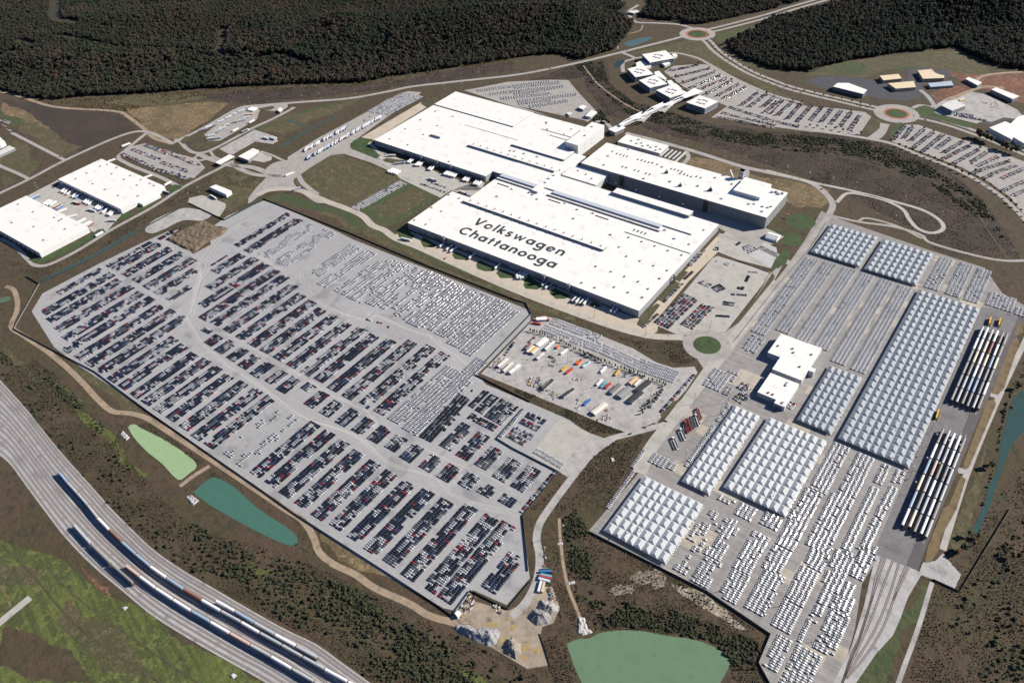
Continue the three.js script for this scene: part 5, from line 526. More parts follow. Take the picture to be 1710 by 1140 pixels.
for (const [p, l, d = .86] of [
  [[[-695.3,303.8],[-697.7,227.6]], 3, .8], [[[-666,346.8],[-670.2,224.5]], 4], [[[-638.9,352.8],[-643,226.6]], 4], [[[-607.2,358.3],[-611.2,227.1]], 4], [[[-579,363.9],[-577.9,231.1]], 4, .72], [[[-549.4,379.6],[-553.1,228.6]], 4, .74], [[[-517.5,378.5],[-523.9,232.6]], 4], [[[-491.2,377.9],[-493.5,229]], 4, .8], [[[-463.6,377.5],[-464.9,229.5]], 4], [[[-434.4,379.5],[-433.9,272.5]], 4, .8], [[[-407.1,379.7],[-407.2,275.3]], 4], [[[-378.8,380.2],[-375.5,278.6]], 4], [[[-352.2,380],[-349.9,275.7]], 4, .82], [[[-324,379.6],[-323.7,277.6]], 5], [[[-294.9,379.5],[-295.9,279.3]], 5, .8], [[[-265.8,380],[-266.3,277.8]], 5, .95], [[[-238.4,382.2],[-236.7,277.4]], 5], [[[-210.9,381.7],[-210.4,277.5]], 5, .8],
  [[[-124.1,380.1],[-120.4,277.9]], 5, .95], [[[-93.9,380],[-94.8,278]], 5], [[[-66.6,381.4],[-67.2,279.6]], 5], [[[-37.4,381.9],[-39.7,280.8]], 5, .8], [[[-9.5,382.7],[-8.4,282]], 5, .9], [[[18.1,380.5],[20.6,282.6]], 5], [[[49.4,380.9],[48.2,283.3]], 5], [[[76.2,382.4],[77.7,279.9]], 5, .9], [[[104,381.5],[106.9,278.7]], 5, .92], [[[133.2,383.6],[135.7,268.7]], 5], [[[164.5,382.1],[163.1,267.8]], 5, .88], [[[185.9,382.2],[186.1,264]], 5, .75], [[[220.6,345.8],[214.8,293.7]], 4, .85],
  [[[-550.5,52.2],[-554.6,-66.2]], 3, .92], [[[-524.1,54.6],[-520.9,-66]], 4, .92], [[[-696.5,214.3],[-692.8,129.5]], 2, .8], [[[-676.3,212.4],[-677.6,124]], 4], [[[-647.3,213.6],[-646.4,123.7]], 4], [[[-617.3,213.8],[-613.2,119.9]], 4, .78], [[[-584.6,215.4],[-583.5,121.6]], 4], [[[-554.4,214.6],[-554.1,140.9]], 4], [[[-523.7,214.8],[-523.4,175]], 3, .75], [[[-695.3,113.5],[-684.4,70.8]], 2, .8],
  [[[-542.9,115],[-541.8,83.5]], 1, 1], [[[-524,124.5],[-520,66.1]], 4, .85], [[[-494.2,158.9],[-492.5,61.8]], 4], [[[-466.5,195.2],[-463,63.1]], 5], [[[-436.5,216.5],[-435.6,65.4]], 5], [[[-410.5,214.5],[-409.5,68.1]], 5, .8], [[[-378.7,214.9],[-379.7,78.2]], 5], [[[-350,215.5],[-347.9,89.4]], 5, .84], [[[-322,216],[-320.1,94.2]], 5, .85], [[[-293.9,216],[-293.8,97.9]], 5], [[[-266.3,216.1],[-263.1,99.8]], 5, .76], [[[-237.3,216.1],[-234.5,102]], 5], [[[-208.2,215.7],[-205.1,99.3]], 5, .8], [[[-181.3,214.9],[-179.4,100.2]], 5, .85], [[[-152.5,217.6],[-149.6,95.6]], 5], [[[-122.7,217.8],[-121.7,80.4]], 5, .92], [[[-93.7,217],[-90.4,75.6]], 5, .6], [[[-64.6,214.7],[-65.5,74.5]], 5, .68],
  [[[-407.5,234.8],[-407.4,228.9]], 4], [[[-378.4,250.8],[-380.4,230.6]], 4], [[[-349.6,253.3],[-353.1,228.9]], 4], [[[-321.8,254.6],[-323.6,229.6]], 4], [[[-293.1,256.2],[-296.9,230.4]], 4], [[[-264.2,258.5],[-267.6,229]], 4, .8], [[[-235.1,256.7],[-236.4,230]], 4], [[[-209.1,259.4],[-209.6,229.5]], 4], [[[-181.4,238.9],[-181.4,228.9]], 4], [[[-154.2,257.7],[-155.1,229.2]], 4, .95], [[[-123.7,257.8],[-125.9,230.8]], 4], [[[-92,258.8],[-96.3,231.6]], 4], [[[-65.6,257.2],[-64.9,232]], 4, .75], [[[-36,256.6],[-39.1,232.2]], 4], [[[-6.7,254.5],[-11,232.6]], 4, .8], [[[22.4,257.4],[16.5,233.1]], 4], [[[51.6,255.5],[49.2,233]], 4, .75], [[[80.7,255.1],[77.9,233.2]], 4], [[[108.8,249.5],[106.3,230]], 4, .95], [[[135.4,246.1],[135,230.8]], 4, .75], [[[165.8,243.5],[164.2,233.3]], 4],
  [[[50.2,213.8],[48.4,166.9]], 4, .8], [[[79,215],[75.4,169.6]], 4], [[[108.7,214],[103.5,180.7]], 5, .95], [[[138.1,217],[134.8,182.6]], 5], [[[165.1,216.7],[162.6,180]], 5], [[[31.1,138],[32.6,104.8]], 2, .8], [[[46.6,139.6],[46.8,106.4]], 3, .9], [[[62.7,141.7],[65.5,104.9]], 3, .85], [[[79.3,142.2],[79,105.6]], 3, .85], [[[62.3,156.7],[62,149.5]], 9, .95]]) strip(p, l > 5 ? l : Math.min(l, 4), d, 'stock', GL, 2.85, 4.95, true);
strip([[18.3,216.6],[12.9,129.7]], 4, 1, 'dark', GL); strip([[27.4,213.8],[24.2,157.7]], 2, 1, 'dark', GL); strip([[187.6,242.5],[187.5,168.3]], 1, .85, 'staff', GL);
for (const [p, l, d] of [[[[-178.5,378.8],[-181.3,287.3]], 4, .3], [[[-154.5,380.8],[-150.4,283.4]], 4, .26], [[[-39.4,215.4],[-32.2,94.1]], 5, .75], [[[-11,218.2],[-5.2,102.1]], 5, .72], [[[-491.8,48.5],[-483.8,-64.5]], 5, .5], [[[-448.1,48.4],[-441.1,-66.9]], 6, .58], [[[-369.8,37.4],[-374.5,-58]], 5, .68], [[[-335.7,54.2],[-339.6,-59.1]], 5, .6], [[[-300.1,51.8],[-296.2,-65.1]], 6, .48], [[[-267.9,53.7],[-268.9,-61.4]], 6, .45], [[[-237.1,47.9],[-235.1,-64.9]], 5, .5], [[[-208.4,44.1],[-206.8,-70.1]], 5, .52], [[[-177.2,47.2],[-180,-64.9]], 5, .58], [[[-150.2,49.8],[-149.6,-62.4]], 5, .7], [[[-126,44.5],[-128.2,-66.5]], 5, .72], [[[-93.6,46],[-97.7,-66.2]], 5, .78], [[[-68.8,53.4],[-64.6,-67.6]], 5, .82], [[[-41.2,57.5],[-39.6,-61.1]], 4, .86], [[[-21.5,56.9],[-2.8,127.1]], 4, .88]]) strip(p, l, d, 'white', WL2, 3.05, 5.3, true);
for (const [p, l, d] of [ // rows of the shipping yard
  [[[289.5,-425.7],[290.6,-208.7]], 4, .98], [[[318.1,-429.9],[317.5,-229.2]], 4, .99], [[[347.8,-429.3],[349.1,-227.4]], 4, .99], [[[376.3,-430.3],[376,-224.7]], 4, .99], [[[405.5,-430.2],[406.2,-205.6]], 4, .99], [[[434.4,-428.6],[433.1,-205.7]], 4, .99], [[[465.4,-537.7],[468.1,-446.3]], 4, .98], [[[493,-537.6],[500.3,-443.9]], 4, .98], [[[519.2,-537],[526.3,-443.2]], 4, .97], [[[559.8,-483.3],[560.1,-449.4]], 7, .98], [[[582.9,-464],[589.4,-446.6]], 4, .98], [[[291.3,-199.2],[297.2,-164.4]], 4, .95], [[[284.6,-105.5],[280.3,-67.5]], 5, .92], [[[295.6,-112.6],[294.5,-94.1]], 3, .9], [[[301.7,-81.4],[300.1,-68.1]], 3, .95], [[[284.6,77],[283.2,92.4]], 4, .85], [[[299.2,79.7],[299,89.1]], 3, .9], [[[318.3,-51.3],[318,72.5]], 2, .88],
  [[[463.2,-61.3],[458.8,23.3]], 4, .98], [[[458.8,23.3],[457.8,118.4]], 4, .84], [[[491.6,-60.6],[490.2,13.6]], 4, .98], [[[490.2,17.3],[486.1,101.8]], 5, .86], [[[515.9,-58.7],[514.7,-27.9]], 2, .98], [[[515.6,-17.2],[513.9,84.8]], 2, .82], [[[531.1,-59],[533.6,-37.7]], 2, .98], [[[532.4,-29.3],[532.2,-1.6]], 2, .75], [[[530.2,3.4],[531.8,72.7]], 2, .88],
  [[[373,118.6],[375.3,212.5]], 4, .55], [[[403.6,117.2],[391,174.2]], 4, .7], [[[399.2,164.5],[403,212.7]], 4, .75], [[[432.8,118.5],[429.6,172.9]], 4, .74], [[[429.8,176.8],[436.3,215.2]], 4, .85], [[[402.9,89.4],[404,106.9]], 4, .75], [[[377.6,92.3],[379.2,99.4]], 4, .8], [[[431.8,77],[434.1,102.4]], 4, .82], [[[455.5,52],[456.4,111.3]], 4, .85], [[[458.3,112.2],[456.9,154.5]], 4, .85], [[[461.8,159.2],[461.2,211.3]], 4, .84],
  [[[454,122.1],[457.4,156.9]], 4, .86], [[[463.3,156.8],[464.5,209.8]], 4, .85], [[[491.5,92.7],[495,127.4]], 4, .86], [[[490.9,132.2],[493.3,177.2]], 4, .86], [[[491.6,180.2],[492.2,214.5]], 4, .86], [[[518.1,70.6],[518.9,91]], 2, .86], [[[516,90.9],[516.3,142.6]], 4, .84], [[[516.3,146.5],[516.3,178.3]], 2, .8], [[[515.1,182.7],[515.2,216.5]], 2, .72], [[[530.7,64.3],[534.6,112.7]], 4, .9], [[[531.5,124.6],[535.5,161.6]], 4, .66], [[[535.4,165.3],[536.3,207.3]], 4, .84], [[[535.7,209.4],[535.4,216.4]], 4, .6], [[[499.1,222.6],[499.6,260.3]], 3, .82], [[[524.7,222],[524.6,259.1]], 5, .82], [[[524.6,259.1],[524.6,273.6]], 5, .85]]) strip(p, l, d, 'white', YL, 2.9, 5.25, true);
// other parked cars
for (const [p, l, d, m, w] of [
  [[[165,-149.6],[171.2,-233.5]], 5, .9, 'staff', 'the employee lot beside the assembly hall'], [[[197.6,-166.8],[202.5,-226.1]], 4, .9, 'staff', 'the employee lot beside the assembly hall'], [[[142.3,-201.4],[145.5,-255.6]], 1, 1, 'staff', 'the kerb of the assembly hall'], [[[142.7,-270.4],[144.4,-292.7]], 1, 1, 'dark', 'the kerb of the assembly hall'], [[[131.9,-308.5],[131.9,-357.6]], 2, .7, 'staff', 'the kerb of the assembly hall'], [[[148.3,-168.7],[144.9,-129.4]], 1, .5, 'staff', 'the kerb of the assembly hall'], [[[163.5,-277.3],[182.7,-275]], 2, .5, 'staff', 'the employee lot beside the assembly hall'], [[[194,-270],[200.8,-284.4]], 3, .85, 'dark', 'the employee lot beside the assembly hall'], [[[221.3,-273.2],[238.1,-281.9]], 1, .9, 'dark', 'the employee lot beside the assembly hall'], [[[221.3,-211.5],[239.3,-221.1]], 1, .8, 'dark', 'the employee lot beside the assembly hall'], [[[220.1,-246.9],[234,-251.9]], 2, .6, 'dark', 'the employee lot beside the assembly hall'], [[[226,-292.2],[220.6,-330]], 2, .4, 'dark', 'the employee lot beside the assembly hall'], [[[219.9,-342.2],[229.4,-346.1]], 1, .9, 'white', 'the employee lot beside the assembly hall'], [[[164.2,-344.1],[184.2,-343.5]], 2, .6, 'white', 'the employee lot beside the assembly hall'], [[[190.6,-394.2],[197.8,-410.1]], 4, .9, 'white', 'the east yard'], [[[172.4,-401.2],[173.7,-408.9]], 1, 1, 'dark', 'the east yard'], [[[140.4,-369.8],[152.3,-374.9]], 2, .7, 'dark', 'the east yard'],
  [[[23,-51],[114.7,-54.2]], 3, .97, 'white', 'the strip along the contractor yard'], [[[25,-70.8],[102.6,-74.4]], 3, .97, 'white', 'the strip along the contractor yard'], [[[91.3,-58.9],[180.9,-54.3]], 4, .97, 'white', 'the strip along the contractor yard'], [[[155.5,-54.9],[235,-60.9]], 5, .97, 'white', 'the strip along the contractor yard'], [[[247.7,8.9],[252.5,-79.2]], 1, .97, 'staff', 'the strip along the contractor yard'], [[[175.4,-36.3],[196,-37.9]], 1, .9, 'white', 'the contractor yard'], [[[231,10.1],[230.4,-32.6]], 1, .75, 'staff', 'the contractor yard'], [[[222.7,18.8],[225,-1.2]], 1, .8, 'staff', 'the contractor yard'], [[[9,29.9],[3.9,0.8]], 1, .8, 'staff', 'the contractor yard'], [[[22.5,-11.1],[22.8,-26.7]], 1, .9, 'staff', 'the contractor yard'], [[[64.7,0.8],[76.3,-0]], 2, .7, 'staff', 'the contractor yard'], [[[75.1,11.9],[81.9,10.8]], 1, 1, 'white', 'the contractor yard'],
  [[[103.7,109.1],[129.1,108.3]], 2, .9, 'staff', 'the fenced staff pad'], [[[103.9,122.6],[130.2,122.1]], 2, .9, 'staff', 'the fenced staff pad'], [[[103.4,139.7],[131.1,139]], 2, .9, 'staff', 'the fenced staff pad'], [[[104.2,151.3],[130.6,152.3]], 2, .9, 'staff', 'the fenced staff pad'], [[[149,154.5],[188.3,156.9]], 2, .98, 'white', 'the fenced staff pad'], [[[96.8,159.5],[93.5,105.4]], 1, .95, 'white', 'the fenced staff pad'],
  [[[268.6,181],[267.3,117]], 1, .95, 'white', 'the yard edge'], [[[262.2,111.7],[261.4,81.2]], 1, .9, 'white', 'the yard edge'],
  [[[-1038.6,-44.7],[-932.4,-44.2]], 2, .8, 'staff', 'the supplier staff lot'], [[[-1036.7,-69.2],[-943.8,-70.8]], 2, .8, 'staff', 'the supplier staff lot'], [[[-1031.8,-95.9],[-952.6,-96]], 2, .8, 'staff', 'the supplier staff lot'], [[[-921.3,-39.9],[-853.2,-52.2]], 2, .8, 'staff', 'the supplier staff lot'], [[[-932.5,-66.4],[-852.7,-70.3]], 2, .8, 'staff', 'the supplier staff lot'], [[[-975.9,-101.5],[-854.8,-98.2]], 2, .7, 'staff', 'the supplier staff lot'], [[[-910,-46.4],[-826.5,-50.5]], 2, .8, 'staff', 'the supplier staff lot'], [[[-1440.3,5.1],[-1403.4,3.5]], 2, .7, 'staff', 'the lot at the left edge'], [[[-1410.8,21],[-1345.9,21.7]], 2, .6, 'staff', 'the lot at the left edge'],
  [[[-459.6,-145.8],[-448.2,-265.6]], 4, .97, 'white', 'the grass strip across the road'], [[[-415.2,-279.1],[-355.5,-279]], 1, .9, 'staff', 'the truck court'], [[[-416.1,-292.5],[-361.9,-293.1]], 1, .8, 'staff', 'the truck court'], [[[321.8,-64.5],[327.4,-82.2]], 3, .7, 'staff', 'the inspection building forecourt'], [[[315.3,-86.9],[317.7,-99.4]], 2, .8, 'staff', 'the inspection building forecourt'], [[[382.3,-88.4],[384.2,-100]], 2, .9, 'staff', 'the inspection building forecourt'],
  [[[-717,-462],[-715.9,-572.9]], 4, .97, 'white', 'the northwest overflow lot'], [[[-695.3,-465.8],[-696.4,-574.6]], 4, .97, 'white', 'the northwest overflow lot'], [[[-679.3,-470.7],[-675.3,-582.1]], 3, .95, 'white', 'the northwest overflow lot'],
  [[[-578.2,-671],[-461.7,-797.8]], 3, .97, 'white', 'the northeast overflow lot'], [[[-542.6,-671.8],[-442.3,-768.6]], 3, .96, 'white', 'the northeast overflow lot'], [[[-505.8,-664.1],[-425.1,-742.6]], 3, .96, 'white', 'the northeast overflow lot'], [[[-456.7,-664.2],[-405.2,-712.7]], 3, .95, 'white', 'the northeast overflow lot'], [[[-492.1,-696.8],[-421.1,-789.8]], 3, .95, 'white', 'the northeast overflow lot'], [[[-465.2,-670.8],[-372.9,-765.4]], 3, .95, 'white', 'the northeast overflow lot'], [[[-426.1,-662],[-370.5,-730.1]], 3, .93, 'white', 'the northeast overflow lot'], [[[-513.7,-727.2],[-438.7,-804]], 3, .96, 'white', 'the northeast overflow lot']]) strip(p, l, d, m, w, 2.9, 5.4);
const OL = [[[-251.3,-985.1],[-210.6,-1049.1]], [[-224.8,-960.1],[-179.5,-1040.9]], [[-196.1,-937.5],[-159.6,-1026.9]], [[-169.3,-921.4],[-141.8,-1017.1]], [[-149.8,-919.5],[-121.8,-1005.9]], [[-124.9,-909.8],[-106.6,-1001]], [[-99.5,-913.5],[-85.7,-990.9]], [[-81.9,-910.1],[-66.1,-983.3]], [[-35.7,-897.1],[-31.6,-968.9]], [[-18.9,-898.2],[-12.2,-972.8]], [[19.9,-886.6],[22.1,-939.3]], [[-55.5,-875.2],[54.9,-857.6]], [[-56.7,-821],[65.9,-830.4]], [[-56.2,-842.3],[60.7,-843.3]], [[6,-912.6],[7.9,-966.4]], [[29.6,-888.1],[28.1,-967.3]], [[47.1,-889.9],[49.7,-968.4]], [[71,-883.3],[68.9,-966.3]], [[92,-879.3],[90.6,-970.3]], [[113.2,-899.8],[110.8,-973.4]], [[134,-903.9],[132,-972.9]], [[153.1,-903.1],[151.8,-976]], [[173.3,-903],[171.2,-974.8]], [[194.2,-895.7],[191.6,-970.1]], [[34.3,-860.2],[102.6,-859.9]], [[279.1,-900.2],[281.1,-970.3]], [[294.7,-916.8],[295.3,-966.9]], [[309.7,-914.5],[317.3,-972.1]], [[320.4,-880.7],[335.8,-967.6]], [[339.1,-873.9],[354.4,-967.2]], [[359.1,-903.7],[371.2,-962.1]], [[375,-895.3],[393.3,-956.7]], [[377.8,-862.1],[409.1,-947.8]], [[398.6,-854.1],[427,-940.5]], [[425.1,-876.8],[441.6,-935]], [[439.4,-871.9],[461.9,-926.3]], [[439.9,-845.7],[481.9,-917.6]], [[468.5,-856.4],[496.3,-909.4]], [[439,-838.3],[454.5,-874]], [[458.6,-830.7],[486.6,-893.3]], [[485.6,-847.1],[512.3,-905.5]], [[496.8,-803.7],[521.3,-855.9]], [[513.6,-792.6],[531.4,-827.7]], [[352.9,-1068.3],[409.4,-1073.1]], [[347.7,-1077.5],[384.4,-1082.6]]];
for (const p of OL) strip(p, 2, .84, 'staff', 'the office lots along the curve', 3.0, 5.3);
// cars seen under the canopy edges, and a few on the roads
for (const [x0, z0, x1, z1] of carsUnder) { strip([[x1 - 1.6, z1 - 2], [x1 - 1.6, z0 + 2]], 1, .97, 'white', YL, 2.9); strip([[x0 + 6, z0 + 3], [x1 - 6, z0 + 3]], 1, .7, 'white', YL, 5.5); }
for (const [x, z, c] of [...[[-609.6,-137.6],[-217.5,-110.7],[-701.1,-423.3],[-704,-443.2],[-525.1,-830.5],[-504.1,-857.9],[-401,-1045.3],[3.2,-1048.3],[109.2,-1033.7],[178.6,-1015.3],[283.5,-1026.2],[396.3,-1010.9],[308.5,-1016.5],[-1144.8,34.2],[260.4,20.4],[233,65.5],[242.9,45.4],[544.8,80.1],[-216.2,78.6],[-210.7,77.7],[-197.7,74.6],[-192.5,73.5],[-176.5,73.9],[15.1,112.5],[-8.3,94.4],[209.2,-648.2],[226.9,-644.6],[208,-532.4],[207.7,-516.4],[14.4,113]], ...[]].map((p, i) => [...p, pick(['black', 'white', 'white', 'navy', 'red', 'silver'])])) cars.push({ x, z, a: rr(0, 6.28), c, where: 'the site roads' });
{
  const cam = camera.position, carM = {}; for (const k in HUES) carM[k] = new THREE.MeshPhysicalMaterial({ color: new THREE.Color().setRGB(...HUES[k]), vertexColors: true, roughness: .38, metalness: .05, clearcoat: .5, clearcoatRoughness: .15 });
  const shown = (c) => { const v = new THREE.Vector3(c.x, .5, c.z).project(camera); return Math.abs(v.x) < 1 && Math.abs(v.y) < 1; };
  camera.updateMatrixWorld(); camera.updateProjectionMatrix();
  for (const c of cars) c.d = Math.hypot(c.x - cam.x, c.z - cam.z) + (shown(c) ? 0 : 1e5);
  cars.sort((a, b) => a.d - b.d);
  for (const c of cars.slice(0, 300)) { const m = mesh('new_car', CG, carM[c.c]); m.position.set(c.x, .09, c.z); m.rotation.y = c.a; tag(m, c.c + ' new car parked in a dense row of ' + c.where, 'car', c.c + ' cars in ' + c.where); add(m); }
  const rest = cars.slice(300), im = new THREE.InstancedMesh(CG, new THREE.MeshPhysicalMaterial({ color: 0xffffff, vertexColors: true, roughness: .38, metalness: .05, clearcoat: .5, clearcoatRoughness: .15 }), rest.length), q = new THREE.Object3D(), col = new THREE.Color();
  rest.forEach((c, i) => { q.position.set(c.x, .1, c.z); q.rotation.set(0, c.a, 0); q.scale.setScalar(rr(.96, 1.04)); q.updateMatrix(); im.setMatrixAt(i, q.matrix); const h = HUES[c.c], k = rr(.88, 1.08); im.setColorAt(i, col.setRGB(h[0] * k, h[1] * k, h[2] * k)); });
  im.name = 'parked_cars'; im.userData.kind = 'stuff'; tag(im, 'thousands of parked cars filling the lots in rows', 'cars'); im.castShadow = im.receiveShadow = true; add(im);
  console.log('cars', cars.length);
}

// ---------------------------------------------------------------- trailers, trucks, containers
const COLR = { white: [.72, .72, .71], grey: [.3, .33, .37], blue: [.05, .16, .42], silver: [.46, .5, .55], red: [.42, .05, .04], navy: [.05, .08, .18], orange: [.7, .16, .03], yellow: [.6, .38, .06], teal: [.12, .36, .45], lightblue: [.5, .66, .72], black: [.035, .035, .04], beige: [.58, .5, .36], green: [.1, .18, .1], brown: [.2, .08, .06] };
const boxM = {}; for (const k in COLR) boxM[k] = std(...COLR[k], .5, .1);
const wheelSet = (zs) => merge(zs.flatMap((z) => [-1, 1].map((s) => { const g = new THREE.CylinderGeometry(.5, .5, .5, 10); g.rotateZ(Math.PI / 2); g.translate(s * 1, .5, z); return g; })));
const tG = { box: bx(2.6, 2.9, 15.6, 0, 1.15, 0), roof: bx(2.5, .12, 15.4, 0, 4.05, 0), under: merge([bx(.9, .35, 14, 0, .8, 0), bx(.2, .9, .2, -.7, 0, 4.6), bx(.2, .9, .2, .7, 0, 4.6)]), wheels: wheelSet([-6.6, -5.3]), cab: merge([bx(2.4, 2.6, 2.3, 0, .9, 1.2), bx(2.2, 1.3, 1.6, 0, .9, 3), bx(2.3, .8, 1.8, 0, 3.5, .9), bx(1, .4, 5, 0, .6, 0)]), cw: wheelSet([2.9, -1, -2.2]), shield: bx(2.2, .9, .12, 0, 2.3, 2.36) };
function trailer(name, box, cabC) {
  const t = new THREE.Group(), b = mesh('box_body', tG.box, boxM[box], t); mesh('box_roof', tG.roof, box === 'grey' || box === 'navy' ? boxM.silver : boxM.white, b); mesh('chassis', tG.under, dk, t); mesh('wheels', tG.wheels, dk, t);
  if (cabC) { const c = mesh('cab', tG.cab, boxM[cabC], t); c.position.z = 8; mesh('windscreen', tG.shield, glassM, c); mesh('cab_wheels', tG.cw, dk, c); }
  return t;
}
const tProto = new Map();
function placeTrailer(a, b, box, cab, where) { const key = box + cab; if (!tProto.has(key)) tProto.set(key, trailer('', box, cab)); const dx = b[0] - a[0], dz = b[1] - a[1]; const l = cab ? `${box} semi-trailer with ${cab} tractor ${where}` : `${box} box trailer ${where}`; const c = copyOf(tProto.get(key), cab ? 'semi_truck' : 'box_trailer', (a[0] + b[0]) / 2, .1, (a[1] + b[1]) / 2, Math.atan2(dx, dz), l, l); c.userData.category = cab ? 'truck' : 'trailer'; return c; }
function row(from, to, n, dir, kinds, where, p = .12) { for (let i = 0; i < n; i++) { if (R() < p) continue; const x = lerp(from[0], to[0], i / (n - 1)), z = lerp(from[1], to[1], i / (n - 1)), k = pick(kinds); placeTrailer([x - dir[0] * 8, z - dir[1] * 8], [x + dir[0] * 8, z + dir[1] * 8], k, R() < .14 ? pick(['red', 'blue', 'white']) : null, where); } }
const unit = ([a, b]) => { const l = Math.hypot(b[0] - a[0], b[1] - a[1]); return [(b[0] - a[0]) / l, (b[1] - a[1]) / l]; };
{ const d = unit([[-702.8,-303.7],[-715.7,-324]]), k = ['white', 'grey', 'silver', 'blue', 'navy', 'white', 'silver', 'red', 'grey'];
  row(...[[-678.9,-231.6],[-678.2,-451]], 46, d, k, 'in the lower row of the trailer lot', .25); row(...[[-710.2,-245],[-708.3,-373.9]], 30, d, k, 'in the upper row of the trailer lot', .4); }
function fleet(pts, kind, cab, where) { for (let i = 0; i + 1 < pts.length; i += 2) placeTrailer(pts[i], pts[i + 1], Array.isArray(kind) ? kind[(i / 2) % kind.length] : kind, Array.isArray(cab) ? cab[(i / 2) % cab.length] : cab, where); }
fleet([[-980.5,-199.6],[-972,-215.7],[-979.1,-211.5],[-976.3,-231],[-976.9,-229.3],[-973.4,-244.1],[-979,-245.3],[-972.9,-262.6],[-980.1,-256.1],[-975.5,-272.6],[-980.3,-267.5],[-975.8,-286.3],[-983.8,-279.3],[-977.6,-294.6],[-980.7,-288.1],[-976.9,-304.4],[-979.2,-296],[-973.1,-316.2],[-979.4,-305.4],[-974.8,-322.3],[-984.6,-314.2],[-975.9,-333.7]], ['grey', 'silver'], null, 'in the upper row of the truck park');
fleet([[-942.6,-189.3],[-935,-206.8],[-945.8,-202.5],[-938.1,-218],[-947.5,-214.7],[-939.8,-228],[-950.8,-226],[-941.5,-242.6],[-951.8,-243.2],[-944.7,-256.3],[-952.7,-256.2],[-938.5,-273.6],[-943.3,-275.3],[-933.8,-290],[-946.6,-289.4],[-935.5,-307.5],[-931.7,-178.6],[-917.9,-193.2],[-919.5,-190.2],[-912.6,-198.5]], ['silver', 'grey', 'silver', 'white'], null, 'in the lower row of the truck park');
fleet([[-952.3,-303.3],[-942,-313]], 'orange', null, 'among the grey trailers of the truck park'); fleet([[-967.4,-321.8],[-968.5,-340.4],[-961.7,-322.8],[-961.9,-341.8],[-954.3,-322.4],[-955.4,-343.2],[-912.5,-233.1],[-912.4,-250.7],[-913.2,-279.4],[-913.1,-297.6]], 'white', null, 'at the edge of the truck park'); fleet([[-890.1,-239.8],[-889.9,-257.4]], 'navy', 'white', 'on the road below the truck park'); fleet([[-833,-249.8],[-814.4,-250.2],[-818.7,-256.2],[-800.2,-256.5],[-819.1,-261],[-800.6,-261.4]], ['silver', 'silver', 'white'], null, 'in the small gravel park');
// truck court of the body shop
fleet([[-490.7,-327],[-492,-341.3],[-485.6,-327.6],[-487,-342.8],[-469.5,-324.9],[-470.7,-339],[-465.1,-326.1],[-466.2,-340.2],[-460.9,-327.6],[-462.5,-343.9],[-436.1,-325.5],[-438.4,-341.1],[-431.1,-326.1],[-432.6,-342.2],[-397.5,-327.2],[-398.3,-341],[-393.1,-327.5],[-393.8,-341.3],[-388.6,-327.8],[-389.5,-342.5],[-384,-328.3],[-384.7,-342.1],[-379.2,-328.8],[-379.9,-342.6],[-374.5,-329.3],[-375.1,-343.1],[-352.1,-328.8],[-353.5,-342],[-347.4,-329.4],[-348.8,-342.5],[-342.8,-329.9],[-344.1,-343],[-325.2,-326.8],[-327.6,-341.4],[-320.5,-327.3],[-322.9,-341.9],[-315.9,-327.8],[-317.4,-342.9]], 'white', null, 'docked in the truck court of the body shop');
fleet([[-498.8,-275.7],[-497.9,-294.6],[-492.1,-274.9],[-492.9,-296.1],[-485.7,-274.9],[-487.2,-298.1],[-479.3,-275.5],[-479.4,-297]], 'white', null, 'parked beside the lawn at the truck court'); fleet([[-511.5,-308.1],[-496.9,-319.9]], 'grey', 'blue', 'driving into the truck court'); fleet([[-413.9,-300.8],[-396,-299.9],[-332.6,-293],[-317.2,-292.5]], 'silver', ['black', 'blue'], 'crossing the truck court'); fleet([[-542.9,-328.6],[-531.8,-335.3]], 'beige', null, 'beside the body shop corner');
// docks of the assembly hall
fleet([[-245.2,-128.2],[-244.8,-149],[-230.1,-126.7],[-228.8,-147.7],[-221,-126.8],[-219.5,-146.1],[-181.4,-126.4],[-181.6,-149.6],[-127.3,-125.5],[-127.9,-149.4]], 'white', 'white', 'docked at the assembly hall front'); fleet([[-86.1,-131.1],[-86.4,-146.1],[-80.2,-131.5],[-80.7,-146.9],[-74.3,-131.9],[-75,-148.2],[-37.1,-133.9],[-36.2,-147.6],[-28.4,-132.9],[-26.8,-148.5],[-82,-126.6],[-82,-143.7],[-76.7,-127.6],[-76.8,-146.9],[-36.6,-131.4],[-37.4,-149.9],[-29.2,-129],[-26.8,-147.1],[87.2,-135.3],[86.5,-148],[93,-136.8],[92.3,-149.4]], 'white', null, 'docked at the assembly hall front'); fleet([[24.8,-122.1],[24.6,-140],[30.8,-123.6],[30.6,-141.6],[37.7,-123.6],[37.6,-141.4],[43.6,-125.1],[42.5,-144.6]], ['black', 'white', 'black', 'white'], null, 'at the far docks of the assembly hall'); fleet([[-321.5,-114.7],[-302.3,-119]], 'silver', 'white', 'driving past the assembly hall corner'); fleet([[-607.8,-132.1],[-604,-142.3]], 'grey', 'navy', 'turning at the west junction'); fleet([[-663.6,-159.4],[-659.2,-177.4]], 'white', 'white', 'leaving by the west junction');
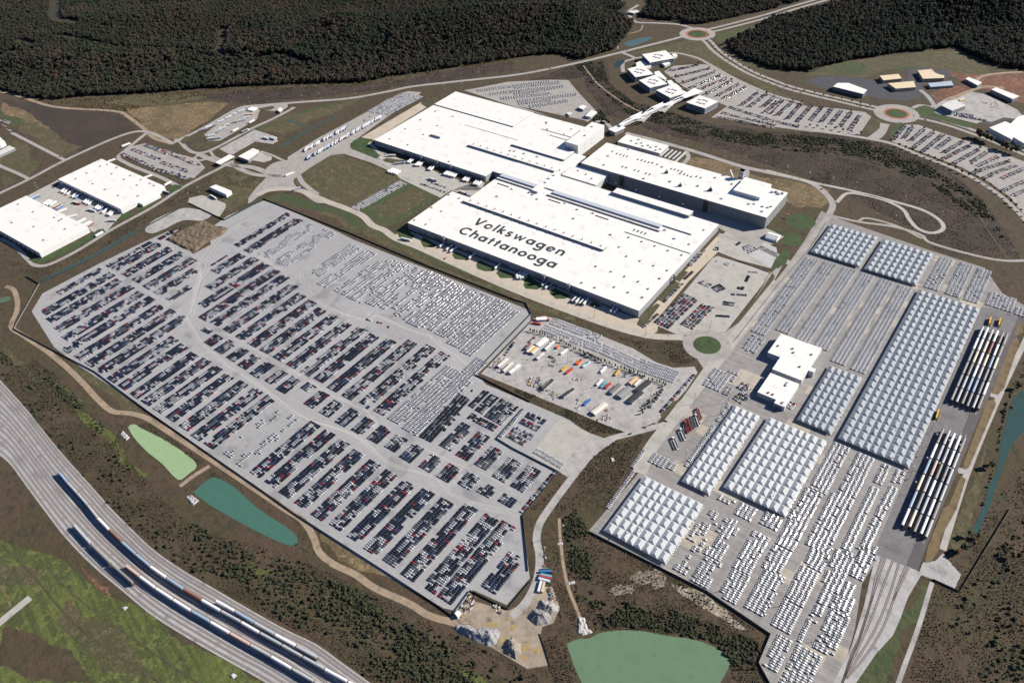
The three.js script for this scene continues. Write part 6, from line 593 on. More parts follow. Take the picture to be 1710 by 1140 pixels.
// warehouses
fleet([[-1001.9,116.6],[-1005.2,102.3],[-993.4,116.1],[-996.7,101.8],[-982.2,116.2],[-984.5,101.4],[-964.6,114.7],[-967.6,102.7],[-954.5,115.3],[-957.5,101.1],[-925.4,115.6],[-928.2,101.5],[-918.2,115.6],[-920.9,101.6],[-910.1,115.2],[-912.8,101.1],[-886.2,115.9],[-888.7,102],[-879.2,116],[-881.6,102.1],[-872.2,116],[-874.6,102.2],[-858.4,120.5],[-862.3,101.3],[-842,119],[-849.3,102],[-836.9,118],[-842.4,102.1]], ['white', 'white', 'white', 'white', 'blue', 'white'], [null, null, null, 'red', null, null, null], 'docked on the shaded side of the warehouse');
fleet([[-986.6,161.9],[-991.6,147.1],[-980.2,160.3],[-985.2,145.4],[-971.1,159.1],[-975.1,141.5],[-956.6,159.1],[-956.8,143.7],[-946.7,159.6],[-948.7,143.2],[-934.2,160.6],[-931.6,148.1],[-898.9,160.4],[-894.5,151.3],[-867.1,161.8],[-867.7,149.6],[-848.4,162.8],[-849.7,149],[-838.3,162.7],[-840.4,147.4],[-1026.6,161.6],[-1025.2,149.3]], ['white', 'white', 'white', 'brown', 'blue', 'white'], null, 'backed up to the far warehouse wall'); fleet([[-946.1,126],[-927.2,123.4],[-895.1,125.8],[-875.8,122.6],[-823.7,128.8],[-812.5,121.9]], ['red', 'silver', 'silver'], ['red', 'white', null], 'standing in the open warehouse court'); fleet([[-796.7,173.3],[-797.4,155.7]], 'white', 'black', 'driving along the warehouse road'); fleet([[-903.2,-7.4],[-900.3,-18.9],[-1029.8,-8.9],[-1027.2,-18.2],[-842.7,-10.6],[-843.2,-22]], 'white', null, 'on the far side of the docked warehouse'); fleet([[-1065.2,-65],[-1063.9,-75.7]], 'white', 'white', 'on the lane beside the warehouse verge'); fleet([[-825.4,6.9],[-807.7,5.3]], 'navy', null, 'at the warehouse corner'); fleet([[-734.5,-31.9],[-711.3,-29.7]], 'blue', 'white', 'in the small service court');
// car carriers in the yard
const carrier = (cabC) => { const t = new THREE.Group(), rk = boxM[cabC]; mesh('lower_deck', bx(2.5, .3, 16, 0, 1, -2), rk, t); mesh('upper_deck', bx(2.4, .2, 17, 0, 3.2, -1.6), steel, t); mesh('side_frame', merge([-1, 1].flatMap((s) => [...[-9, -5, -1, 3, 6].map((z) => bx(.16, 2.6, .16, s * 1.2, 1, z)), bx(.14, .2, 17, s * 1.2, 3.6, -1.6)])), rk, t); const c = mesh('cab', merge([bx(2.4, 2.6, 2.4, 0, .9, 8.2), bx(2.2, 1.4, 1.8, 0, .8, 10)]), rk, t); mesh('windscreen', bx(2.2, .9, .1, 0, 2.4, 9.45), glassM, c); mesh('wheels', wheelSet([-7.5, -6.2, 5.5, 9.8]), dk, t); return t; };
const cp = {}; [['white', [[278.1,38.6],[299,59.2]]], ['white', [[280.7,21.4],[298.6,39.2]]], ['red', [[278.4,4.9],[297.2,26]]], ['red', [[281,0.9],[297.6,19.2]]], ['navy', [[282.6,-3.6],[298.2,14.4]]], ['white', [[286.2,-11.7],[301.8,6.4]]], ['red', [[283.2,-22.5],[298.6,-4.9]]], ['red', [[281.8,7.2],[294.7,25.5]]]].forEach(([k, [a, b]], i) => { cp[k] ??= carrier(k); const c = copyOf(cp[k], 'car_carrier', (a[0] + b[0]) / 2, .1, (a[1] + b[1]) / 2, Math.atan2(a[0] - b[0], a[1] - b[1]), k + ' car carrier truck parked beside the narrow canopy', k + ' car carriers'); c.userData.category = 'truck'; });
// containers and site cabins
const contG = merge([bx(2.5, 2.6, 12.2, 0, .1, 0), ...[-1, 1].flatMap((s) => Array.from({ length: 13 }, (_, k) => bx(.08, 2.3, .35, s * 1.27, .25, -5.6 + k * .93)))]), contD = bx(2.3, 2.4, .12, 0, .2, 6.15), cabG = bx(1, 2.9, 1), plankM = std(.33, .28, .22);
function container(a, b, k, label) { const L = Math.hypot(b[0] - a[0], b[1] - a[1]), t = thing('shipping_container', label, 'container', (a[0] + b[0]) / 2, .1, (a[1] + b[1]) / 2, Math.atan2(b[0] - a[0], b[1] - a[1])); mesh('box', contG, boxM[k], t); mesh('door', contD, boxM[k], t); t.scale.z = clamp(L / 12.4, .5, 1.15); return t; }
const CT = [[[[251.4,297.5],[262,290.3]], 'blue', 'deep blue container lying across the haul road end'], [[[253.8,300],[265.6,295.7]], 'teal', 'teal blue container below the deep blue one'], [[[253.9,302.5],[265.9,298.5]], 'red', 'red container between teal and pale blue ones'], [[[255,305.4],[267.2,301.8]], 'lightblue', 'pale blue container below the red one'], [[[264.2,319.2],[259.4,306.5]], 'white', 'white container standing crosswise above the gravel heap'], [[[267.6,317.4],[262.7,305.5]], 'beige', 'khaki container beside the white crosswise one'], [[[251.9,292.9],[257.1,289.4]], 'green', 'short dull green container above the deep blue one'],
  [[[2,-50],[14.4,-54.2]], 'red', 'red container at the edge of the contractor yard'], [[[7.5,-69.2],[20.2,-68.3]], 'red', 'red container behind the white open store'], [[[107.2,-8.9],[107,-19.8]], 'orange', 'orange container in the far row of the contractor yard'], [[[162.8,-17.6],[162.5,-31.6]], 'yellow', 'yellow container standing alone in the contractor yard'], [[[95.8,14.9],[97.7,1.7]], 'yellow', 'yellow container beside the rust red one'], [[[104,16.1],[105.9,1.9]], 'red', 'rust red container beside the yellow one'], [[[151.4,14.2],[152.2,-2.5]], 'white', 'white container at the head of the coloured trio'], [[[158.9,13.9],[159.2,-1.2]], 'teal', 'blue container in the coloured trio'], [[[164.4,11.5],[165.2,-1.6]], 'red', 'red container in the coloured trio'], [[[142.7,-9.2],[143.6,-28.9]], 'white', 'white container trailer in the middle of the contractor yard'], [[[117,-8.1],[118.7,-23.8]], 'lightblue', 'pale blue box in the contractor yard'], [[[157.1,55.1],[158.5,40]], 'blue', 'bright blue container beside the drainage strip'], [[[116.3,-6],[118,-23.6]], 'lightblue', 'pale blue container near the orange one'], [[[75.4,-12.9],[78.8,-28.8]], 'white', 'white flat trailer box near the spruce row'], [[[63.8,-21.4],[63.3,-26.9]], 'orange', 'small orange container by the spruce row'], [[[105.2,-7.7],[106.6,-19.6]], 'orange', 'orange box at the end of the far row']];
for (const [[a, b], k, l] of CT) container(a, b, k, l);
function cabin(a, b, w, h, roof, wall, label) { const L = Math.hypot(b[0] - a[0], b[1] - a[1]), t = thing('site_cabin', label, 'cabin', (a[0] + b[0]) / 2, .1, (a[1] + b[1]) / 2, Math.atan2(b[0] - a[0], b[1] - a[1])); mesh('wall', bx(w, h, L, 0, .4, 0), wall, t); const s = new THREE.Shape(); s.moveTo(-w / 2 - .3, 0); s.lineTo(0, w * .09); s.lineTo(w / 2 + .3, 0); const g = new THREE.ExtrudeGeometry(s, { depth: L + .6, bevelEnabled: false }); g.translate(0, h + .4, -L / 2 - .3); mesh('roof', g, roof, t); for (let k = 0; k < 3; k++) for (const q of [-1, 1]) mesh('window', bx(.1, 1, 1.2, q * (w / 2 + .02), 1.5, (k - 1) * L * .28), glassM, t); mesh('door', bx(.1, 2.1, 1, w / 2 + .03, .5, L * .14), dockM, t); return t; }
const rC = std(.62, .58, .5), rK = std(.035, .037, .042), rGr = std(.24, .25, .25), rGr2 = std(.16, .15, .14);
for (const [[a, b], w, r, wl, l] of [[[[17.1,57.1],[18.3,36.3]], 4.5, rC, WL, 'cream cabin at the corner of the contractor yard'], [[[28.9,60.5],[29.1,39.4]], 3.6, rC, WL, 'narrow cream cabin second from the yard corner'], [[[38.3,58.6],[40.3,37.7]], 5, std(.7, .7, .68), WL, 'broad white cabin third from the yard corner'], [[[38.4,-9.7],[41,-30.1]], 9, std(.7, .7, .68), WL, 'wide white shed in the contractor yard'], [[[33.7,9.5],[34.6,-6.1]], 3.6, rC, WL, 'cream cabin beside the yellow striped one'], [[[38,7.8],[37.9,-7]], 3, yel, WL, 'yellow roofed cabin between two cream ones'], [[[41.7,7.7],[42.2,-6.4]], 3.6, rC, WL, 'cream cabin right of the yellow roofed one'], [[[28.2,5],[27.5,-8.5]], 3.6, std(.2, .09, .07), WL, 'brown roofed cabin left of the cream ones'], [[[52.5,-9.5],[53.5,-29.9]], 3.6, std(.7, .7, .68), WL, 'white box cabin by the spruce row'], [[[53.5,13.6],[55.1,-1]], 3.6, rC, WL, 'small cream cabin in the open yard'], [[[94.8,60],[96.3,38.1]], 5, rK, WL, 'black roofed cabin beside the rubble'], [[[204.2,-6.6],[208.9,-32.3]], 8, rK, WL, 'upper black roofed site office'], [[[205.5,17],[209.5,-7.8]], 8, rK, WL, 'lower black roofed site office'], [[[188.9,16.8],[192.7,-7]], 9, rGr, WG, 'grey roofed site office'], [[[175.8,16.5],[178.2,-4.4]], 6, rGr2, WL, 'dark grey roofed cabin beside the grey site office'], [[[188.4,-13.3],[191.1,-28.9]], 5, std(.6, .4, .2), WL, 'orange tan roofed cabin near the black ones'], [[[195.8,-13.5],[196.9,-28]], 3.6, rC, WL, 'cream cabin right of the orange tan one'], [[[175.9,62.3],[180.7,37.6]], 8, rC, WL, 'wide cream shed at the lower edge of the contractor yard'], [[[125.7,57.2],[129.9,37.1]], 4, rK, WL, 'black roofed cabin in the lower row'], [[[92.7,57.7],[96.6,37.3]], 4, rGr2, WL, 'dark cabin at the left of the lower row'], [[[2.9,-59.3],[15.3,-68.4]], 6, std(.72, .72, .7), WL, 'white open store between the two red containers']]) cabin(a, b, w, 3, r, wl, l);
// rubble and equipment of the contractor and stockpile yards: heaps of odd pieces nobody could count
{ const gs = [], cs = [[.5, .5, .48], [.36, .36, .36], [.05, .05, .055], [.2, .08, .05], [.06, .12, .2], [.3, .24, .16], [.45, .45, .45], [.16, .15, .14], [.1, .1, .1], [.3, .18, .06]];
  for (const [p, n] of [[[[4.4,66.4],[7,38],[18.9,34.9],[23.6,64.9]], 60], [[[65.4,59.3],[64.4,49.3],[77.9,38.4],[88.8,58.8],[73.5,62.4]], 70], [[[86,67.6],[84.9,48.7],[102.3,57]], 30], [[[149.3,64.6],[139.9,39.9],[158.7,65]], 30], [[[186.4,66],[185.1,41.2],[202.2,57.7]], 40], [[[90.8,66],[91.1,51.7],[121.6,56.5],[117.9,65.8]], 50], [[[118,18.7],[126.4,9],[130.1,17.2]], 20], [[[206.3,389.8],[202.9,361.4],[213.9,360.7],[218.2,377.8],[213.4,387.6]], 70], [[[232.8,362.6],[234.3,356.3],[247.7,357.8],[245.7,361.7]], 30], [[[233.6,267.1],[235,264.3],[254.9,286.8],[250,290.2]], 40], [[[271.8,316.7],[270.1,303.7],[286.3,318.9],[280.3,321.3]], 40], [[[-579.1,-322.4],[-570.4,-338.1],[-539.4,-335.8],[-545.9,-311.6]], 30], [[[171.1,-19.4],[173,-32.4],[177.8,-23.8]], 20], [[[381.8,-1147.4],[404.8,-1177.8],[429.5,-1141.6],[410.5,-1122.3]], 30], [[[320.3,-88.4],[321.5,-103.7],[335.4,-100],[335.7,-91.2]], 24]]) { const b = bbox(p); for (let k = 0; k < n; k++) { const x = rr(b[0], b[2]), z = rr(b[1], b[3]); if (!inside(p, x, z)) continue; const L = rr(.6, 4.5); gs.push(colored(bx(rr(.4, 1.6), rr(.3, 1.6), L, x, .12, z, 0).translate(0, 0, 0), ...pick(cs))); } }
  const m = mesh('scattered_material', merge(gs), new THREE.MeshStandardMaterial({ vertexColors: true, roughness: .8 })); m.userData.kind = 'stuff'; tag(m, 'loose building material and scrap scattered over the work yards', 'debris'); add(m); }
// stockpiles
function heap(label, pts, h, r, g, b, seed, rough = .28) {
  const bb = bbox(pts), n = 56, P = [], I = [], idx = new Map(), cx = (bb[0] + bb[2]) / 2, cz = (bb[1] + bb[3]) / 2; const closed = [...pts, pts[0]];
  for (let j = 0; j <= n; j++) for (let i = 0; i <= n; i++) { const x = lerp(bb[0], bb[2], i / n), z = lerp(bb[1], bb[3], j / n), inn = inside(pts, x, z), d = segDist(closed, x, z); const w = inn ? Math.min(h, d * .75) : -.3; P.push(x - cx, w * (1 - rough + rough * 2 * fbm(x / 5 + seed, z / 5, 3)) + (inn ? (.5 + 2.2 * rough) * (fbm(x / 2.6 + seed, z / 2.6, 2) - .5) : 0), z - cz); }
  for (let j = 0; j < n; j++) for (let i = 0; i < n; i++) { const k = j * (n + 1) + i; I.push(k, k + n + 1, k + 1, k + 1, k + n + 1, k + n + 2); }
  const gg = new THREE.BufferGeometry(); gg.setAttribute('position', new THREE.Float32BufferAttribute(P, 3)); gg.setIndex(I); gg.computeVertexNormals(); const uv = []; for (let i = 0; i < P.length; i += 3) uv.push(P[i] / 20, P[i + 2] / 20); gg.setAttribute('uv', new THREE.Float32BufferAttribute(uv, 2));
  const m = mesh('stockpile', gg, matTex(pave(r, g, b, .5, .25, 256), .95)); m.position.set(cx, .1, cz); tag(m, label, 'stockpile'); return add(m);
}
heap('conical grey gravel heap beside the containers', [[270.8,348.6],[269.5,339],[276.9,334.1],[286,331.8],[292,335.5],[293.7,343.3],[284.8,352.6],[275.8,351.6]], 8, .2, .2, .2, 3, .25); heap('flat grey gravel heap behind the conical one', [[273,335.4],[270.7,324.9],[280.7,320.2],[291,320.5],[294.3,327.4],[290.8,333.7],[280.3,335.6]], 5, .28, .275, .265, 9, .4); heap('long pale furrowed gravel heap at the yard edge', [[212.9,403.4],[215,397.5],[225.5,390.4],[232.5,391.4],[239.9,385],[251.5,377.8],[258.1,380.2],[261.5,392.9],[256.7,399.2],[243,401.8],[223.7,403.7]], 4.5, .24, .245, .25, 14, .6); heap('brown rubble heap at the bottom of the stockpile yard', [[269,390.2],[267.3,381.5],[271.7,376],[282.8,378.4],[288.4,385.5],[288.1,394.1],[279.6,395.1],[272.5,395.1]], 5, .22, .2, .17, 21, .6);
heap('tan rock rubble mound inside the gravel lot', [[-679.7,108.4],[-677.5,72.5],[-673.7,31.6],[-641.8,32.8],[-611.4,22.8],[-602.8,43.6],[-607.1,80.2],[-599.5,105.7],[-627.9,109.8]], 2.6, .13, .1, .065, 33, .7); heap('pale riprap patch beside the first settling pond', [[-329.4,435.9],[-332,429.5],[-313.2,431.8],[-312.2,438.3]], 1, .36, .36, .37, 40, .6); heap('pale riprap patch beside the teal settling pond', [[-167.5,452.7],[-164.9,446.7],[-148.4,446.9],[-148.3,456]], 1, .36, .36, .37, 44, .6); heap('pale riprap outfall at the retention pond', [[314.8,319.8],[320.7,315.8],[329,324.7],[336.8,325.5],[330.2,334.1],[323.7,335.5]], 1.2, .42, .4, .38, 48, .5);
for (const [p, l] of [[[[245.5,254.6],[251.2,250.8],[252.7,254.2],[247.9,257.4]], 'upper pale check dam in the drainage swale'], [[[282.7,291.8],[288.1,285],[290.8,287.7],[285.9,293.8]], 'lower pale check dam in the drainage swale'], [[[231.8,114.2],[234.8,110.8],[240.3,114.6],[237,118.2]], 'pale check dam near the haul road bend'], [[[-99.4,588.1],[-98.4,584.1],[-94.2,583.5],[-94.2,587.8]], 'pale stone block at the meadow edge'], [[[60.1,570.8],[60.8,566.5],[65.9,565.8],[65.9,570.6]], 'pale stone block at the bottom of the meadow']]) heap(l, p, .8, .42, .42, .43, 50, .5);
// ---------------------------------------------------------------- fences and poles
const fenceM = std(.016, .04, .04, 1), fenceG = std(.2, .2, .19, .6, .4);
function fence(label, pts, mat, h = 2.2) { const t = thing('fence', label, 'fence', pts[0][0], .05, pts[0][1]); for (let i = 0; i + 1 < pts.length; i++) { const [a, b] = [pts[i], pts[i + 1]], L = Math.hypot(b[0] - a[0], b[1] - a[1]), m = mesh('fence_panel', bx(L, h, .12, 0, 0, 0), mat, t); m.position.set((a[0] + b[0]) / 2 - pts[0][0], 0, (a[1] + b[1]) / 2 - pts[0][1]); m.rotation.y = -Math.atan2(b[1] - a[1], b[0] - a[0]); } return t; }
fence('dark green screened fence along the plant side of the gravel lot', [[-638.6,10.6],[-634.5,-60.1],[-636.1,-78.9],[-411.4,-80.7],[-233.5,-78.5],[-53,-81.8],[-34.6,-84.4],[-12.8,-67.3],[-4.4,86.4],[93.3,88]], fenceM, 2); fence('grey wire fence along the dirt road side of the gravel lot', [[-748.9,308.8],[-680.5,385.4],[-669.8,396.3],[-578.8,391],[-470.8,382.9],[-334.1,388.7],[-222.1,391],[-103.4,393.1],[-35.9,394.9],[111.9,393],[185.9,392.4],[205.3,393.2]], fenceG); fence('green fence around the stockpile corner', [[204,394],[201.6,358.9],[248.1,354.2],[249.5,311.9]], fenceM, 2); fence('green fence along the haul road end of the gravel lot', [[191.1,168.3],[192,246.2],[240,303.6]], fenceM, 2); fence('fence in front of the staff pad', [[92.4,103.8],[94.9,166.1],[122.5,168.2],[191.1,168.3]], fenceM); fence('teal fence along the drainage ditch', [[-789.2,309],[-748.9,308.8],[-739.1,217.2],[-746,120.7],[-745.7,7.4],[-639.4,10.4],[-636.2,-66]], fenceM); fence('grey wire fence around the near end of the shipping yard', [[267.8,222.6],[411.5,218.2],[486,227],[488.1,262.5],[517.6,285.6]], fenceG, 2.6); fence('grey wire fence beside the scrubland path', [[601.7,71.8],[628.9,71.6],[649.1,-70.5]], fenceG); fence('teal silt fence at the stockpile edge', [[291.6,357.5],[303.2,366.9],[319.2,379.9]], fenceM, 1.2);
fence('low concrete barrier between east yard and employee lot', [[191.7,-360],[248.5,-356],[248.8,-331.1]], fenceG, 1); fence('white barrier along the shipping yard road', [[268.8,-171.5],[270.7,-332.7],[276.4,-448.6],[271.6,-548.1]], fenceG, 1);
const pole = (h, r) => { const t = new THREE.Group(), g = new THREE.CylinderGeometry(r * .5, r, h, 6); g.translate(0, h / 2, 0); mesh('mast', g, steel, t); mesh('lamp_head', merge([bx(2.6, .3, .5, 0, h, 0), bx(.5, .3, 2.6, 0, h - .05, 0)]), unitM, t); mesh('footing', bx(1, .6, 1), M.white, t); return t; };
const mast = pole(22, .28), post = pole(11, .16);
for (const p of [[528.3,86.7],[528.1,206.2],[426.9,206.1],[528,87.9],[426.9,206.2],[491.1,181.4],[529.2,-139.7],[543.8,-140],[538.4,-91.7],[543.2,-53.7],[505.6,-117.8],[505.7,-237.2],[527.7,-293.2],[174,-6.3],[93.7,-4.5],[66.9,-5.1],[51.9,62.7],[223.8,-6],[277,-27.5],[313,-54.7],[312.4,68.3],[314.1,-28.8],[72.6,-110.9],[317.9,192.4],[209.5,-160],[230.6,-173.5],[156.9,-115.5],[422,62.8],[427.8,-36.9],[248.2,244.6],[551.8,-120.2],[552.1,-75.6],[551.3,-31.5],[566.5,-118.3],[578.7,-117.6],[578.3,-73.8],[566.3,-74.7]] ) { const c = copyOf(mast, 'light_mast', p[0], .1, p[1], rr(0, 3), 'tall steel light mast standing over the yards', 'tall yard light masts'); c.userData.category = 'light mast'; }
for (const p of [[150.3,-676.3],[193.5,-675.7],[235.6,-678.4],[276.6,-681.1],[319.7,-679.3],[361.9,-677.8],[399.1,-676.9],[427.5,-659.9],[338.1,-597.5],[366.9,-606.8],[398.7,-590.6],[-970.7,-381.5],[-932.9,-403.4],[-900,-427.1],[-873.1,-456.7],[-846.3,-481.7],[-816.1,-513.4],[-790.2,-547.5],[-766.1,-585.7],[-739.4,-615.7],[-707.8,-643.7],[-683.6,-677.4],[-655.5,-708.5],[-624.5,-736.3],[-593.4,-764.1],[-651.7,-638.5],[-621.4,-665.5],[-1008.4,-154.4],[-1003.3,-186.5],[-1010.9,-233.3],[-1009,-274.1],[-1016.8,-319.5],[-1001.8,-356.1],[-357.6,-260.9],[-360.5,-222.1],[-361.8,-185.5],[-90.9,-455.9],[-47.7,-453.6],[-0.7,-454.5],[45.9,-453.9],[-134.9,-671.2],[-94.5,-671.1],[-55.2,-673.7],[29.3,-670.1],[69.4,-672.1],[110.2,-672.7],[153.2,-670.5],[194.4,-672.6],[237.5,-671.9],[-532,-821.4],[-510.8,-864.6],[-493.4,-911.5],[-443.2,-988.5],[-468.9,-952.3],[-1051.3,137.6],[-764.5,-30.1],[-762.2,-5.2],[-1062.5,132.3]] ) { const c = copyOf(post, 'lamp_post', p[0], .1, p[1], rr(0, 3), 'slim lamp post beside a site road', 'lamp posts along the roads'); c.userData.category = 'lamp post'; }

// ---------------------------------------------------------------- trees and scrub
function crownGeo(seed, n, rx, ry, cy, leaf, conic) {
  const q = rng(seed), gs = [];
  for (let k = 0; k < n; k++) { const a = q() * 6.283, v = q() * 2 - 1, s = Math.sqrt(1 - v * v), rad = .55 + .45 * q(); let x = rx * rad * s * Math.cos(a), y = cy + ry * rad * v, z = rx * rad * s * Math.sin(a); if (conic) { const f = clamp((y - (cy - ry)) / (2 * ry)); x *= 1.15 - f; z *= 1.15 - f; }
    const g = new THREE.IcosahedronGeometry(leaf * (.6 + .8 * q()), 0), p = g.attributes.position; for (let i = 0; i < p.count; i++) { const j = 1 + .5 * (hsh(Math.round(p.getX(i) * 31) + k, Math.round(p.getZ(i) * 31) + Math.round(p.getY(i) * 17)) - .5); p.setXYZ(i, p.getX(i) * j, p.getY(i) * j * .75, p.getZ(i) * j); } g.rotateY(q() * 6); g.translate(x, y, z); g.deleteAttribute('uv'); gs.push(g); }
  const m = mergeGeometries(gs); m.computeVertexNormals(); return m;
}
function trunkGeo(h, r) { const gs = [], c = new THREE.CylinderGeometry(r * .4, r, h, 6); c.translate(0, h / 2, 0); gs.push(c); for (let k = 0; k < 4; k++) { const l = new THREE.CylinderGeometry(r * .15, r * .35, h * .5, 5); l.translate(0, h * .25, 0); l.rotateZ(.7); l.rotateY(k * 1.6 + .4); l.translate(0, h * .6, 0); gs.push(l); } return merge(gs); }
const CROWNS = [crownGeo(11, 64, 4.8, 5.4, 11, 1.35), crownGeo(23, 60, 5.6, 4.4, 10, 1.45), crownGeo(37, 56, 3.8, 6.6, 11.5, 1.25, true)], TRUNK = trunkGeo(11, .35), barkM = std(.06, .05, .04);
const FALL = [[.013, .021, .010], [.022, .026, .011], [.034, .026, .015], [.036, .027, .02], [.05, .027, .014], [.028, .025, .017], [.019, .027, .011], [.016, .02, .011]];
const leafMat = (c) => new THREE.MeshStandardMaterial({ color: new THREE.Color().setRGB(...c), roughness: .95 });
const trees = [];
{
  const paved = [[[-658.7,-1503.4],[-538.5,-1344.3],[-533.5,-1282.2],[-497.4,-1244.2],[-441,-1249.3],[-368.2,-1263.7],[-300,-1228.4]], [[-299.7,-1238],[-277.9,-1269],[-189.8,-1445.3],[-167.1,-1504.1],[-102.6,-1651.7],[-30.9,-1839.1]]];
  WOODS.forEach((w, wi) => {
    const b = bbox(w.map(([x, z]) => toUV(x, z))), sp = 5.9;
    for (let v = b[1]; v < Math.min(b[3], 2950); v += sp) for (let u = b[0]; u < b[2]; u += sp) { const [x, z] = fromUV(u + rr(-2.8, 2.8), v + rr(-2.8, 2.8)); if (!inside(w, x, z)) continue; if (CUTS.some(([p, d]) => segDist(p, x, z) < d * .5 + 3) || paved.some((p) => segDist(p, x, z) < 22)) continue; const gap = fbm(x / 38 + 70, z / 38, 2); if (gap > .76 && R() < .8) continue; trees.push({ x, z, u, v, w: wi }); }
  });
  for (const t of trees) { const f = fbm(t.x / 120, t.z / 120, 3) + rr(-.17, .17), f2 = vn(t.x / 300 + 5, t.z / 300); t.y = hills(t.x, t.z) - .3; t.k = R() < .24 ? 2 : R() < .5 ? 0 : 1; t.c = t.k === 2 ? FALL[0] : f < .4 ? pick([FALL[0], FALL[6], FALL[1], FALL[7]]) : f < .5 ? pick([FALL[1], FALL[7], FALL[5], FALL[6]]) : f < .6 ? pick([FALL[2], FALL[5], FALL[3], FALL[1]]) : pick([FALL[2], FALL[3], FALL[4], FALL[3]]); t.s = rr(.55, 1.0) * (.8 + .4 * f2); }
  trees.sort((a, b) => a.v - b.v);
  const LBL = ['at the near edge of the long wood above the plant', 'at the near edge of the wood beyond the northern roundabout', 'at the near edge of the wood above the campus'], treeMats = FALL.map(leafMat), names = ['dark green', 'olive', 'brown', 'grey brown', 'rust coloured', 'dull brown', 'green', 'deep green'];
  let n = 0; const rest = []; for (const t of trees) { const p = new THREE.Vector3(t.x, 8, t.z).project(camera); if (n < 220 && Math.abs(p.x) < 1 && Math.abs(p.y) < 1) { const ci = FALL.indexOf(t.c), g = thing('forest_tree', names[ci] + ' tree ' + LBL[t.w], 'tree', t.x, t.y, t.z, rr(0, 6), names[ci] + ' trees ' + LBL[t.w]); mesh('trunk', TRUNK, barkM, g); mesh('crown', CROWNS[t.k], treeMats[ci], g); g.scale.setScalar(t.s); n++; } else rest.push(t); }
  const wood = new THREE.Group(); wood.name = 'forest'; wood.userData.kind = 'stuff'; tag(wood, 'dense autumn forest covering the hills behind the plant', 'forest');
  const q = new THREE.Object3D(), col = new THREE.Color();
  for (let k = 0; k < 3; k++) { const l = rest.filter((t) => t.k === k), im = new THREE.InstancedMesh(CROWNS[k], leafMat([1, 1, 1]), l.length); l.forEach((t, i) => { q.position.set(t.x, t.y - 1.5, t.z); q.rotation.set(0, rr(0, 6.28), 0); q.scale.set(t.s, t.s * rr(.85, 1.15), t.s); q.updateMatrix(); im.setMatrixAt(i, q.matrix); const z = rr(.75, 1.2); im.setColorAt(i, col.setRGB(t.c[0] * z, t.c[1] * z, t.c[2] * z)); }); im.name = 'tree_crowns'; im.userData.kind = 'stuff'; im.castShadow = im.receiveShadow = true; wood.add(im); }
  add(wood); console.log('trees', trees.length);
}
// young trees of the office lots and verges
const SM = [crownGeo(51, 26, 1.7, 1.9, 3.6, .75), crownGeo(52, 24, 1.2, 2.6, 3.4, .65, true)], STR = trunkGeo(3, .12), sMats = [[.05, .05, .018], [.075, .04, .016], [.03, .042, .014], [.09, .065, .02]].map(leafMat);
function young(list, label, group, conic = 0, scale = 1) { for (const [x, z] of list) { const g = thing(conic ? 'spruce_tree' : 'young_tree', label, 'tree', x, .1, z, rr(0, 6), group); mesh('trunk', STR, barkM, g); mesh('crown', SM[conic], conic ? sMats[2] : pick(sMats), g); g.scale.setScalar(scale * rr(.8, 1.3)); } }
const along = (pts, step) => { const s = smooth(pts, step); return s.map(([x, z]) => [x + rr(-1.5, 1.5), z + rr(-1.5, 1.5)]); };
young(along([[-215.8,-931.1],[-179.5,-904.3],[-133.1,-885.1],[-100.5,-877.2],[-80.1,-871.4]], 14), 'young tree planted along the plant side of the office lot', 'office lot trees', 0, 1.2); young(along([[120.3,-871.9],[163.7,-881.6],[218.5,-890.8]], 16), 'young tree on the verge below the office lot', 'verge trees', 0, 1.2); young(along([[295.9,-877],[335.9,-865],[395.3,-845.4],[423,-828.9],[453.1,-821],[501.1,-782],[525.5,-755.6],[550.8,-720.1]], 15), 'young tree on the verge below the second office lot', 'second verge trees', 0, 1.2); young(along([[-267.3,-1222.6],[-167.9,-1120.5],[-86.5,-1073.2],[-16.5,-1035.2],[35.5,-1027.6],[129.5,-1027.6],[195.4,-1022.4]], 20), 'young tree on the highway median', 'median trees', 0, 1); for (const p of OL.slice(0, 11)) young([p[0], p[1]], 'young tree on an island of the office lot', 'lot island trees', 0, 1.1); for (const p of OL.slice(14, 38)) if (R() < .7) young([p[0], p[1]], 'young tree on an island of the second office lot', 'second lot island trees', 0, 1.1);
young([[415.9,-984.8],[418.9,-990.3],[423.9,-985.9],[429.7,-978.2],[432.6,-983.6],[438.3,-976],[412,-990],[465.7,-960],[469.8,-958.9],[477,-956.2],[487.6,-955.5],[460.8,-964.2]], 'bushy dark tree beside the highway below the white hall', 'highway bank trees', 0, 2.6);
young(along([[8.6,-34.5],[31,-35.6],[65,-36.1],[98,-34.3],[127,-33.8],[100.7,-33.1],[148.8,-33.5],[197,-36.2],[228.8,-38.4]], 4.2), 'small dark spruce in the hedge row of the contractor yard', 'contractor yard spruce row', 1, .95); young(along([[228.7,-37.2],[228.3,23.7]], 5), 'small dark spruce in the side hedge of the contractor yard', 'contractor yard side hedge', 1, .95); young([[616.8,-283.3],[616.8,-236.7],[617.5,-122.1],[618.7,-128.6],[620.1,-6.1],[627,3.7],[619,16.2],[628.7,-9.5],[615,25.9],[663.8,-2.3]], 'round yellow green bush beside the drainage canal', 'canal bushes', 0, 1.7);
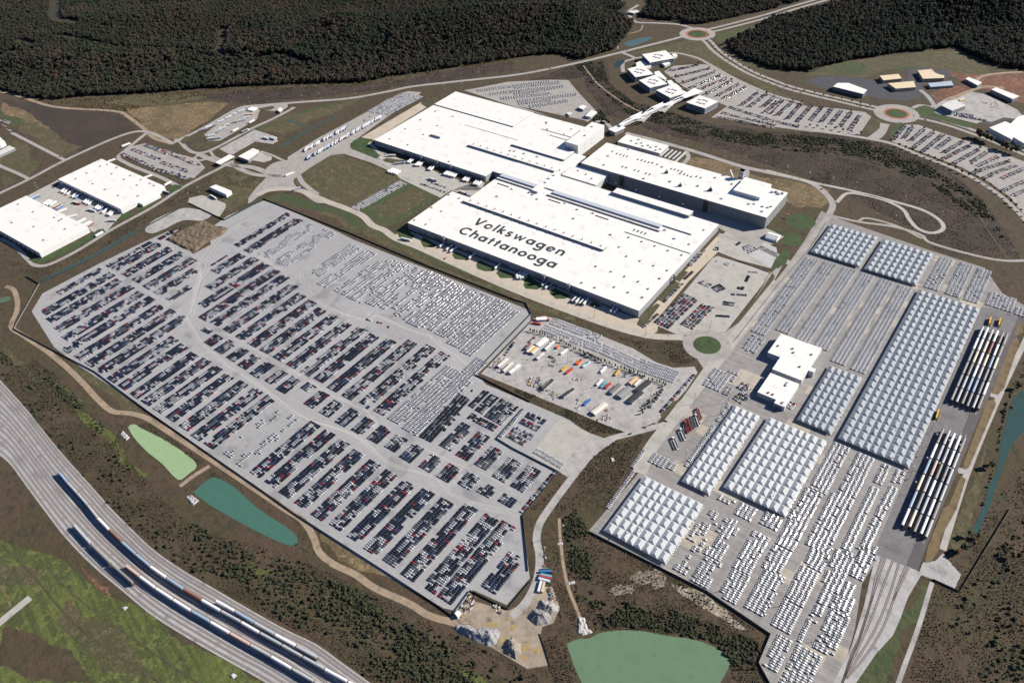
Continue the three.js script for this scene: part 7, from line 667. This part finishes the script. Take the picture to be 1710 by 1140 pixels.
// scrub: far too many stems to count
{
  const bush = [crownGeo(71, 7, .8, .45, .5, .55), crownGeo(72, 9, 1.1, .6, .6, .6), crownGeo(73, 6, .6, .9, .9, .5, true)], lists = [[], [], []];
  const hues = { brown: [[.045, .033, .02], [.034, .028, .015], [.06, .043, .026], [.034, .035, .015]], green: [[.016, .024, .009], [.026, .034, .012], [.036, .04, .015]], maroon: [[.034, .024, .018], [.05, .03, .02], [.026, .022, .014]], yellow: [[.12, .085, .02], [.09, .07, .024], [.03, .034, .014]] };
  function scrub(p, sp, hue, dens, big = 1) { sp *= big > 1.3 ? .62 : .44; if (big <= 1.3) big *= .62; const b = bbox(p); for (let z = b[1]; z < b[3]; z += sp) for (let x = b[0]; x < b[2]; x += sp) { const X = x + rr(-sp, sp) * .5, Z = z + rr(-sp, sp) * .5; if (!inside(p, X, Z) || blocked(X, Z)) continue; const f = fbm(X / 22 + big * 9, Z / 22, 3); if (f + rr(-.18, .18) > dens) continue; lists[Math.floor(R() * 3)].push([X, Z, rr(.55, 1.25) * big, pick(hues[hue])]); } }
  const S1 = [[-582.1,461],[-571.7,415.7],[-484.4,420],[-399.8,435.5],[-320,442],[-277.6,457.2],[-150.2,473.7],[-98.5,470.1],[0.2,438.3],[65.6,427.1],[130.2,419],[191.2,411.5],[249,404.3],[317,395.9],[340.1,429.7],[237.6,493.4],[181.5,492.4],[106.4,493.6],[26.4,505],[-90.4,518.4],[-183.8,517],[-289,505.8],[-412.4,490],[-533.6,473.9]], S2 = [[-130.6,471.1],[-34.3,461.5],[43.3,442.1],[137.5,427],[226.7,415.6],[314.2,412.4],[327.5,431.5],[238.5,485.7],[160.7,487.8],[41,501],[-64.3,505.4]];
  scrub(S1, 4.2, 'brown', .56); scrub(S1, 9, 'green', .42, 1.7); scrub(S2, 6, 'green', .46, 1.6); scrub([[63.7,434.8],[80.5,430.3],[107.8,427.6],[144.4,433.4],[142.8,438.7],[111.3,443],[84.3,443.6]], 3.6, 'green', .6, 2); scrub([[-641.7,433.5],[-591.1,437.3],[-526.3,426.6],[-441.2,430.5],[-367.4,444.5],[-415.3,441.9],[-504.9,439.1],[-574.7,446.4],[-614.2,448.3]], 5, 'green', .55, 1.5);
  scrub([[-389.4,442.1],[-320,442],[-332.4,424.5],[-314.4,399.6],[-188.2,404],[-39.8,420.6],[23.1,422.9],[5.6,425],[-172.8,411.4],[-328.4,418]], 4, 'brown', .6); scrub([[208.4,223.7],[272.6,221.3],[354.8,218.3],[482.5,229.4],[486.4,261.4],[508.9,278.9],[478.4,299.8],[458.4,269.2],[427.9,266.6],[341,321.8],[320.9,347.4],[279.4,318],[247.8,276.4]], 4.2, 'brown', .52); scrub([[316.2,293],[377,260.3],[438.7,247.3],[483.9,240.2],[488.7,271],[471,283.1],[447,265.4],[389.8,284.5],[337.5,316.1],[319.4,316.1]], 3.6, 'green', .55, 1.5); scrub([[307.3,348.8],[323.4,353.6],[343.9,370.1],[360.5,387.8],[341.5,400.9],[317.5,380.6],[298.3,362.9]], 4, 'maroon', .6);
  scrub([[605.4,80.1],[621.7,-3.2],[651.7,-168.8],[686.6,-191.9],[739.5,154.8],[614.8,240.6]], 5, 'brown', .55); scrub([[629.2,81],[667.1,-82.5],[706.7,-60.2],[737.6,142.7],[629.7,216.8]], 8, 'green', .40, 1.8); scrub([[622.7,0.9],[620.7,-125.7],[610.8,-213.5],[610.2,-319],[618.7,-353],[627.7,-302.6],[613.1,-266.3],[614.9,-203.8],[622.7,-116],[625.2,-15.1]], 4, 'green', .5, 1.4);
  scrub(LAND[0][1], 7, 'maroon', .5, 1.1); scrub([[-465.1,-906.7],[-423.9,-963.3],[-336.9,-852.2],[-238.2,-792.2],[-91.2,-783.5],[-31.4,-770.8],[80.5,-809.1],[240.1,-867.7],[373.7,-825.4],[472.5,-748.9],[543,-629.6],[487.6,-679.1],[390.6,-759.2],[250.1,-799.9],[105.3,-747.2],[-71.7,-716.3],[-223.3,-739.3],[-341.3,-812.1]], 5.5, 'green', .56, 1.7); scrub([[-58.1,-770.9],[143.6,-804.7],[154.1,-776.2],[36.2,-735.1],[-44.2,-741.7]], 5, 'yellow', .5, 1.1); scrub(LAND[4][1], 8, 'maroon', .45, 1.2); scrub([[-1601.9,-81.6],[-1387.7,-97.4],[-1223.7,-163.6],[-1138.8,-316.4],[-797.4,-589.4],[-612.9,-866.1],[-624,-881.6],[-821.4,-615.4],[-1167.5,-338.6],[-1434,-115.6]], 6, 'yellow', .45, 1.4);
  scrub([[-880.3,305.6],[-789.2,309],[-748.9,308.8],[-754.9,114.5],[-762.2,-5.2],[-763.8,-64.3],[-673.9,-98.5],[-711.2,-130.6],[-797.7,-114],[-790.2,56.9],[-789.6,141.8],[-780.2,226.7],[-787.3,274.1]], 5.5, 'maroon', .5); scrub([[64.7,83],[100.5,84],[190.6,90.8],[226.3,67.3],[217.8,60.2],[127.9,66.2],[57.7,73.3]], 3.4, 'green', .55, 1.1); scrub([[216.3,111],[219.9,87.2],[237.3,78.9],[244.1,55.6],[249.9,58.1],[268.3,183.9],[223.8,213.5],[194,233.3]], 4.5, 'brown', .55, 1.1); scrub([[233.9,222.5],[238.6,203.6],[265.1,219.5],[314.7,287.6],[314.9,315.5],[277,276.9]], 4, 'green', .5, 1.4); scrub([[115.7,-90.2],[153.2,-98.7],[183.9,-118.4],[207.1,-128.2],[242.4,-106.1],[231.4,-91.8],[202.6,-82.8],[169.6,-86.3]], 4, 'brown', .56, 1.1); scrub([[-272.5,-676.3],[-289.9,-730.9],[-257.3,-702.6],[-223.4,-671],[-237.1,-668.6]], 4.5, 'green', .7, 2.4);
  const brush = new THREE.Group(); brush.name = 'scrub'; brush.userData.kind = 'stuff'; tag(brush, 'brown and green scrub covering the rough ground', 'scrub'); const q = new THREE.Object3D(), col = new THREE.Color(); let n = 0;
  lists.forEach((l, k) => { const im = new THREE.InstancedMesh(bush[k], leafMat([1, 1, 1]), l.length); l.forEach(([x, z, s, c], i) => { q.position.set(x, .0, z); q.rotation.set(0, rr(0, 6.28), 0); q.scale.set(s, s * rr(.7, 1.2), s); q.updateMatrix(); im.setMatrixAt(i, q.matrix); const m = rr(.7, 1.25); im.setColorAt(i, col.setRGB(c[0] * m, c[1] * m, c[2] * m)); }); im.name = 'bushes'; im.userData.kind = 'stuff'; im.castShadow = im.receiveShadow = true; brush.add(im); n += l.length; });
  add(brush); console.log('bushes', n);
}
renderer.render(scene, camera);
